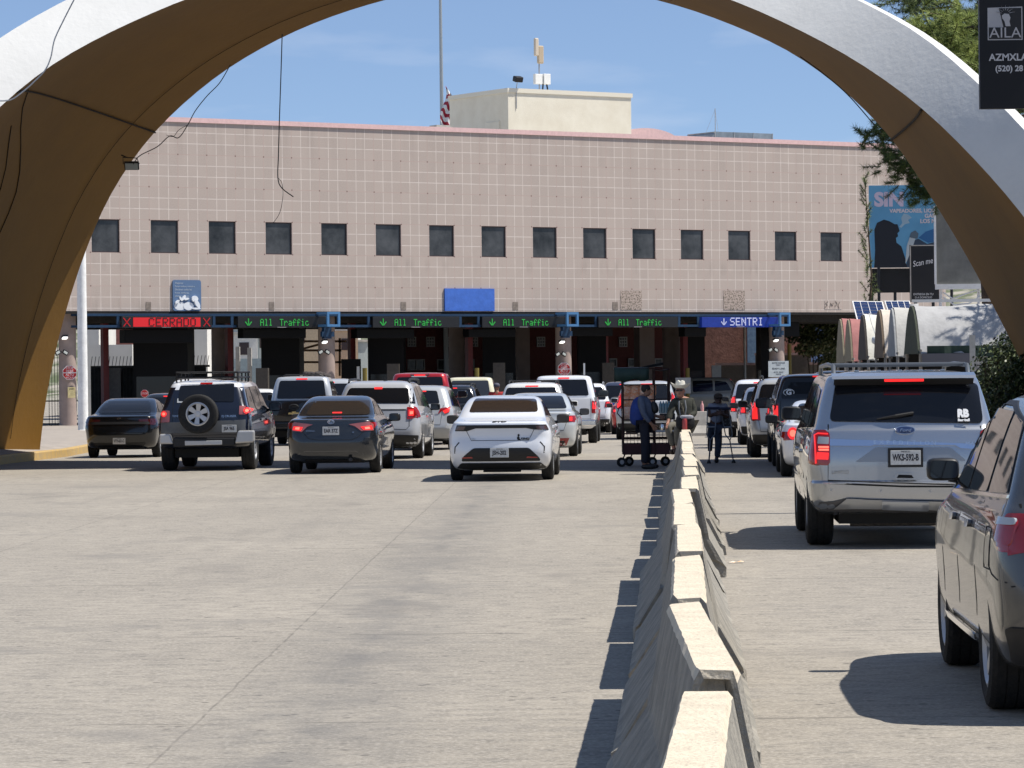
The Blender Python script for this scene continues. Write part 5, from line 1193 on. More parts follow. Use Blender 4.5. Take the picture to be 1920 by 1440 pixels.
# ---- black pickup, Silverado-like
D = 98.3; v = vehicle('pickup_truck', 550, D, 'pickup', 'black pickup truck with silver cab roof and gold tailgate emblem', 'pickup', 5.8, 2.03, 2.02, P_black, wheelR=.40, rimR=.24, ov=1.15, tyw=.26, mir=(4.1, 1.4, 1.0, 1.25), mirM=M_black, roofM=P_silver); root = v['root']
deco(v, 'pickup', True, lit=False, bumperM=P_black)
b = MB(); b.prism([(-.17, -.02), (-.05, -.02), (-.06, -.05), (.06, -.05), (.05, -.02), (.17, -.02), (.15, .03), (.05, .03), (.06, .06), (-.06, .06), (-.05, .03), (-.15, .03)], .02, M=Matrix.Translation((0, .08, .93)) @ Matrix.Rotation(rad(90), 4, 'X')); b.build('gold_badge', mat('gold_badge', (.62, .46, .2), .3, .8), root)
b = MB(); ringpatch(b, 0, 1.12, .13, .07, .02, .06); b.build('handle_bezel', M_trim, root)
b = MB(); b.tube([(-.6, 2.5, 2.02), (-.5, 2.45, 2.06), (.5, 2.45, 2.06), (.6, 2.5, 2.02)], .02, 6); b.build('roof_rail', M_trim, root)
# ---- tall dark SUV beyond, with luggage
v = vehicle('large_suv', 614, 107, 'suv', 'tall dark SUV with luggage on its roof beyond the black pickup', 'car', 5.1, 2.0, 1.98, P_silver, simple=True, mir=(3.6, 1.3), wheelR=.38); deco(v, 'suv'); root = v['root']
E = empty('luggage_bundle', (GX(592, 108.5), 108.5, gz(108)+1.99), .1, 'lumpy bundle of luggage strapped on the tall dark SUV roof', 'luggage'); b = MB(); rnd = random.Random(2)
for i in range(6): blob_mesh(b, (-.3+i*.13, rnd.uniform(-.2, .2), .06+rnd.uniform(0, .10)), (rnd.uniform(.10, .18), .25, rnd.uniform(.07, .13)), .8, 6)
b.build('sacks', mat('sacks', (.06, .05, .045), .9, var=.6, vscale=4, bump=1, bscale=8), E, smooth=True)
# ---- white/blue-grey SUV (Explorer-like)
D = 76.1; v = vehicle('suv', 705, D, 'suv', 'silver white SUV with blocky red tail light beside the grey sedan', 'car', 5.0, 2.0, 1.76, paint('bluish_white', (.43, .45, .49), 0, .3), wheelR=.38, rimR=.25, ov=1.05, tyw=.25, mir=(3.5, 1.15), mirM=M_black, rstyle='d'); k = Kf(705, D); root = v['root']
rear(v, k((640, 755), (766, 757), (763, 728), (652, 727)), M_glass, 'rear_window', .004, .06)
rear(v, k((767, 757), (777, 758), (771, 730), (765, 729)), M_glass, 'quarter_glass', .004, .02)
o = None
for s in (-1, 1):
    f = lambda *P: [(s*(x-705)/84.1*1, z) for x, z in P]; Q = lambda *P: [(s*abs(a), c) for a, c in k(*P)]
    o = rear(v, Q((762, 787), (772, 786), (780, 778), (780, 765), (762, 764)), M_lens, 'taillight', .016, .01); rear(v, Q((765, 781), (774, 780), (774, 769), (765, 769)), M_lit, 'brake_lamp', .024, .005, par=o); rear(v, Q((767, 778), (773, 777), (773, 772), (767, 772)), M_hot, 'bulb', .030, .004, par=o)
    patch(v['bv'], rpoly([(.10, .92), (.30, .94), (.25, 1.17), (.10, 1.17)], .03), 'S', .012, .06, name='taillight_side', m=M_lens, parent=o, sgn=s)
rear(v, k((699, 730), (714, 730), (714, 726), (699, 726)), M_lit, 'high_brake_light', .014, .004); line(v, k((640, 768), (760, 769)), 'chrome_strip', .03, M_trim)
line(v, k((644, 800), (760, 806), (766, 800), (766, 760)), 'tailgate_gap'); rear(v, k((636, 850), (775, 850), (783, 817), (636, 812)), M_trim, 'rear_bumper', .012)
rails(v, .75, 3.6, .68, 1.73, M_trim, .05, False, .028); b = MB(); b.prism([(-.01, 0), (.12, 0), (.02, .09)], .02, M=Matrix.Translation((.08, 1.0, 1.74)) @ Matrix.Rotation(rad(90), 4, 'X') @ Matrix.Rotation(rad(0), 4, 'Y')); b.build('shark_fin_aerial', M_trim, root)
# ---- silver Tucson-like crossover
D = 87.9; v = vehicle('crossover', 784, D, 'suv', 'silver crossover with angular split tail lights, partly behind the white sedan', 'car', 4.63, 1.865, 1.68, P_silver, wheelR=.35, rimR=.24, mir=(3.2, 1.1), mirM=M_black); k = Kf(784, D); root = v['root']
rear(v, k((735, 757), (823, 757), (817, 733), (745, 731)), M_glass, 'rear_window', .004, .05); rear(v, k((786, 735), (797, 735), (797, 733), (786, 733)), M_lit, 'high_brake_light', .014, .003)
for s in (-1, 1):
    Q = lambda *P: [(s*abs(a), c) for a, c in k(*P)]; o = rear(v, Q((815, 776), (820, 776), (825, 766), (843, 763), (841, 774), (833, 777), (829, 770), (822, 776)), M_lens, 'taillight', .014, .004); rear(v, Q((829, 771), (833, 776), (840, 773), (842, 765)), M_lit, 'brake_lamp', .02, .004, par=o)
rear(v, k((730, 822), (838, 822), (842, 804), (736, 800)), mat('silver_bumper', (.35, .36, .37), .35, .5), 'rear_bumper', .03); rear(v, k((738, 834), (836, 834), (840, 822), (734, 822)), M_trim, 'diffuser', .015); line(v, k((735, 760), (744, 795), (824, 797), (830, 760)), 'tailgate_gap')
# ---- red pickup
D = 96.8; v = vehicle('pickup_truck', 776, D, 'pickup', 'bright red pickup truck cab rising behind the crossover', 'pickup', 5.8, 2.03, 2.08, P_red, wheelR=.41, rimR=.25, ov=1.15, tyw=.27, mir=(4.1, 1.45, 1.0, 1.35), mirM=P_black); deco(v, 'pickup', True); cv = v['cv']
rear(v, [(-.27, 1.99), (.27, 1.99), (.27, 2.045), (-.27, 2.045)], M_black, 'lamp_housing', .008, .01, bv=cv); rear(v, [(-.24, 1.98), (.2, 1.98), (.2, 1.88), (-.24, 1.88)], M_clear, 'sliding_pane', .008, .01, bv=cv)
v = vehicle('suv', 845, 108, 'suv', 'dark grey SUV glimpsed between the red pickup and the cream truck', 'car', 4.6, 1.85, 1.74, P_dk, simple=True, mir=(3.2, 1.1)); deco(v, 'suv'); rails(v, .6, 3, .6, 1.72)
v = vehicle('pickup_truck', 874, 118, 'pickup', 'old cream coloured pickup truck with a wide rear window', 'pickup', 5.4, 2.0, 2.05, P_cream, simple=True, glassM=M_glass2); deco(v, 'pickup', False, lit=False, glassM=M_glass2)
# ---- white SUV with roof rack, silver sedan, white pickup, white SUV
v = vehicle('suv', 996, 90.2, 'suv', 'white SUV with black roof crossbars just above the white sedan roof', 'car', 4.6, 1.9, 1.74, P_white2, mir=(3.2, 1.15), simple=True); deco(v, 'suv'); rails(v, .7, 3.0, .62, 1.72)
D = 76.7; v = vehicle('sedan', 1005, D, 'sedan', 'silver sedan with a red corner tail light, just right of the white sedan', 'car', 4.85, 1.85, 1.45, paint('pale_silver', (.56, .60, .63), .2, .28), wheelR=.34, rimR=.245, ov=1.02, mir=(3.1, 1.0), mirM=M_black, rstyle='d'); k = Kf(1005, D); deco(v, 'sedan', False, .80, lit=True)
rear(v, k((945, 836), (1060, 836), (1066, 822), (940, 822)), M_lens, 'reflector_strip', .008, .01)
D = 96.9; v = vehicle('pickup_truck', 1052, D, 'pickup', 'white pickup truck with chrome rear bumper and square red lights', 'pickup', 5.8, 2.03, 1.96, P_white, wheelR=.39, rimR=.24, ov=1.2, tyw=.26, mir=(4.1, 1.42, 1.0, 1.25), mirM=M_black, glassM=M_glass2); deco(v, 'pickup', True); cv = v['cv']
for x in (-.28, .28): line(v, [(x, 1.38), (x, 1.8)], 'sliding_frame', .02, M_trim, bv=cv)
v = vehicle('suv', 1097, 122.5, 'suv', 'white SUV ahead of the white pickup, left of the snack cart', 'car', 4.6, 1.86, 1.8, P_white, mir=(3.2, 1.2, .92, 1.3), mirM=M_black); deco(v, 'suv'); rails(v, .6, 3, .62, 1.77, M_steel, cross=False)
# ---- behind the snack cart
v = vehicle('suv', 1170, 126, 'suv', 'dark blue SUV with a pale tailgate seen behind the snack cart', 'car', 4.7, 1.9, 1.86, paint('dusty_blue', (.05, .06, .10), .2, .3), simple=True, mir=(3.3, 1.2)); deco(v, 'suv'); rear(v, [(-.8, .75), (.8, .75), (.82, 1.15), (-.82, 1.15)], paint('dusty_rose', (.36, .26, .25), .2, .4), 'tailgate', .006); rear(v, [(-.55, .95), (-.15, .95), (-.15, 1.08), (-.55, 1.08)], paint('oval_blue', (.02, .06, .25)), 'badge', .02, .06)
v = vehicle('sedan', 1192, 117.5, 'sedan', 'dark red sedan low behind the snack cart', 'car', 4.6, 1.8, 1.42, P_red, simple=True, mir=(3, 1)); deco(v, 'sedan', True, .76)
v = vehicle('suv', 1212, 104, 'suv', 'silver SUV with tall red tail light, seen between snack cart and seated man', 'car', 4.8, 1.95, 1.80, P_silver, mir=(3.3, 1.2)); deco(v, 'suv', True, .95, lamph=.5, plate_t='ABX 482')
# ---- right lane
D = 35.1; EX = [(.34, .45, -.3, .84, .2, .45), (.40, .14, -.12, .93, .24, .5), (.52, .02, -.03, .98, .24, .5), (.68, .0, 0, .99, .20, .5), (.71, .05, 0, .985, .18, .5), (.90, .05, -.05, 1.0, .15, .5), (1.06, .065, -.3, .985, .14, .5), (1.17, .085, -.8, .965, .14, .4), (1.22, .10, -1.2, .95, .14, .3), (1.245, .125, -1.35, .935, .14, .3), (1.45, .21, -1.6, .885, .14, .28), (1.62, .29, -1.85, .835, .15, .26), (1.73, .35, -2.05, .80, .16, .24), (1.775, .34, -2.15, .77, .18, .24), (1.80, .40, -2.3, .71, .2, .2), (1.825, .62, -2.6, .58, .2, .2), (1.84, 1.0, -3.0, .38, .15, .15)]
v = vehicle('large_suv', 1697, D, 'suv', 'large bright silver SUV with roof rails and chrome tailgate band, right lane', 'car', 5.6, 2.03, 1.84, P_exp, rows=[(z*1.745/1.84, a, b_, c, d, e) for z, a, b_, c, d, e in EX], wheelR=.40, rimR=.26, ov=1.1, wb=3.2, tyw=.28, mir=(4.05, 1.36, .93, 1.0), mirM=M_black, rstyle='d', bow=.07)
k = Kf(1697, D); root = v['root']; bv = v['bv']
rear(v, k((1556, 789), (1845, 795), (1838, 722), (1824, 718), (1580, 714), (1570, 718)), M_glass, 'rear_window', .006, .06)
b = MB(); b.grid([[(x, y, z) for x in (-.74, -.5, 0, .5, .74)] for (y, z) in ((.40, 1.815), (.20, 1.785), (.17, 1.755), (.30, 1.75))]); b.build('spoiler', P_exp, root, smooth=True)
b = MB(); b.grid([[(x, y, z) for x in (-.72, 0, .72)] for (y, z) in ((.185, 1.753), (.28, 1.69), (.33, 1.69))]); b.build('spoiler_lip', M_black, root)
rear(v, [(-.20, 1.755), (.20, 1.755), (.20, 1.772), (-.20, 1.772)], M_lit, 'high_brake_light', .20, .003)
hb = [o for o in root.children if o.name.startswith('high_brake')][-1]
for vv in hb.data.vertices: vv.co.y = .155 if vv.co.y < .2 else .165
band = rear(v, k((1556, 822), (1832, 834), (1832, 844), (1800, 842), (1790, 836), (1640, 834), (1632, 836), (1556, 835)), mat('chrome_band', (.55, .6, .7), .15, .95), 'chrome_band', .018, .01)
rear(v, k((1602, 866), (1642, 838), (1782, 840), (1812, 866)), mat('recess_silver', (.30, .32, .35), .35, .6), 'plate_recess', .003, .03)
for i, ch in enumerate('EXPEDITION'): emblem(root, bv, k((1640+i*12.2, 829+i*.25))[0][0], k((1640+i*12.2, 829+i*.25))[0][1]-.001, ch, .058, M_chrome, sx=1.1, off=.024, name='model_lettering')
emblem(root, bv, k((1822, 833))[0][0], k((1822, 833))[0][1], 'MAX', .05, M_chrome, sx=1.3, off=.026, name='model_lettering'); emblem(root, bv, k((1575, 885))[0][0], k((1575, 885))[0][1], 'LIMITED', .05, M_chrome, name='model_lettering')
q = k((1697, 807))[0]; e = patch(bv, [(q[0]+.105*math.cos(a*.262), q[1]+.042*math.sin(a*.262)) for a in range(24)], 'R', .018, .05, name='oval_badge', m=M_chrome, parent=root); patch(bv, [(q[0]+.093*math.cos(a*.262), q[1]+.034*math.sin(a*.262)) for a in range(24)], 'R', .024, .05, name='badge_field', m=mat('oval_field', (.015, .03, .09), .2, coat=1), parent=e)
emblem(root, bv, q[0], q[1], 'Ford', .055, M_chrome, shear=.3, off=.032, sx=1.1, name='brand_lettering')
pp = plate(root, bv, 0, k((1697, 858))[0][1], 'WKS-592-B', .31, .15, frame=True)
for s in (-1, 1):
    Q = lambda *P: [(s*abs(a), c) for a, c in k(*P)]
    o = rear(v, Q((1530, 870), (1552, 872), (1556, 866), (1556, 812), (1548, 806), (1528, 806)), M_lens, 'taillight', .02, .01)
    patch(bv, rpoly([(.10, .86), (.30, .90), (.27, 1.20), (.10, 1.22)], .03), 'S', .014, .06, name='taillight_side', m=M_lens, parent=o, sgn=s)
    rear(v, Q((1534, 831), (1554, 832), (1555, 819), (1536, 818)), M_clear, 'clear_section', .03, .008, par=o)
    for zz in (837, 842): rear(v, Q((1536, zz+2), (1554, zz+2.4), (1554, zz-1), (1536, zz-1.2)), M_hot, 'brake_lamp', .03, .003, par=o)
    rear(v, Q((1532, 860), (1553, 861), (1554, 848), (1533, 847)), M_lit, 'lower_lamp', .028, .006, par=o); line(v, Q((1531, 868), (1530, 815), (1536, 812), (1553, 813)), 'light_pipe', .014, M_lit, off=.03, par=o)
line(v, k((1554, 795), (1552, 900), (1838, 912), (1840, 800)), 'tailgate_gap', .012)
line(v, k((1552, 905), (1690, 912), (1838, 914)), 'bumper_top_gap', .018)
rear(v, k((1512, 941), (1560, 940), (1582, 934), (1820, 944), (1845, 950), (1870, 946), (1870, 965), (1512, 958)), mat('lower_valance', (.09, .09, .095), .5, .2), 'lower_valance', .010, .02)
rear(v, k((1562, 953), (1586, 934), (1806, 942), (1828, 956), (1780, 960), (1740, 955), (1650, 953), (1600, 952)), mat('skid_silver', (.36, .37, .38), .35, .5), 'skid_plate', .03, .01)
rear(v, k((1652, 953), (1740, 957), (1740, 941), (1652, 938)), mat('hitch_cover', (.42, .45, .5), .3, .7), 'hitch_cover', .045, .02)
h = rear(v, k((1672, 898), (1720, 900), (1714, 887), (1680, 887)), P_exp, 'handle_bezel', .02, .01); rear(v, k((1680, 896), (1712, 897), (1708, 891), (1684, 890)), M_gap, 'handle_recess', .028, .005, par=h)
for px in (1557, 1650, 1742, 1835): q = k((px, 918+(px-1557)*.02))[0]; patch(bv, [(q[0]+.014*math.cos(a*.785), q[1]+.014*math.sin(a*.785)) for a in range(8)], 'R', .006, .06, name='parking_sensor', m=M_pew if 0 else M_steel, parent=root)
w0 = k((1690, 777))[0]; b = MB(); yy = yat(v, w0[0], w0[1]); b.tube([(k((1645, 786))[0][0], yy-.03, k((1645, 786))[0][1]), (k((1680, 780))[0][0], yy-.05, k((1680, 780))[0][1]), (k((1713, 775))[0][0], yy-.03, k((1713, 775))[0][1]), (k((1712, 781))[0][0], yy+.02, k((1712, 783))[0][1])], [.008, .016, .018, .014], 6); b.build('wiper', M_black, root)
emblem(root, bv, k((1807, 777))[0][0], k((1807, 777))[0][1], 'RB', .115, M_wht, bold=.008, sx=.85, off=.035, name='window_sticker'); emblem(root, bv, k((1808, 789))[0][0], k((1808, 789))[0][1], 'Baseball', .038, M_wht, bold=.002, off=.035, name='window_sticker')
b = MB(); b.tube([(-.55, .55, .34), (.45, .55, .34)], .13, 12); b.build('muffler', mat('muffler_metal', (.16, .14, .12), .6, .5, var=.4, vscale=20), root, smooth=True)
rails(v, .62, 4.0, .70, 1.80, mat('rail_grey', (.14, .15, .16), .35, .5), .09, True, .024)
for x in (-.45, -.22, 0, .22, .45):
    b = MB(); b.box((x, 2.0, 1.84), (.05, 2.3, .012)); b.build('roof_rib', P_exp, root, bevel=.004)
# highlander-like, nearest right
D = 17.55; HL = [(.24, .40, -.28, .84, .3, .45), (.30, .12, -.13, .93, .32, .5), (.45, .03, -.03, .98, .28, .55), (.62, .0, 0, .99, .26, .55), (.80, .03, -.03, 1.0, .24, .5), (.95, .06, -.2, .99, .22, .5), (1.05, .09, -.7, .965, .20, .5), (1.10, .11, -1.0, .945, .20, .4), (1.14, .14, -1.18, .925, .20, .3), (1.33, .26, -1.52, .86, .20, .28), (1.52, .40, -1.98, .79, .2, .26), (1.63, .48, -2.3, .735, .2, .24), (1.68, .56, -2.55, .67, .2, .2), (1.72, .74, -2.8, .55, .2, .2), (1.745, 1.0, -3.1, .38, .15, .15)]
v = vehicle('suv', 0, D, 'suv', 'dark pewter SUV cut by the right edge, nearest car, with a big side mirror', 'car', 4.79, 1.91, 1.745, P_pew, rows=HL, wheelR=.375, rimR=.265, ov=.98, wb=2.79, tyw=.245, yaw=-2.5, fit_x=3.44, mir=(3.35, 1.235, .84, .88), mirM=M_black, glassM=mat('side_glass_grey', (.012, .014, .018), .03, 0, .7))
root = v['root']; bv = v['bv']
deco(v, 'suv', False, .89, lit=False, lamph=.2)
for s in (-1, 1):
    patch(bv, rpoly([(.18, .92), (.34, .95), (.42, 1.0), (.39, 1.07), (.19, 1.06)], .03), 'S', .018, .06, name='taillight', m=M_lens, parent=root, sgn=s)
    patch(bv, rpoly([(.19, 1.03), (.41, 1.03), (.39, 1.07), (.20, 1.065)], .02), 'S', .024, .06, name='clear_section', m=M_clear, parent=root, sgn=s)
    patch(bv, rpoly([(1.45, .34), (3.3, .34), (3.3, .385), (1.45, .385)], .01), 'S', .03, .2, name='chrome_sill_strip', m=M_chrome, parent=root, sgn=s)
    patch(bv, ribbon([(.40, 1.172), (1.3, 1.155), (2.3, 1.135), (3.42, 1.105)], .018), 'S', .012, .2, name='chrome_window_strip', m=M_chrome, parent=root, sgn=s)
    patch(bv, rpoly([(.50, 1.21), (.72, 1.545), (1.6, 1.64), (2.6, 1.645), (2.64, 1.665), (1.6, 1.665), (.68, 1.57), (.44, 1.19)], .01), 'S', .008, .12, name='window_frame_trim', m=M_trim, parent=root, sgn=s)
    patch(bv, rpoly([(.62, .80), (.80, .80), (.80, .98), (.62, .98)], .02), 'S', .003, .1, name='fuel_flap', m=P_pew, parent=root, sgn=s)
    patch(bv, ribbon([(.6, .78), (.82, .78), (.82, 1.0), (.6, 1.0), (.6, .79)], .006), 'S', .004, .1, name='flap_gap', m=M_gap, parent=root, sgn=s)
    patch(bv, ribbon([(.05, .72), (.5, .76), (.62, .80)], .008), 'S', .003, .1, name='bumper_gap', m=M_gap, parent=root, sgn=s)
# coupe behind the big SUV
v = vehicle('coupe', 1563, 58.8, 'sedan', 'white coupe with round red tail light, mostly behind the big silver SUV', 'car', 4.45, 1.86, 1.33, P_white, wheelR=.34, rimR=.25, ov=.85, mir=(2.7, .98), mirM=M_black, seams=False)
deco(v, 'sedan', False, .66, lit=False); bv = v['bv']
for s in (-1, 1):
    o = patch(bv, [(s*.70+.085*math.cos(a*.393), .76+.105*math.sin(a*.393)) for a in range(16)], 'R', .03, .05, name='round_taillight', m=M_lit, parent=v['root'])
    patch(bv, [(s*.70+.05*math.cos(a*.393), .76+.06*math.sin(a*.393)) for a in range(16)], 'R', .038, .05, name='bulb', m=M_hot, parent=o)
# truck with camper shell
CUR['cap'] = 1; D = 65.0
v = vehicle('pickup_truck', 1541, D, 'pickup', 'black pickup with a camper shell and a white oval G sticker on its rear glass', 'pickup', 5.3, 1.92, 1.78, P_dk, wheelR=.36, rimR=.22, ov=1.05, tyw=.25, mir=(3.6, 1.2, .93, 1.3), mirM=M_black); CUR.clear(); root = v['root']; cv = v['cv']; k = Kf(1541, D)
deco(v, 'pickup', False, bumperM=P_black, lit=True)
rear(v, [(-.78, 1.30), (.78, 1.30), (.68, 1.70), (-.68, 1.70)], M_glass, 'shell_window', .01, .08, bv=cv); rear(v, [(-.16, 1.715), (.04, 1.715), (.04, 1.735), (-.16, 1.735)], M_lit, 'high_brake_light', .02, .004, bv=cv)
q = (-.62, 1.43); b = MB(); ringpatch(b, q[0], q[1], .10, .062, .008, cv.ray_cast(Vector((q[0], -4, q[1])), Vector((0, 1, 0)))[0].y-.02); b.build('sticker_ring', M_wht, root)
text('sticker_letter', 'G', .13, M_wht, root, Matrix.Translation((q[0], cv.ray_cast(Vector((q[0], -4, q[1])), Vector((0, 1, 0)))[0].y-.02, q[1])) @ Matrix.Rotation(rad(78), 4, 'X'), bold=.006, sx=1.1)
# silver white SUV, right queue
D = 73.3; v = vehicle('suv', 1488, D, 'suv', 'silver SUV with tall red tail light, third vehicle ahead in the right lane', 'car', 4.8, 1.92, 1.72, P_silver, wheelR=.37, rimR=.24, ov=1.0, tyw=.25, mir=(3.4, 1.15), mirM=M_black); deco(v, 'suv', False, .80, lamph=.42); rails(v, .6, 3.2, .64, 1.70, M_trim, cross=False)
v = vehicle('hatchback', 1447, 91, 'suv', 'white hatchback with swept red tail light in the right lane', 'car', 4.2, 1.78, 1.56, P_white, wheelR=.33, rimR=.22, mir=(2.9, 1.05), mirM=M_black); deco(v, 'suv', False, .84, lamph=.26)
v = vehicle('suv', 1424, 106.5, 'suv', 'white SUV with long roof light, farthest in the right queue', 'car', 4.7, 1.9, 1.82, P_white, mir=(3.3, 1.2), mirM=M_black, simple=True); deco(v, 'suv', True, .80, lamph=.5)
v = vehicle('suv', 1585, 84, 'suv', 'black SUV whose roof just shows above the camper shell pickup', 'car', 4.8, 1.95, 1.93, P_black, mir=(3.3, 1.2), simple=True); deco(v, 'suv')
v = vehicle('minivan', 0, 163, 'van', 'dusty beige van parked crosswise beyond the lanes near the white cabinet', 'van', 4.9, 1.9, 2.0, P_beige, yaw=90, fit_x=10.9, simple=True); deco(v, 'van', lit=False)
# ================================================================ RIGHT SIDE: trees, boards, stalls
def leaf_crown(name, clumps, n_leaf, size, m, parent, seed=1, flat=.6):
    rnd = random.Random(seed); b = MB()
    for (c, r, dens) in clumps:
        c = Vector(c)
        for _ in range(int(n_leaf*dens)):
            d = Vector((rnd.gauss(0, 1), rnd.gauss(0, 1), rnd.gauss(0, 1))).normalized()*(rnd.random()**.45)
            p = c+Vector((d.x*r[0], d.y*r[1], d.z*r[2])); q = Vector((rnd.gauss(0, 1), rnd.gauss(0, 1), rnd.gauss(0, 1))).normalized(); t = q.orthogonal().normalized(); u = q.cross(t)
            s = size*rnd.uniform(.6, 1.3); b.add([p-t*s, p-u*s*flat, p+t*s, p+u*s*flat], [(0, 1, 2, 3)], rnd.randrange(len(m)))
    return b.build(name, m, parent)
def needle_crown(name, tips, m, parent, nl=.22, per=14, tufts=9, seed=1):
    rnd = random.Random(seed); b = MB()
    for (p0, p1) in tips:       # twig from p0 to p1 with tufts along it
        p0, p1 = Vector(p0), Vector(p1); ax_ = (p1-p0).normalized(); b.tube([p0, p1], .012, 3, mi=2)
        for k in range(tufts):
            c = p0.lerp(p1, (k+.5)/tufts); mi = 0 if rnd.random() < .6 else 1
            for _ in range(per):
                d = (ax_*.7+Vector((rnd.gauss(0, 1), rnd.gauss(0, 1), rnd.gauss(0, 1))).normalized()).normalized(); w_ = d.orthogonal().normalized()*.008
                L_ = nl*rnd.uniform(.6, 1.2); b.add([c-w_, c+w_, c+d*L_], [(0, 1, 2)], mi)
    return b.build(name, m, parent)
M_bark = mat('bark', (.09, .065, .045), .95, var=.4, vscale=8, bump=1, bscale=12)
Ms = [mat('pine_needles_a', (.055, .085, .022), .7), mat('pine_needles_b', (.12, .165, .04), .7), M_bark]
Dp = 92; tx = W(1850, 600, Dp).x
E = empty('pine_tree', (tx, Dp, gz(Dp)), 0, 'tall pine tree behind the right arch limb, its branches hanging before the facade', 'tree')
b = MB(); b.tube([(0, 0, 0), (.1, 0, 3), (-.05, .1, 6), (.15, 0, 10), (.1, 0, 14)], [.24, .2, .17, .13, .06], 10)
rnd = random.Random(11); tips = []; limbs = []
def limb(px, py, z0, D=Dp, spread=.7, n=14, ln=.75, r=.05, drop=0):
    p = W(px, py, D)-E.location; o_ = Vector((.05, 0, z0-E.location.z)); mid = o_.lerp(p, .5)+Vector((0, 0, .35)); b.tube([o_, mid, p], [r, r*.7, .02], 6)
    for _ in range(n):
        a = p+Vector((rnd.gauss(0, spread*.5), rnd.gauss(0, spread*.5), rnd.gauss(0, spread*.4))); d = Vector((rnd.gauss(-.2, .6), rnd.gauss(0, .5), rnd.gauss(.15-drop, .45))).normalized()*ln*rnd.uniform(.5, 1.2); tips.append((a, a+d))
for q in [(1650, 262, 8.2), (1672, 300, 8.0), (1700, 330, 7.5), (1728, 355, 7), (1690, 285, 8.5), (1740, 340, 7.5), (1650, 245, 9), (1715, 310, 8), (1735, 375, 7)]: limb(*q, spread=.42, n=17, ln=.48)
for q in [(2026, 285, 8), (1990, 320, 7.5), (2060, 250, 8.5), (2010, 360, 7), (2080, 330, 7.5)]: limb(*q, spread=.8, n=14, ln=.6, D=81)
for q in [(1720, 20, 11), (1745, 60, 11), (1770, 25, 12), (1800, 55, 11), (1830, 90, 11), (1780, 95, 10.5), (1815, 130, 10), (1850, 40, 12), (1865, 120, 10), (1700, -20, 12), (1760, -20, 12.5), (1880, 60, 12), (1900, 160, 9.5), (1925, 215, 9), (1905, 20, 12), (1850, -30, 13), (1945, 100, 11), (1960, 250, 8.5), (1980, 180, 9.5)]: limb(*q, spread=.95, n=30, ln=.72)
b.build('trunk', M_bark, E, smooth=True)
needle_crown('crown', tips, Ms, E, nl=.19, per=13, tufts=8, seed=4)
# young pine leader before the billboard
Ey = empty('young_pine', (W(1628, 600, 108).x, 108, gz(108)), 0, 'slender young pine whose tufted tip stands left of the blue billboard', 'tree'); E = Ey
b = MB(); top = W(1621, 335, 108)-E.location; b.tube([(0, 0, 0), (0, 0, 3.5), (.12, 0, 5), top], [.06, .05, .03, .012], 6); tips = []
for k in range(34):
    t = k/33; z = 3.4+(top.z-3.4)*t; a = rnd.uniform(0, 6.28); r_ = (.42-.30*t)*rnd.uniform(.6, 1.1); c = Vector((top.x*t*.8, 0, z)); tips.append((c, c+Vector((r_*math.cos(a), r_*math.sin(a), r_*.8+.1))))
b.build('trunk', M_bark, E); needle_crown('crown', tips, Ms, E, nl=.15, per=13, tufts=5, seed=14)
# brighter bushy pine further behind
Dq = 87; Ms2 = [mat('bright_needles', (.22, .27, .05), .7), mat('bright_needles_b', (.14, .19, .04), .7), M_bark]
E2 = empty('pine_tree', (W(1880, 600, Dq).x, Dq, gz(Dq)), 0, 'yellow green pine top showing above the right shoulder of the arch', 'tree'); E = E2
b = MB(); b.tube([(0, 0, 0), (.1, 0, 6), (0, 0, 13)], [.22, .17, .05], 8); tips = []
for q in [(1770, 60, 10), (1790, 85, 10), (1810, 110, 10), (1760, 95, 9.5), (1830, 145, 9), (1800, 60, 10), (1840, 80, 10), (1780, 120, 9)]: limb(*q, D=Dq, spread=1.0, n=26, ln=.7)
b.build('trunk', M_bark, E2, smooth=True); needle_crown('crown', tips, Ms2, E2, nl=.26, per=14, tufts=9, seed=9)
# broadleaf tree beyond the right end of the station
Dt = 172; G_ = [mat('leaf_dark', (.03, .045, .014), .6), mat('leaf_mid', (.06, .085, .025), .6), mat('leaf_olive', (.11, .12, .045), .6)]
E = empty('broadleaf_tree', (W(1590, 600, Dt).x, Dt, gz(Dt)), 0, 'dark broadleaf tree beyond the right end of the station', 'tree'); b = MB()
b.tube([(0, 0, 0), (.1, 0, 2), (-.3, 0, 4)], [.22, .18, .1], 8)
cl = []
for (px, py, r, dn) in [(1500, 628, .9, 1), (1520, 612, 1.3, 1.4), (1545, 622, 1.5, 1.6), (1575, 615, 1.6, 1.6), (1600, 632, 1.4, 1.4), (1560, 645, 1.1, 1), (1590, 655, 1.2, 1), (1530, 640, .9, .7), (1620, 625, 1.5, 1.4), (1560, 595, 1.8, 1.6), (1610, 600, 1.8, 1.6), (1660, 600, 2, 1.2), (1515, 632, .6, .4)]:
    p = W(px, py, Dt)-E.location; cl.append((p, (r, r, r*.62), dn)); b.tube([(0, 0, 2.2), p], [.08, .02], 5)
b.build('trunk', M_bark, E, smooth=True); leaf_crown('crown', cl, 430, .10, G_, E, 3)
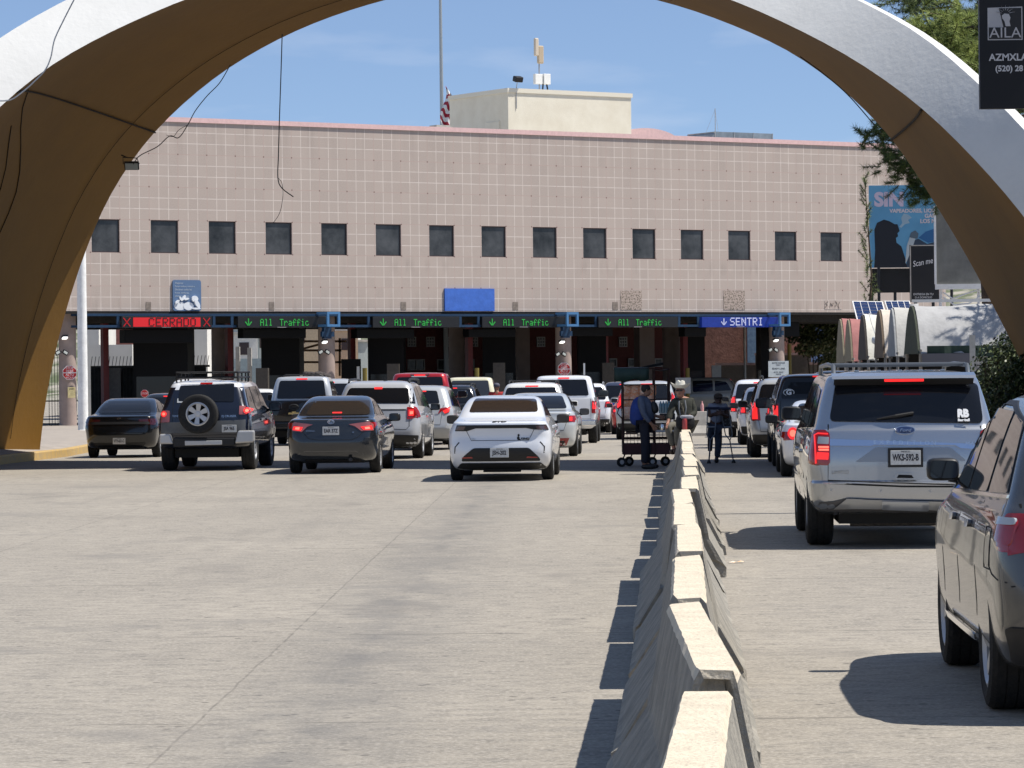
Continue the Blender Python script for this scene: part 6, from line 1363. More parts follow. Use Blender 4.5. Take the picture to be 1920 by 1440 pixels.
for i, (px, py, D_, r, lab) in enumerate([(1580, 662, 170, 1.2, 'sunlit olive shrub over the block wall below the broadleaf tree'), (1525, 655, 169.5, .6, 'small olive shrub left over the block wall')]):
    E = empty('shrub', (W(px, 700, D_).x, D_, gz(D_)), 0, lab, 'shrub'); p = W(px, py, D_)-E.location
    b = MB(); [b.tube([(0, 0, 0), (x, 0, p.z)], .03, 5) for x in (-.3, 0, .3)]; b.build('stem', M_bark, E); leaf_crown('foliage', [(p, (r*1.6, r, r*.7), 1), (p+Vector((.8, 0, -.6)), (r, r, r*.8), .8)], 650, .09, [G_[1], G_[2], mat('leaf_yellow', (.20, .19, .08), .6)], E, 8)
# dark shrubs at the far right
lv = [mat('shrub_leaf_a', (.02, .035, .012), .5), mat('shrub_leaf_b', (.045, .07, .02), .5), mat('shrub_leaf_c', (.09, .12, .04), .45)]
for i, (px, py, D_, r, h, lab) in enumerate([(1880, 700, 72, .75, 1, 'large dark leafy shrub behind the nearest SUV roof'), (1905, 740, 68, .6, 1, 'lower dark shrub beside the right edge'), (1850, 740, 76, .6, 1, 'dark shrub immediately right of the big silver SUV'), (1935, 660, 74, .8, 1, 'tall dark shrub under the right foot of the arch')]):
    E = empty('shrub', (W(px, 700, D_).x, D_, gz(D_)+.1), 0, lab, 'shrub', 'dark shrubs by the right foot of the arch'); p = W(px, py, D_)-E.location
    b = MB(); [b.tube([(x*.3, 0, 0), (x, .05, p.z+.3)], .02, 5) for x in (-.4, -.1, .2, .5)]; b.build('stem', M_bark, E)
    leaf_crown('foliage', [(p, (r, r*.8, r), 1.2), (p+Vector((-.25, 0, -.7)), (r, r*.8, r*.8), 1.1), (p+Vector((.3, .2, .5)), (r*.7, r*.6, r*.6), .7)], 1500, .040, lv, E, 20+i)

# ---------------------------------------------------------------- boards
def board(name, px0, px1, py0, py1, D, m, label, cat, th=.15, legs=None):
    p0, p1 = W(px0, py1, D), W(px1, py0, D); E = empty(name, (p0.x, D, p0.z), 0, label, cat); w_, h_ = p1.x-p0.x, p1.z-p0.z
    b = MB(); b.b2((0, 0, 0), (w_, th, h_)); b.build('panel', m, E)
    if legs:
        for x in legs: b = MB(); b.tube([(x*w_, th/2, -p0.z+gz(D)), (x*w_, th/2, 0)], .05, 8); b.build('leg', M_dark, E)
    f = lambda px, py: ((px-px0)/(px1-px0)*w_, (py1-py)/(py1-py0)*h_)
    return E, w_, h_, f
RX = Matrix.Rotation(rad(90), 4, 'X')
def flat(E, P, m, name, lay=1, r=0):
    b = MB(); b.prism(rpoly(P, r) if r else P, .004*lay, M=RX); return b.build(name, m, E)
M_bill = mat('billboard_blue', (.13, .36, .55), .6, var=.08, vscale=.8)
E, w_, h_, f = board('billboard', 1631, 1800, 346, 502, 112, M_bill, 'blue billboard starting SIN with a black silhouette of a head blowing smoke', 'billboard', legs=(.1, .5, .9))
flat(E, [f(*p) for p in [(1639, 502), (1641, 470), (1640, 430), (1645, 417), (1658, 411), (1668, 414), (1678, 420), (1683, 420), (1685, 426), (1687, 433), (1683, 437), (1684, 443), (1680, 446), (1681, 455), (1690, 462), (1697, 485), (1700, 502)]], mat('silhouette_black', (.015, .018, .025), .7), 'head_silhouette', 1)
flat(E, [f(*p) for p in [(1686, 425), (1692, 418), (1690, 408), (1695, 400), (1703, 402), (1710, 408), (1703, 412), (1706, 418), (1697, 420), (1690, 427)]], mat('smoke_grey', (.35, .48, .55), .7), 'smoke_puff', 1)
flat(E, [f(*p) for p in [(1697, 495), (1700, 462), (1706, 443), (1716, 448), (1712, 460), (1700, 490)]], mat('pale_hand', (.5, .55, .55), .7), 'hand_shape', 2)
flat(E, [f(*p) for p in [(1705, 445), (1708, 436), (1716, 432), (1722, 438), (1720, 448), (1712, 447)]], mat('mic_grey', (.10, .14, .17), .5), 'vape_device', 3, .02)
flat(E, [f(*p) for p in [(1698, 502), (1708, 452), (1722, 448), (1738, 458), (1760, 452), (1760, 502)]], mat('device_dark', (.04, .06, .09), .6), 'device_shape', 1)
flat(E, [f(*p) for p in [(1722, 446), (1735, 435), (1760, 426), (1760, 452), (1740, 456)]], mat('deep_blue', (.03, .13, .30), .6), 'blue_shape', 2)
text('lettering', 'SIN', .62, mat('billboard_letters', (.62, .52, .62), .6), E, Matrix.Translation((f(1668, 374)[0], -.012, f(1668, 374)[1])) @ RX, bold=.03, sx=1.05)
for s_, px, py, sz in (('VAPEADORES, LIQU', 1754, 395, .17), ('GAR', 1754, 405, .18), ('LOS M', 1754, 415, .18)):
    text('lettering', s_, sz, mat('billboard_small', (.72, .62, .62), .6), E, Matrix.Translation((f(px, py)[0], -.01, f(px, py)[1])) @ RX, align='RIGHT', bold=.006)
board('dark_backing', 1634, 1708, 503, 549, 112.3, M_black, 'black lower skirt panel below the blue billboard', 'panel', legs=(.02, .6))
E, w_, h_, f = board('scan_sign', 1707, 1760, 459, 566, 109, mat('sign_black', (.02, .021, .024), .5), 'black sign reading Scan me, overlapping the blue billboard', 'sign', legs=(.2, .8))
text('lettering', 'Scan me', .26, M_wht, E, Matrix.Translation((f(1730, 492)[0], -.01, f(1730, 492)[1])) @ Matrix.Rotation(-.18, 4, 'Y') @ RX, shear=.3, sx=.75)
text('lettering', 'ENTREGA EN TU', .10, M_wht, E, Matrix.Translation((f(1731, 552)[0], -.01, f(1731, 552)[1])) @ RX, sx=.85); text('lettering', 'O A DOMICILIO', .09, M_wht, E, Matrix.Translation((f(1731, 558)[0], -.01, f(1731, 558)[1])) @ RX, sx=.85)
b = MB()
for (a, c, d, e) in ((0, 0, .03, h_), (0, h_-.03, w_, h_)): b.b2((a, -.012, c), (d, -.003, e))
b.build('edge_strip', M_concd, E)
E, w_, h_, f = board('tarp_billboard', 1756, 1900, 385, 533, 105, mat('grey_tarp', (.19, .19, .17), .5, var=.3, vscale=1.1, bump=1, bscale=1.6), 'blank grey tarpaulin billboard in a white frame at the right', 'billboard', th=.1)
for (x0, z0_, x1, z1_) in ((-.04, -.16, w_, 0), (-.06, 0, 0, h_), (0, h_, w_, h_+.06)): b = MB(); b.b2((x0, -.05, z0_), (x1, .05, z1_)); b.build('frame', M_white, E)
for x in (.15, 1.3, 1.9): b = MB(); b.tube([(x-.2*(x < .5), .1, -E.location.z+gz(105)), (x, .1, -.1)], .045, 8); b.build('leg', M_white, E)
b = MB(); b.tube([(.2, .02, -.25), (.5, .02, -.45), (.9, .02, -.3), (1.25, .02, -.2), (1.4, .02, -.35), (1.0, .02, -.6), (.55, .02, -.65), (.2, .02, -.4)], .025, 5); b.build('scroll_ironwork', M_white, E)
# solar panels
def solar(c4, D, label):
    P = [W(x, y, D) for x, y in c4]; P[2].y += .9; P[3].y += .9; o_ = P[0].copy(); E = empty('solar_panel', o_, 0, label, 'solar panel'); Q = [p-o_ for p in P]; nrm = (Q[1]).cross(Q[3]).normalized()
    b = MB(); b.add(Q+[q-nrm*.05 for q in Q], [(0, 1, 2, 3), (7, 6, 5, 4), (0, 4, 5, 1), (1, 5, 6, 2), (2, 6, 7, 3), (3, 7, 4, 0)]); b.build('frame', M_white, E)
    ins = lambda u, v: (Q[0].lerp(Q[1], u)).lerp(Q[3].lerp(Q[2], u), v)+nrm*.006
    b = MB(); b.add([ins(.04, .03), ins(.96, .03), ins(.96, .97), ins(.04, .97)], [(0, 1, 2, 3)]); b.build('cells', mat('solar_cells', (.015, .035, .11), .25, coat=.3), E)
    for k in range(1, 4): b = MB(); b.tube([ins(k/4, .03)+nrm*.003, ins(k/4, .97)+nrm*.003], .012, 4); b.build('cell_line', M_wht, E)
    for k in range(1, 8): b = MB(); b.tube([ins(.04, k/8)+nrm*.003, ins(.96, k/8)+nrm*.003], .005, 4); b.build('cell_line', M_wht, E)
    b = MB(); b.tube([ins(.5, .5)-nrm*.05, ins(.5, .5)-Vector((0, -.3, E.location.z+.3+ins(.5, .5).z))], .04, 6); b.build('post', M_dark, E)
solar([(1610, 612), (1668, 612), (1661, 564), (1603, 563)], 106, 'tilted blue solar panel, left one, above the market stalls')
solar([(1672, 604), (1716, 604), (1712, 563), (1664, 563)], 107, 'tilted blue solar panel, right one, tucked behind the awnings')
# ---------------------------------------------------------------- market stalls
def stall(pxl, pyt, D, wd, dep, capc, covc, label, zb=2.28, extra=0):
    X = GX(pxl, D); zt = W(pxl, pyt, D).z-gz(D); E = empty('market_stall', (X, D, gz(D)), 0, label, 'stall', 'market stalls with arched awnings')
    N_ = 14; prof = []
    for k in range(N_+1): u_ = -math.cos(math.pi*k/N_); prof.append((dep/2+dep/2*u_, zb+(zt-zb)*(1-abs(u_)**2.1)))
    b = MB(); rows = [[(x, y+.03*math.sin(x*5), z+.03*math.sin(x*3+y*2)) for (y, z) in prof] for x in [wd*i/8 for i in range(9)]]; b.grid(rows)
    b.grid([[(x, y*.985+.015, z-.02) for (y, z) in prof] for x in [wd*i/8 for i in range(9)]]); b.build('awning', covc, E, smooth=True)
    b = MB(); pp = [(y, z) for y, z in prof]; b.prism(pp, .05, M=Matrix(((0, 0, 1, -.06), (1, 0, 0, 0), (0, 1, 0, 0), (0, 0, 0, 1)))); b.build('end_cap', capc, E)
    for x in (0, wd):
        for y in (.05, dep-.05): b = MB(); b.tube([(x, y, 0), (x, y, zb+.1)], .04, 6); b.build('post', mat('stall_post', (.35, .32, .28), .8, var=.2), E)
    b = MB(); b.b2((.1, .3, .05), (wd-.1, dep-.3, .95)); b.build('counter', mat('stall_counter', (.05, .035, .025), .8, var=.3, vscale=5), E)
    b = MB(); b.b2((.05, dep-.12, 1.0), (wd-.05, dep-.06, zb)); b.build('back_cloth', mat('stall_back', (.02, .018, .016), .9), E)
    return E, zt
C_ = lambda n, c: mat('canvas_'+n, c, .85, var=.12, vscale=3, bump=.4, bscale=12)
stall(1586, 597, 104, 1.6, 2.4, C_('khaki', (.22, .19, .13)), C_('pink', (.36, .15, .14)), 'farthest market stall, khaki end cloth and pink awning')
stall(1601, 598, 99.5, 1.5, 2.2, C_('khaki', (.22, .19, .13)), C_('pink', (.36, .15, .14)), 'second farthest market stall, khaki end cloth, under the solar panel')
stall(1629, 589, 94, 1.7, 2.3, C_('dark', (.045, .038, .033)), C_('white', (.70, .68, .60)), 'market stall with near black end cloth and patterned white awning')
stall(1661, 580, 89, 1.6, 2.3, C_('brown', (.15, .11, .075)), C_('print', (.62, .55, .47)), 'market stall with brown end cloth')
stall(1684, 577, 86, 1.5, 1.8, C_('grey', (.36, .37, .37)), C_('offwhite', (.5, .49, .46)), 'market stall with light grey end cloth')
E, zt = stall(1727, 571, 80.5, 2.6, 2.9, C_('green', (.055, .065, .045)), C_('silver', (.40, .40, .40)), 'nearest market stall, dark green end cloth and wide silver awning dappled by shade')
b = MB(); b.grid([[(x, -.03+.04*math.sin(x*9), z) for z in (2.18, 2.3, 2.46)] for x in [.15+i*.2 for i in range(13)]]); b.build('valance', C_('deep_green', (.035, .06, .045)), E)
b = MB(); b.b2((.02, -.10, 1.98), (1.2, -.06, 2.28)); b.build('fascia_board', mat('slate_board', (.12, .12, .14), .6), E)
b = MB(); b.b2((-.2, -.05, zt+.05), (2.6, 0, zt+.12)); b.build('top_rail', M_white, E)
for x, z0_, z1_, c in ((1.35, 1.2, 2.2, (.5, .48, .42)), (1.95, 1.5, 2.15, (.55, .54, .5)), (2.2, .9, 1.9, (.3, .3, .28))):
    b = MB(); b.b2((x, -.02, z0_), (x+.22, 0, z1_)); b.build('hanging_cloth', mat('cloth%d' % int(x*10), c, .8, vscale=7, col2=(.08, .07, .06), vlo=.48, vhi=.6), E)
# closed grey parasol-like sheet and white cloth
b = MB(); P = [W(x, y, 83.5)-W(1695, 672, 83.5) for x, y in [(1694, 671), (1697, 640), (1702, 600), (1706, 570), (1722, 569), (1722, 673)]]
b.grid([[Vector((p.x, 0, p.z)) for p in (P[0], P[5])], [Vector((P[1].x, .03, P[1].z)), Vector((P[5].x, .02, P[1].z))], [Vector((P[2].x, 0, P[2].z)), Vector((P[5].x, .03, P[2].z))], [Vector((P[3].x, 0, P[3].z)), Vector((P[4].x, 0, P[4].z))]])
o = b.build('hanging_sheet', C_('sheet', (.42, .42, .43)), loc=W(1695, 672, 83.5), smooth=True); md = o.modifiers.new('s', 'SOLIDIFY'); md.thickness = .03; tag(o, 'tall pointed light grey canvas sheet hung left of the green ended stall', 'canvas')
b = MB(); c0 = W(1643, 638, 93.5); blob_mesh(b, (0, 0, 0), (.13, .08, .12), .8, 8); b.tube([(0, 0, .1), (-.12, 0, .45), (-.18, .1, .75)], .012, 5)
tag(b.build('tied_cloth', M_white, loc=c0, smooth=True), 'white tied cloth bundle hanging from the patterned white awning', 'cloth')
# goods hanging/standing at the stalls
rnd = random.Random(5)
for i in range(9):
    px = 1618+i*12.5; D_ = 97-i*1.6; c = [(.25, .22, .18), (.4, .36, .3), (.1, .08, .06), (.45, .42, .38), (.3, .18, .07)][i % 5]; x = W(px, 700, D_).x; hh = rnd.uniform(1.5, 2.15)
    b = MB(); nn = 9; [b.lathe([(.001, hh*k/nn), (.09+.02*(k % 2), hh*k/nn+.01), (.10-.02*(k % 2), hh*(k+1)/nn-.01), (.001, hh*(k+1)/nn)], 10) for k in range(nn)]
    tag(b.build('stacked_planters', mat('planter%d' % (i % 5), c, .85, var=.2), loc=(x, D_-.6, gz(D_))), '%s column of stacked carved goods before the stalls, number %s from the left' % (['brown', 'tan', 'dark', 'pale', 'orange'][i % 5], ['one', 'two', 'three', 'four', 'five', 'six', 'seven', 'eight', 'nine'][i]), 'goods', 'stacked goods in front of the stalls')
for i, (px, py0, py1, D_, lab) in enumerate([(1823, 628, 745, 79, 'tall pale upright post beside the silver awning'), (1612, 650, 700, 101, 'pale post at the left end of the stalls')]):
    p0 = W(px, py0, D_); b = MB(); b.b2((-.06, -.06, 0), (.06, .06, p0.z-gz(D_))); tag(b.build('post', mat('pale_post', (.42, .42, .40), .8, var=.15), loc=(p0.x, D_, gz(D_))), lab, 'post')
for i, (px, py0, py1, D_, t_, lab) in enumerate([(1838, 668, 760, 78, 'RTAS', 'white painted sign with vertical lettering right of the pale post'), (1868, 675, 725, 77, '', 'patterned black and white cloth by the shrub')]):
    E, w_, h_, f = board('hanging_banner', px-10, px+10, py0, py1, D_, mat('banner%d' % i, (.5, .48, .45), .8, vscale=5, col2=(.07, .06, .06) if i else (.38, .36, .33), vlo=.45, vhi=.55), lab, 'banner', th=.03)
    if t_: text('lettering', t_, .26, M_ink0 if 0 else M_black, E, Matrix.Translation((w_/2, -.006, h_*.6)) @ Matrix.Rotation(rad(90), 4, 'Y') @ RX, sx=.9)
pboxR = pbox('pink_shop_wall', 1745, 1925, 640, 800, 90, .3, mat('shop_pink', (.42, .17, .16), .9, var=.2, vscale=2), 'dull pink shop wall behind the nearest stall', 'wall')
pbox('dark_hedge_wall', 1640, 1760, 655, 800, 113, .3, mat('dark_wall', (.06, .055, .05), .9, var=.3), 'dark wall behind the far stalls', 'wall')
E = empty('wall_cabinet', W(1592, 700, 104), 0, 'small white air conditioning box low at the left end of the stalls', 'cabinet'); E.location.z = gz(104)
b = MB(); zz = W(1600, 688, 104).z-gz(104); b.b2((-.1, -.3, zz-.15), (.95, .2, zz+.45)); b.build('housing', M_white, E, bevel=.03); b = MB(); b.tube([(.12, -.32, zz+.1), (.12, -.34, zz+.1)], .15, 14); b.build('fan_grille', M_dark, E)
b = MB(); b.b2((-.05, -.2, 0), (.9, .1, zz-.15)); b.build('plinth', M_concd, E)

# ---------------------------------------------------------------- black law office sign, top right
D_ = 44; E, w_, h_, f = board('hanging_sign', 1838, 2010, -150, 204, D_, mat('office_sign_black', (.008, .008, .010), .45, spec=.3), 'black hanging sign with white AILA logo box and phone number, top right corner', 'sign', th=.12)
def Fp(*P): return [f(x, y) for x, y in P]
flat(E, Fp((1853, 75), (1917, 75), (1917, 12), (1853, 14)), mat('logo_white', (.34, .34, .36), .6), 'logo_frame', 1)
flat(E, Fp((1855, 73), (1915, 73), (1915, 51), (1855, 51)), mat('logo_black', (.008, .008, .010), .5), 'logo_field', 2)
flat(E, Fp((1882, 51), (1915, 51), (1915, 14.5), (1874, 15)), mat('logo_black', (.008, .008, .010), .5), 'logo_field', 2)
flat(E, Fp((1886, 49), (1895, 49), (1893, 40), (1895, 33), (1892, 26), (1884, 25), (1879, 29), (1880, 34), (1884, 40)), mat('logo_white', (.34, .34, .36), .6), 'logo_head', 3)
for k in range(7):
    a = rad(15+k*25); c = f(1886, 26); b = MB(); b.prism([(c[0]+.05*math.cos(a-.06), c[1]+.05*math.sin(a-.06)), (c[0]+.05*math.cos(a+.06), c[1]+.05*math.sin(a+.06)), (c[0]+.13*math.cos(a), c[1]+.115*math.sin(a))], .012+.0003*k, M=RX); b.build('logo_ray', mat('logo_white', (.34, .34, .36), .6) if k < 4 else mat('logo_grey', (.2, .2, .22), .6), E)
text('lettering', 'AILA', .19, mat('logo_white', (.34, .34, .36), .6), E, Matrix.Translation((f(1885, 62)[0], -.014, f(1885, 62)[1])) @ RX, sx=1.05)
text('lettering', 'AZMXLAW', .125, mat('sign_letters', (.42, .42, .44), .6), E, Matrix.Translation((f(1855, 108)[0], -.008, f(1855, 108)[1])) @ RX, align='LEFT', bold=.003)
text('lettering', '(520) 281', .105, mat('sign_letters', (.42, .42, .44), .6), E, Matrix.Translation((f(1866, 129)[0], -.008, f(1866, 129)[1])) @ RX, align='LEFT', bold=.003)
b = MB(); b.tube([(w_+.3, .06, -E.location.z), (w_+.3, .06, 3)], .08, 10); b.tube([(w_, .06, 1.6), (w_+.3, .06, 1.6)], .04, 6); b.build('pole', M_dark, E)
# ================================================================ PEOPLE AND CART
def skin(name, V, Ed, R, m, parent, sub=2):
    me = bpy.data.meshes.new(name); me.from_pydata([tuple(v) for v in V], Ed, []); o = bpy.data.objects.new(name, me); COL.objects.link(o)
    md = o.modifiers.new('k', 'SKIN'); md.use_smooth_shade = True
    for i, r in enumerate(R):
        sv = me.skin_vertices[0].data[i]; sv.radius = r if isinstance(r, tuple) else (r, r); sv.use_root = (i == 0)
    o.modifiers.new('s', 'SUBSURF').levels = sub; o.modifiers[-1].render_levels = sub
    dg = bpy.context.evaluated_depsgraph_get(); dg.update(); n = bpy.data.meshes.new_from_object(o.evaluated_get(dg)); o.modifiers.clear(); o.data = n; bpy.data.meshes.remove(me)
    n.materials.clear(); n.materials.append(m); n.polygons.foreach_set('use_smooth', [True]*len(n.polygons)); o.parent = parent; n.name = name; return o
def chain(V, Ed, R, pts, rs, start=None):
    prev = start
    for p, r in zip(pts, rs):
        V.append(Vector(p)); R.append(r)
        if prev is not None: Ed.append((prev, len(V)-1))
        prev = len(V)-1
    return prev
def hand(V, Ed, R, w_idx, wrist, d, side, curl=.5):
    """palm and five curled fingers beyond the wrist; d = direction, side = thumb direction"""
    d = Vector(d).normalized(); s = Vector(side); s = (s-d*s.dot(d)).normalized(); n = d.cross(s); p = Vector(wrist)+d*.05
    pi = chain(V, Ed, R, [p], [(.034, .02)], w_idx)
    for k, (o_, L_) in enumerate(((.03, .07), (.010, .08), (-.010, .075), (-.03, .058))):
        a = p+d*.04+s*o_; chain(V, Ed, R, [a, a+d*L_*.5+n*curl*.012, a+d*L_*.8+n*curl*.045], [.011, .009, .008], pi)
    a = p+s*.035; chain(V, Ed, R, [a, a+d*.035+s*.025, a+d*.065+s*.028+n*curl*.01], [.013, .010, .009], pi)
def figure(name, loc, label, J, skinM, rz=0, shoulder=.18, face=(0, -1, 0), scale=1):
    root = empty(name, loc, rz, label, 'person'); f = Vector(face).normalized(); r_ = Vector((-f.y, f.x, 0)); V, Ed, R = [], [], []
    V.append(Vector(J['pelvis'])); R.append((.14, .11))
    c = chain(V, Ed, R, [J['waist'], J['chest']], [(.13, .10), (.15, .11)], 0)
    nk = chain(V, Ed, R, [J['neck']], [.055], c); H = Vector(J['head'])
    chain(V, Ed, R, [H+f*.015-Vector((0, 0, .07)), H, H+Vector((0, 0, .075))-f*.005], [(.066, .072), (.078, .092), (.060, .072)], nk)
    hd = len(V)-2
    for s in 'LR':
        sh, el, wr = J['sh'+s], J['el'+s], J['wr'+s]
        w_ = chain(V, Ed, R, [sh, Vector(sh).lerp(Vector(el), .5), el, Vector(el).lerp(Vector(wr), .45), wr], [.055, .05, .042, .038, .028], c)
        d = Vector(wr)-Vector(el); hand(V, Ed, R, w_, wr, J.get('hd'+s, d), J.get('th'+s, f), .6)
        hp, kn, an = J['hip'+s], J['kn'+s], J['an'+s]
        if J.get('toe'+s): chain(V, Ed, R, [hp, Vector(hp).lerp(Vector(kn), .5), kn, Vector(kn).lerp(Vector(an), .35), an, J['toe'+s]], [.085, .078, .058, .056, .038, .035], 0)
        else: chain(V, Ed, R, [hp, Vector(hp).lerp(Vector(kn), .5), kn], [.085, .075, .055], 0)
    body = skin('body', V, Ed, R, skinM, root, 2)
    # face: nose, eyes, brow, mouth, ears
    b = MB(); blob_mesh(b, H+f*.100-Vector((0, 0, .015)), (.014, .014, .022), 1, 5); b.build('nose', skinM, body, smooth=True)
    for s in (-1, 1):
        b = MB(); blob_mesh(b, H+f*.088+r_*s*.030+Vector((0, 0, .012)), (.011, .011, .008), 1, 5); b.build('eye', M_black, body, smooth=True)
        b = MB(); blob_mesh(b, H+r_*s*.082-Vector((0, 0, .005)), (.012, .020, .030), 1, 5); b.build('ear', skinM, body, smooth=True)
    b = MB(); blob_mesh(b, H+f*.088-Vector((0, 0, .052)), (.024, .012, .006), 1, 5); b.build('mouth', mat('lips', (.25, .09, .07), .6), body, smooth=True)
    return root, body
def garment(name, root, pts, Ed, rs, m, sub=2): return skin(name, pts, Ed, rs, m, root, sub)
def shoe(root, p, d, m=None):
    b = MB(); d = Vector(d).normalized(); M = Matrix.Rotation(math.atan2(-d.x, d.y), 3, 'Z'); blob_mesh(b, (0, 0, 0), (.048, .14, .05), .75, 8); b.v = [tuple(M @ Vector(v)+Vector(p)+d*.07) for v in b.v]; return b.build('shoe', m or M_black, root, smooth=True)
M_skin = mat('skin_brown', (.26, .135, .085), .55, var=.05); M_hair = mat('black_hair', (.012, .010, .009), .7)
# ---- vendor standing beside the cart, in profile facing right
D = 65.0; s = 98.4
J = dict(pelvis=(0, 0, .90), waist=(.03, 0, 1.05), chest=(-.01, 0, 1.27), neck=(.02, 0, 1.41), head=(.055, 0, 1.50), shR=(-.06, -.18, 1.33), elR=(-.02, -.24, 1.06), wrR=(.13, -.22, .86), shL=(-.04, .18, 1.33), elL=(.04, .24, 1.08), wrL=(.26, .18, 1.0),
         hipR=(0, -.09, .84), knR=(.01, -.11, .46), anR=(-.02, -.11, .08), toeR=(.14, -.12, .04), hipL=(0, .09, .84), knL=(.04, .12, .46), anL=(.05, .13, .08), toeL=(.2, .14, .04))
root, body = figure('person', (GX(1207, D), D, 0), 'stout man in blue vest and grey blue shirt standing in profile by the snack cart', J, M_skin, face=(1, -.05, -.02))
g = J; M_shirt = mat('grey_blue_shirt', (.075, .095, .145), .85, var=.15, vscale=10, bump=.4, bscale=14); M_vest = mat('royal_blue_vest', (.012, .04, .22), .7, var=.2, vscale=8, bump=.4); M_trs = mat('navy_trousers', (.012, .014, .025), .85, bump=.3)
garment('shirt', root, [g['pelvis'], (.07, 0, 1.06), (.0, 0, 1.28), (.015, 0, 1.39), g['shR'], (-.04, -.22, 1.2), g['elR'], (.06, -.235, .95), (.11, -.225, .885), g['shL'], g['elL'], (.22, .19, 1.02)], [(0, 1), (1, 2), (2, 3), (2, 4), (4, 5), (5, 6), (6, 7), (7, 8), (2, 9), (9, 10), (10, 11)], [(.17, .15), (.20, .20), (.16, .15), .075, .075, .068, .06, .05, .044, .075, .06, .045], M_shirt)
garment('vest', root, [(-.10, 0, .80), (-.08, 0, 1.0), (-.06, 0, 1.26), (-.02, 0, 1.385)], [(0, 1), (1, 2), (2, 3)], [(.14, .19), (.165, .215), (.165, .21), (.09, .10)], M_vest)
garment('trousers', root, [g['pelvis'], g['hipR'], g['knR'], (-.01, -.11, .10), g['hipL'], g['knL'], (.05, .13, .10)], [(0, 1), (1, 2), (2, 3), (0, 4), (4, 5), (5, 6)], [(.165, .15), (.11, .11), (.085, .085), (.07, .075), (.11, .11), (.085, .085), (.07, .075)], M_trs)
shoe(root, (0, -.115, .05), (1, -.1, 0)); shoe(root, (.07, .13, .05), (1, .1, 0))
b = MB(); H = Vector(J['head']); blob_mesh(b, H+Vector((-.018, 0, .035)), (.092, .082, .082), .9, 10); b.build('hair', M_hair, body, smooth=True)
garment('shoulder_bag', root, [(.16, -.12, 1.30), (.20, -.14, 1.18), (.22, -.14, 1.05)], [(0, 1), (1, 2)], [(.05, .05), (.09, .08), (.07, .07)], M_black)
# ---- old man in a white cowboy hat seated on the barrier end
D = 61.8; s = F/D; gx = lambda px, py: ((px-1282)/s, (895.2-py)/s)
def q3(px, py, y=0): a = gx(px, py); return (a[0], y, a[1])
J = dict(pelvis=q3(1285, 799), waist=q3(1284, 784), chest=q3(1279, 766), neck=q3(1277, 751), head=q3(1275, 740, -.03), shR=q3(1263, 760, -.02), elR=q3(1256, 781, -.12), wrR=q3(1250, 799, -.25), shL=q3(1296, 760), elL=q3(1301, 782, -.05), wrL=q3(1287, 789, -.24),
         hipR=q3(1278, 803, -.02), knR=q3(1249, 806, -.28), anR=q3(1262, 848, -.25), toeR=q3(1258, 857, -.36), hipL=q3(1290, 803, -.04), knL=q3(1267, 809, -.36), anL=q3(1269, 846, -.30), toeL=q3(1264, 856, -.42), hdR=(-.1, -.6, -.6), hdL=(-.8, -.5, -.1))
root, body = figure('person', (GX(1282, D), D, 0), 'old man in white cowboy hat, sunglasses and olive jacket seated on the far barrier', J, mat('skin_tan', (.33, .16, .11), .55), face=(-.25, -1, -.05))
g = J; M_jk = mat('olive_jacket', (.030, .032, .024), .85, var=.25, vscale=9, bump=.5, bscale=12); M_kh = mat('grey_khaki_trousers', (.14, .13, .105), .85, bump=.4, bscale=14)
garment('jacket', root, [q3(1286, 800), q3(1285, 784), q3(1280, 766), q3(1277, 756), g['shR'], g['elR'], q3(1251, 795, -.21), g['shL'], g['elL'], q3(1291, 788, -.19)], [(0, 1), (1, 2), (2, 3), (2, 4), (4, 5), (5, 6), (2, 7), (7, 8), (8, 9)], [(.19, .16), (.185, .16), (.19, .15), .09, .085, .068, .052, .085, .07, .052], M_jk)
garment('trousers', root, [g['pelvis'], g['hipR'], g['knR'], q3(1261, 844, -.25), g['hipL'], g['knL'], q3(1268, 842, -.30)], [(0, 1), (1, 2), (2, 3), (0, 4), (4, 5), (5, 6)], [(.15, .14), .10, .078, .062, .10, .078, .062], M_kh)
garment('shirt_front', root, [q3(1280, 794, -.150), q3(1278, 778, -.155), q3(1276, 762, -.125)], [(0, 1), (1, 2)], [(.05, .03), (.06, .04), (.045, .03)], mat('dark_check_shirt', (.075, .065, .045), .8, vscale=30, col2=(.03, .028, .02), vlo=.45, vhi=.55))
for pa in ([(1272, 758), (1272, 772), (1275, 788)], [(1283, 757), (1285, 772), (1282, 790)]): b = MB(); b.tube([q3(x, y, -.165) for x, y in pa], .014, 6); b.build('jacket_edge', mat('pale_grey_lining', (.22, .23, .24), .8), root)
shoe(root, q3(1262, 853, -.27), (-.4, -1, 0), mat('brown_boot', (.05, .03, .02), .6)); shoe(root, q3(1269, 852, -.32), (-.4, -1, 0), mat('brown_boot', (.05, .03, .02), .6))
H = Vector(J['head']); b = MB(); b.lathe([(.001, .135), (.045, .15), (.075, .14), (.088, .09), (.095, .03), (.098, .02), (.13, .012), (.165, .03), (.178, .05), (.170, .048), (.13, .004), (.095, .006), (.09, .0)], 28)
b.v = [(x*(1.0), y*(1.0 if z > .06 else .9), z+(abs(x)**2*1.8 if (x*x+y*y) > .011 else 0)-(.025*(1-min(1, abs(x)/.03)) if z > .125 else 0)) for x, y, z in b.v]
hat = b.build('cowboy_hat', mat('white_straw_hat', (.62, .60, .53), .8, var=.08, vscale=30), body, smooth=True, loc=H+Vector((0, .005, .045))); hat.rotation_euler = (-.08, .05, -.25)
b = MB(); b.lathe([(.0965, .022), (.098, .022), (.096, .045), (.0945, .045)], 24, closed=True); b.build('hat_band', M_black, hat)
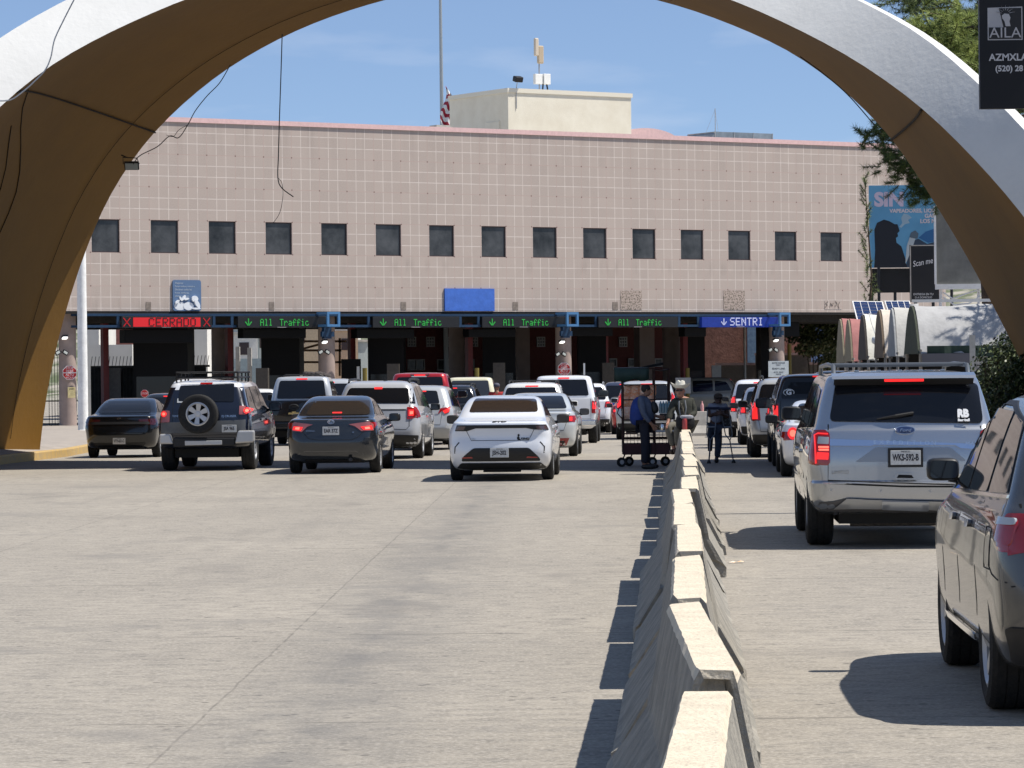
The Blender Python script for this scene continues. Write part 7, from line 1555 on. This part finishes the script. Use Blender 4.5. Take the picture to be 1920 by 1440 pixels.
f = Vector((-.25, -1, 0)).normalized(); r_ = Vector((-f.y, f.x, 0)); b = MB()
for sg in (-1, 1): blob_mesh(b, H+f*.094+r_*sg*.034+Vector((0, 0, .012)), (.028, .012, .018), .8, 6)
b.tube([H+f*.10+r_*-.07+Vector((0, 0, .015)), H+f*.102+Vector((0, 0, .016)), H+f*.10+r_*.07+Vector((0, 0, .015))], .004, 5); b.build('sunglasses', M_black, body, smooth=True)
E = empty('backpack', (GX(1284, 61.3), 61.3, .81), 0, 'black backpack lying on the barrier before the seated man', 'bag')
b = MB(); blob_mesh(b, (.0, .0, .13), (.17, .13, .14), .6, 10); b.build('body', mat('bag_black', (.008, .008, .010), .8, bump=.5), E, smooth=True); b = MB(); blob_mesh(b, (.02, -.07, .22), (.13, .07, .04), .7, 8); b.build('grey_cloth', mat('pale_cloth', (.30, .31, .34), .8, bump=.5), E, smooth=True)
b = MB(); b.tube([(.1, .05, .24), (.16, 0, .16), (.16, 0, .05)], .015, 6); b.build('strap', M_black, E)
b = MB(); b.lathe([(.001, 0), (.042, 0), (.044, .01), (.044, .16), (.035, .185), (.03, .2), (.001, .2)], 16); tag(b.build('drink_can', mat('red_tumbler', (.32, .05, .05), .35), loc=(GX(1283, 61.12), 61.12, .81), smooth=True), 'red drink tumbler standing on the barrier before the black backpack', 'cup')
# ---- man on crutches
D = 68.8; s = F/D; gx = lambda px, py: ((px-1344)/s, (868-py)/s)
q4 = lambda px, py, y=0: (gx(px, py)[0], y, gx(px, py)[1])
J = dict(pelvis=q4(1341, 797), waist=q4(1342, 783), chest=q4(1344, 768), neck=q4(1345, 757, -.03), head=q4(1346, 747, -.07), shR=q4(1331, 762), elR=q4(1329, 780, -.05), wrR=q4(1342, 774, -.22), shL=q4(1359, 762), elL=q4(1364, 782, -.08), wrL=q4(1351, 776, -.24),
         hipR=q4(1334, 800), knR=q4(1331, 822, -.03), anR=q4(1330, 840), hipL=q4(1345, 800), knL=q4(1346, 832, -.02), anL=q4(1342, 861), toeL=q4(1341, 865, -.12), hdR=(1, -.1, .05), hdL=(-1, -.1, 0), thR=(0, 0, 1), thL=(0, 0, 1))
root, body = figure('person', (GX(1344, D), D, 0), 'man with one artificial leg, cap and pale polo shirt leaning on crutches in the lane', J, mat('skin_dark', (.10, .055, .04), .55), face=(.1, -1, -.1))
g = J
M_polo = mat('pale_polo', (.30, .32, .40), .85, var=.15, vscale=9, bump=.4, bscale=14)
garment('polo_shirt', root, [q4(1341, 795), q4(1342, 783), q4(1344, 768), q4(1345, 760), g['shR'], q4(1329.5, 771), g['shL'], q4(1362, 772)], [(0, 1), (1, 2), (2, 3), (2, 4), (4, 5), (2, 6), (6, 7)], [(.165, .13), (.165, .13), (.17, .13), .08, .08, .07, .08, .07], M_polo)
garment('jeans', root, [g['pelvis'], g['hipR'], g['knR'], g['hipL'], g['knL'], q4(1343, 858)], [(0, 1), (1, 2), (0, 3), (3, 4), (4, 5)], [(.155, .13), .10, .075, .10, .078, .062], mat('dusty_jeans', (.045, .055, .08), .9, var=.25, vscale=12, bump=.4))
shoe(root, q4(1342, 863, -.02), (-.05, -1, 0))
H = Vector(J['head']); b = MB(); blob_mesh(b, H+Vector((0, .0, .045)), (.090, .098, .065), .95, 10); b.box(H+Vector((.01, -.12, .035)), (.13, .10, .012), M=Matrix.Rotation(.25, 3, 'X')); b.build('cap', mat('brown_cap', (.06, .045, .035), .85), body, smooth=True)
b = MB()
for sg in (-1, 1): blob_mesh(b, H+Vector((.008+sg*.034, -.092, .008)), (.028, .012, .018), .8, 6)
b.build('sunglasses', M_black, body, smooth=True)
b = MB(); b.tube([q4(1331, 821, -.02), q4(1330, 838, -.01), q4(1330, 845)], [.06, .05, .045], 12); b.tube([q4(1330, 843), q4(1327.5, 866)], .016, 8); b.box(q4(1327, 867), (.07, .09, .03)); b.build('artificial_leg', mat('prosthesis_dark', (.03, .035, .05), .4, .4), root, smooth=True)
def crutch(p0, p1, label, w_=.11):
    p0, p1 = Vector(p0), Vector(p1); o_ = Vector((GX(1344, 68.8), 68.8, 0)); E = empty('crutch', o_+p1, 0, label, 'crutch', 'crutches of the man in the lane'); a = p0-p1
    b = MB(); b.tube([(0, 0, .02), a*.42], .013, 8)
    for sg in (-1, 1): b.tube([a*.42, a*.52+Vector((sg*w_*.5, 0, 0)), a+Vector((sg*w_*.6, 0, 0))], .011, 8)
    b.tube([a*.66-Vector((w_*.55, 0, 0)), a*.66+Vector((w_*.55, 0, 0))], .014, 8); b.build('frame', mat('crutch_metal', (.25, .27, .30), .35, .7), E, smooth=True)
    b = MB(); b.tube([a-Vector((w_*.9, 0, 0)), a+Vector((w_*.9, 0, -.0))], .028, 8); b.build('arm_pad', mat('pad_navy', (.015, .02, .05), .7), E, smooth=True)
    b = MB(); b.lathe([(.001, 0), (.045, 0), (.04, .03), (.018, .07)], 10); b.build('rubber_tip', M_black, E)
crutch(q4(1334, 765, -.2), q4(1326, 868, -.3), 'crutch on the left side of the man in the lane', .16); crutch(q4(1357, 766, -.2), q4(1373, 868, -.15), 'crutch slanting out on the right side of the man in the lane', .14)
b = MB(); blob_mesh(b, (0, 0, 0), (.14, .09, .16), .7, 8); b.tube([(0, 0, .14), (.0, .02, .3)], .015, 5); p = q4(1359, 789, .08); tag(b.build('shoulder_bag', mat('patterned_bag', (.07, .07, .07), .8, vscale=20, col2=(.25, .25, .25), vlo=.5, vhi=.6), loc=(GX(1344, 68.8)+p[0], 68.8+p[1], p[2]), smooth=True), 'small patterned grey bag hanging at the hip of the man on crutches', 'bag')
# ---- person with cap among the far cars
D = 109; J = dict(pelvis=(0, 0, .92), waist=(0, 0, 1.08), chest=(0, 0, 1.3), neck=(0, 0, 1.47), head=(0, 0, 1.58), shR=(-.19, 0, 1.38), elR=(-.23, 0, 1.1), wrR=(-.2, -.1, .88), shL=(.19, 0, 1.38), elL=(.23, 0, 1.1), wrL=(.2, -.1, .88), hipR=(-.09, 0, .86), knR=(-.1, 0, .48), anR=(-.1, 0, .08), toeR=(-.1, -.14, .04), hipL=(.09, 0, .86), knL=(.1, 0, .48), anL=(.1, 0, .08), toeL=(.1, -.14, .04))
root, body = figure('person', (GX(931, D), D, gz(D)), 'person in grey cap and red shirt standing among the far cars', J, M_skin, face=(.5, 1, 0)); root.scale = (1.05, 1.05, 1.05)
garment('shirt', root, [J['pelvis'], J['waist'], J['chest'], (0, 0, 1.42), J['shR'], J['elR'], J['shL'], J['elL']], [(0, 1), (1, 2), (2, 3), (2, 4), (4, 5), (2, 6), (6, 7)], [(.16, .13), (.15, .13), (.17, .13), .08, .08, .06, .08, .06], mat('red_shirt', (.4, .03, .03), .8))
garment('trousers', root, [J['pelvis'], J['hipR'], J['knR'], J['anR'], J['hipL'], J['knL'], J['anL']], [(0, 1), (1, 2), (2, 3), (0, 4), (4, 5), (5, 6)], [(.15, .13), .10, .08, .07, .10, .08, .07], M_trs); shoe(root, (-.1, 0, .05), (0, -1, 0)); shoe(root, (.1, 0, .05), (0, -1, 0))
b = MB(); blob_mesh(b, (0, 0, 1.63), (.1, .11, .08), .95, 10); b.build('cap', mat('grey_cap', (.08, .08, .11), .8), body, smooth=True)

# ---- snack cart
D = 66.6; s = F/D; X0 = GX(1168, D); gy = 875.8
E = empty('snack_cart', (X0, D, 0), 0, 'dark tubular snack cart under a green tarp, loaded with bags, in the arch shade', 'cart')
def cq(px, py, y=0): return ((px-1168)/s, y, (gy-py)/s)
M_rust = mat('rusty_dark_steel', (.035, .012, .010), .6, .4, var=.3)
wd = cq(1255, 0)[0]
for x in (0, cq(1227, 0)[0], wd):
    for y in (0, .62):
        b = MB(); b.tube([(x, y, .28), (x, y, cq(0, 692)[2])], .016, 6); b.build('upright', M_rust, E)
for py in (692, 722, 750, 788, 822): 
    for y in (0, .62): b = MB(); b.tube([(0, y, cq(0, py)[2]), (wd, y, cq(0, py)[2])], .012, 6); b.build('crossbar', M_rust, E)
b = MB(); b.b2((-.01, -.01, cq(0, 853)[2]), (wd+.01, .63, cq(0, 832)[2])); b.build('lower_crate', mat('maroon_crate', (.05, .012, .014), .7, var=.3, vscale=6), E, bevel=.01)
b = MB()
for k in range(14): b.tube([(wd*k/13, -.01, cq(0, 832)[2]), (wd*k/13, -.01, cq(0, 808)[2])], .006, 4)
for py in (814, 820, 826): b.tube([(0, -.012, cq(0, py)[2]), (wd, -.012, cq(0, py)[2])], .006, 4)
b.build('wire_basket', M_rust, E)
for py in (788, 822): b = MB(); b.b2((.02, .02, cq(0, py)[2]-.015), (wd-.02, .60, cq(0, py)[2]-.002)); b.build('shelf', M_rust, E)
for (px, y) in ((1164, 0), (1222, .1), (1248, .5), (1180, .62)):
    r = .095; b = MB(); M = Matrix.Translation((cq(px, 0)[0], y, r)) @ Matrix.Rotation(rad(90), 4, 'X') @ Matrix.Rotation(.3, 4, 'Y'); b.lathe([(.045, -.025), (.08, -.03), (r, -.018), (r, .018), (.08, .03), (.045, .025)], 20, closed=True, M=M); wv = b.build('wheel', M_tyre, E, smooth=True)
    b = MB(); b.lathe([(.001, .02), (.045, .02), (.048, -.02), (.001, -.02)], 14, M=M); b.build('hub', M_steel, wv); b = MB(); b.tube([(cq(px, 0)[0], y, r), (min(max(cq(px, 0)[0]+.09, .05), wd-.05), min(y+.05, .6), .30)], .014, 6); b.build('fork', M_rust, wv)
M_tarp = mat('green_tarp', (.012, .035, .028), .6, var=.2, vscale=5, bump=.4, bscale=6)
b = MB(); zt = cq(0, 692)[2]; rows = []
for i in range(9):
    x = -.17+(.17+cq(1217, 0)[0])*i/8; rows.append([(x, -.05-.02*math.sin(i*2), zt-.22+.03*math.sin(i*1.7)-(.04 if i < 3 else 0)), (x, -.04, zt-.05), (x, .0, zt+.02), (x, .33, zt+.03), (x, .68, zt+.0)])
b.grid(rows); o = b.build('canopy', M_tarp, E, smooth=True); md = o.modifiers.new('s', 'SOLIDIFY'); md.thickness = .01
b = MB(); b.grid([[(cq(1217, 0)[0]+.02, .0, zt+.01), (cq(1240, 0)[0], -.02, zt-.04), (wd+.03, -.02, zt)], [(cq(1217, 0)[0]+.02, .62, zt+.01), (cq(1240, 0)[0], .62, zt-.04), (wd+.03, .62, zt)]]); o = b.build('dark_canopy', M_booth, E); md = o.modifiers.new('s', 'SOLIDIFY'); md.thickness = .01
b = MB(); b.bar(cq(1186, 694, .3), cq(1243, 683, .3), .05); b.bar(cq(1186, 694, .5), cq(1243, 683, .5), .05); b.bar(cq(1243, 683, .3), cq(1243, 683, .5), .05); b.build('roof_tray', M_booth, E)
b = MB(); b.tube([cq(1168, 788), cq(1157, 775), cq(1160, 765), cq(1168, 758)], .012, 6); b.build('push_handle', M_rust, E)
# goods
rnd = random.Random(8); names = 0
M_ch = [mat('snack_orange', (.75, .22, .07), .4, vscale=22, col2=(.88, .66, .48), bump=.8, bscale=20), mat('snack_salmon', (.80, .38, .24), .4, vscale=24, col2=(.9, .75, .6), bump=.8, bscale=20)]
pos = [(1172, 786, 'lower left'), (1186, 786, 'lower middle'), (1173, 762, 'centre left'), (1187, 764, 'centre'), (1176, 740, 'upper left'), (1190, 740, 'upper middle'), (1205, 742, 'upper right of centre'), (1221, 742, 'upper right'), (1219, 764, 'right')]
for px, py, w_ in pos:
    p = cq(px, py); z = (cq(0, 786)[2] if py > 775 else cq(0, 764)[2] if py > 755 else cq(0, 744)[2]); b = MB(); n = 8; rows = []
    for i in range(n+1):
        t = i/n; ww = .085*(1-.25*abs(2*t-1)**6); th = .055*math.sin(math.pi*min(1, max(0, t)))**.5; rows.append([(ww*math.cos(a)+rnd.uniform(-.006, .006), th*math.sin(a)+rnd.uniform(-.004, .004), t*.24) for a in [k*math.pi/6 for k in range(12)]])
    b.grid(rows, close_u=True); tag(b.build('snack_bag', M_ch[rnd.randrange(2)], loc=(X0+p[0]+.02, D+.1+rnd.uniform(0, .1), z), smooth=True, rz=rnd.uniform(-.3, .3)), 'orange bag of fried snacks at the %s of the cart rack' % w_, 'snack bag', 'bags of fried snacks on the cart')
for i in range(5):
    b = MB(); b.lathe([(.001, 0), (.034, 0), (.036, .02), (.033, .09), (.036, .12), (.034, .17), (.014, .21), (.014, .235), (.001, .235)], 12); tag(b.build('water_bottle', mat('pale_blue_water', (.10, .20, .24), .1, coat=1), loc=(X0+cq(1238+i*5.2, 0)[0], D-.05, cq(0, 788)[2]+.13), smooth=True), 'blue plastic water bottle on the cart, %s from the left' % ['first', 'second', 'third', 'fourth', 'fifth'][i], 'bottle', 'water bottles on the cart')
b = MB(); b.b2((0, 0, 0), (.30, .12, .12)); tag(b.build('box', M_black, loc=(X0+cq(1236, 0)[0], D-.1, cq(0, 788)[2]+.005), bevel=.01), 'black box under the row of water bottles on the cart', 'box')
b = MB(); b.lathe([(.001, 0), (.05, 0), (.055, .06), (.045, .11), (.02, .13), (.001, .14)], 16); b.tube([(.04, 0, .05), (.09, 0, .09), (.10, 0, .12)], .01, 6); tag(b.build('metal_kettle', M_chrome, loc=(X0+cq(1241, 0)[0], D-.12, cq(0, 807)[2]), smooth=True), 'small shiny metal kettle at the right of the cart', 'kettle')
b = MB(); b.b2((-.06, -.02, 0), (.30, .2, .03)); tag(b.build('metal_tray', M_steel, loc=(X0+cq(1234, 0)[0], D-.14, cq(0, 807)[2]-.035)), 'narrow metal tray under the kettle', 'tray')
b = MB(); b.lathe([(.001, 0), (.05, 0), (.05, .22), (.001, .23)], 14); tag(b.build('fire_cylinder', mat('dark_cylinder', (.03, .03, .035), .4), loc=(X0+cq(1215, 0)[0], D-.02, .24), smooth=True), 'dark round container low on the cart', 'container')
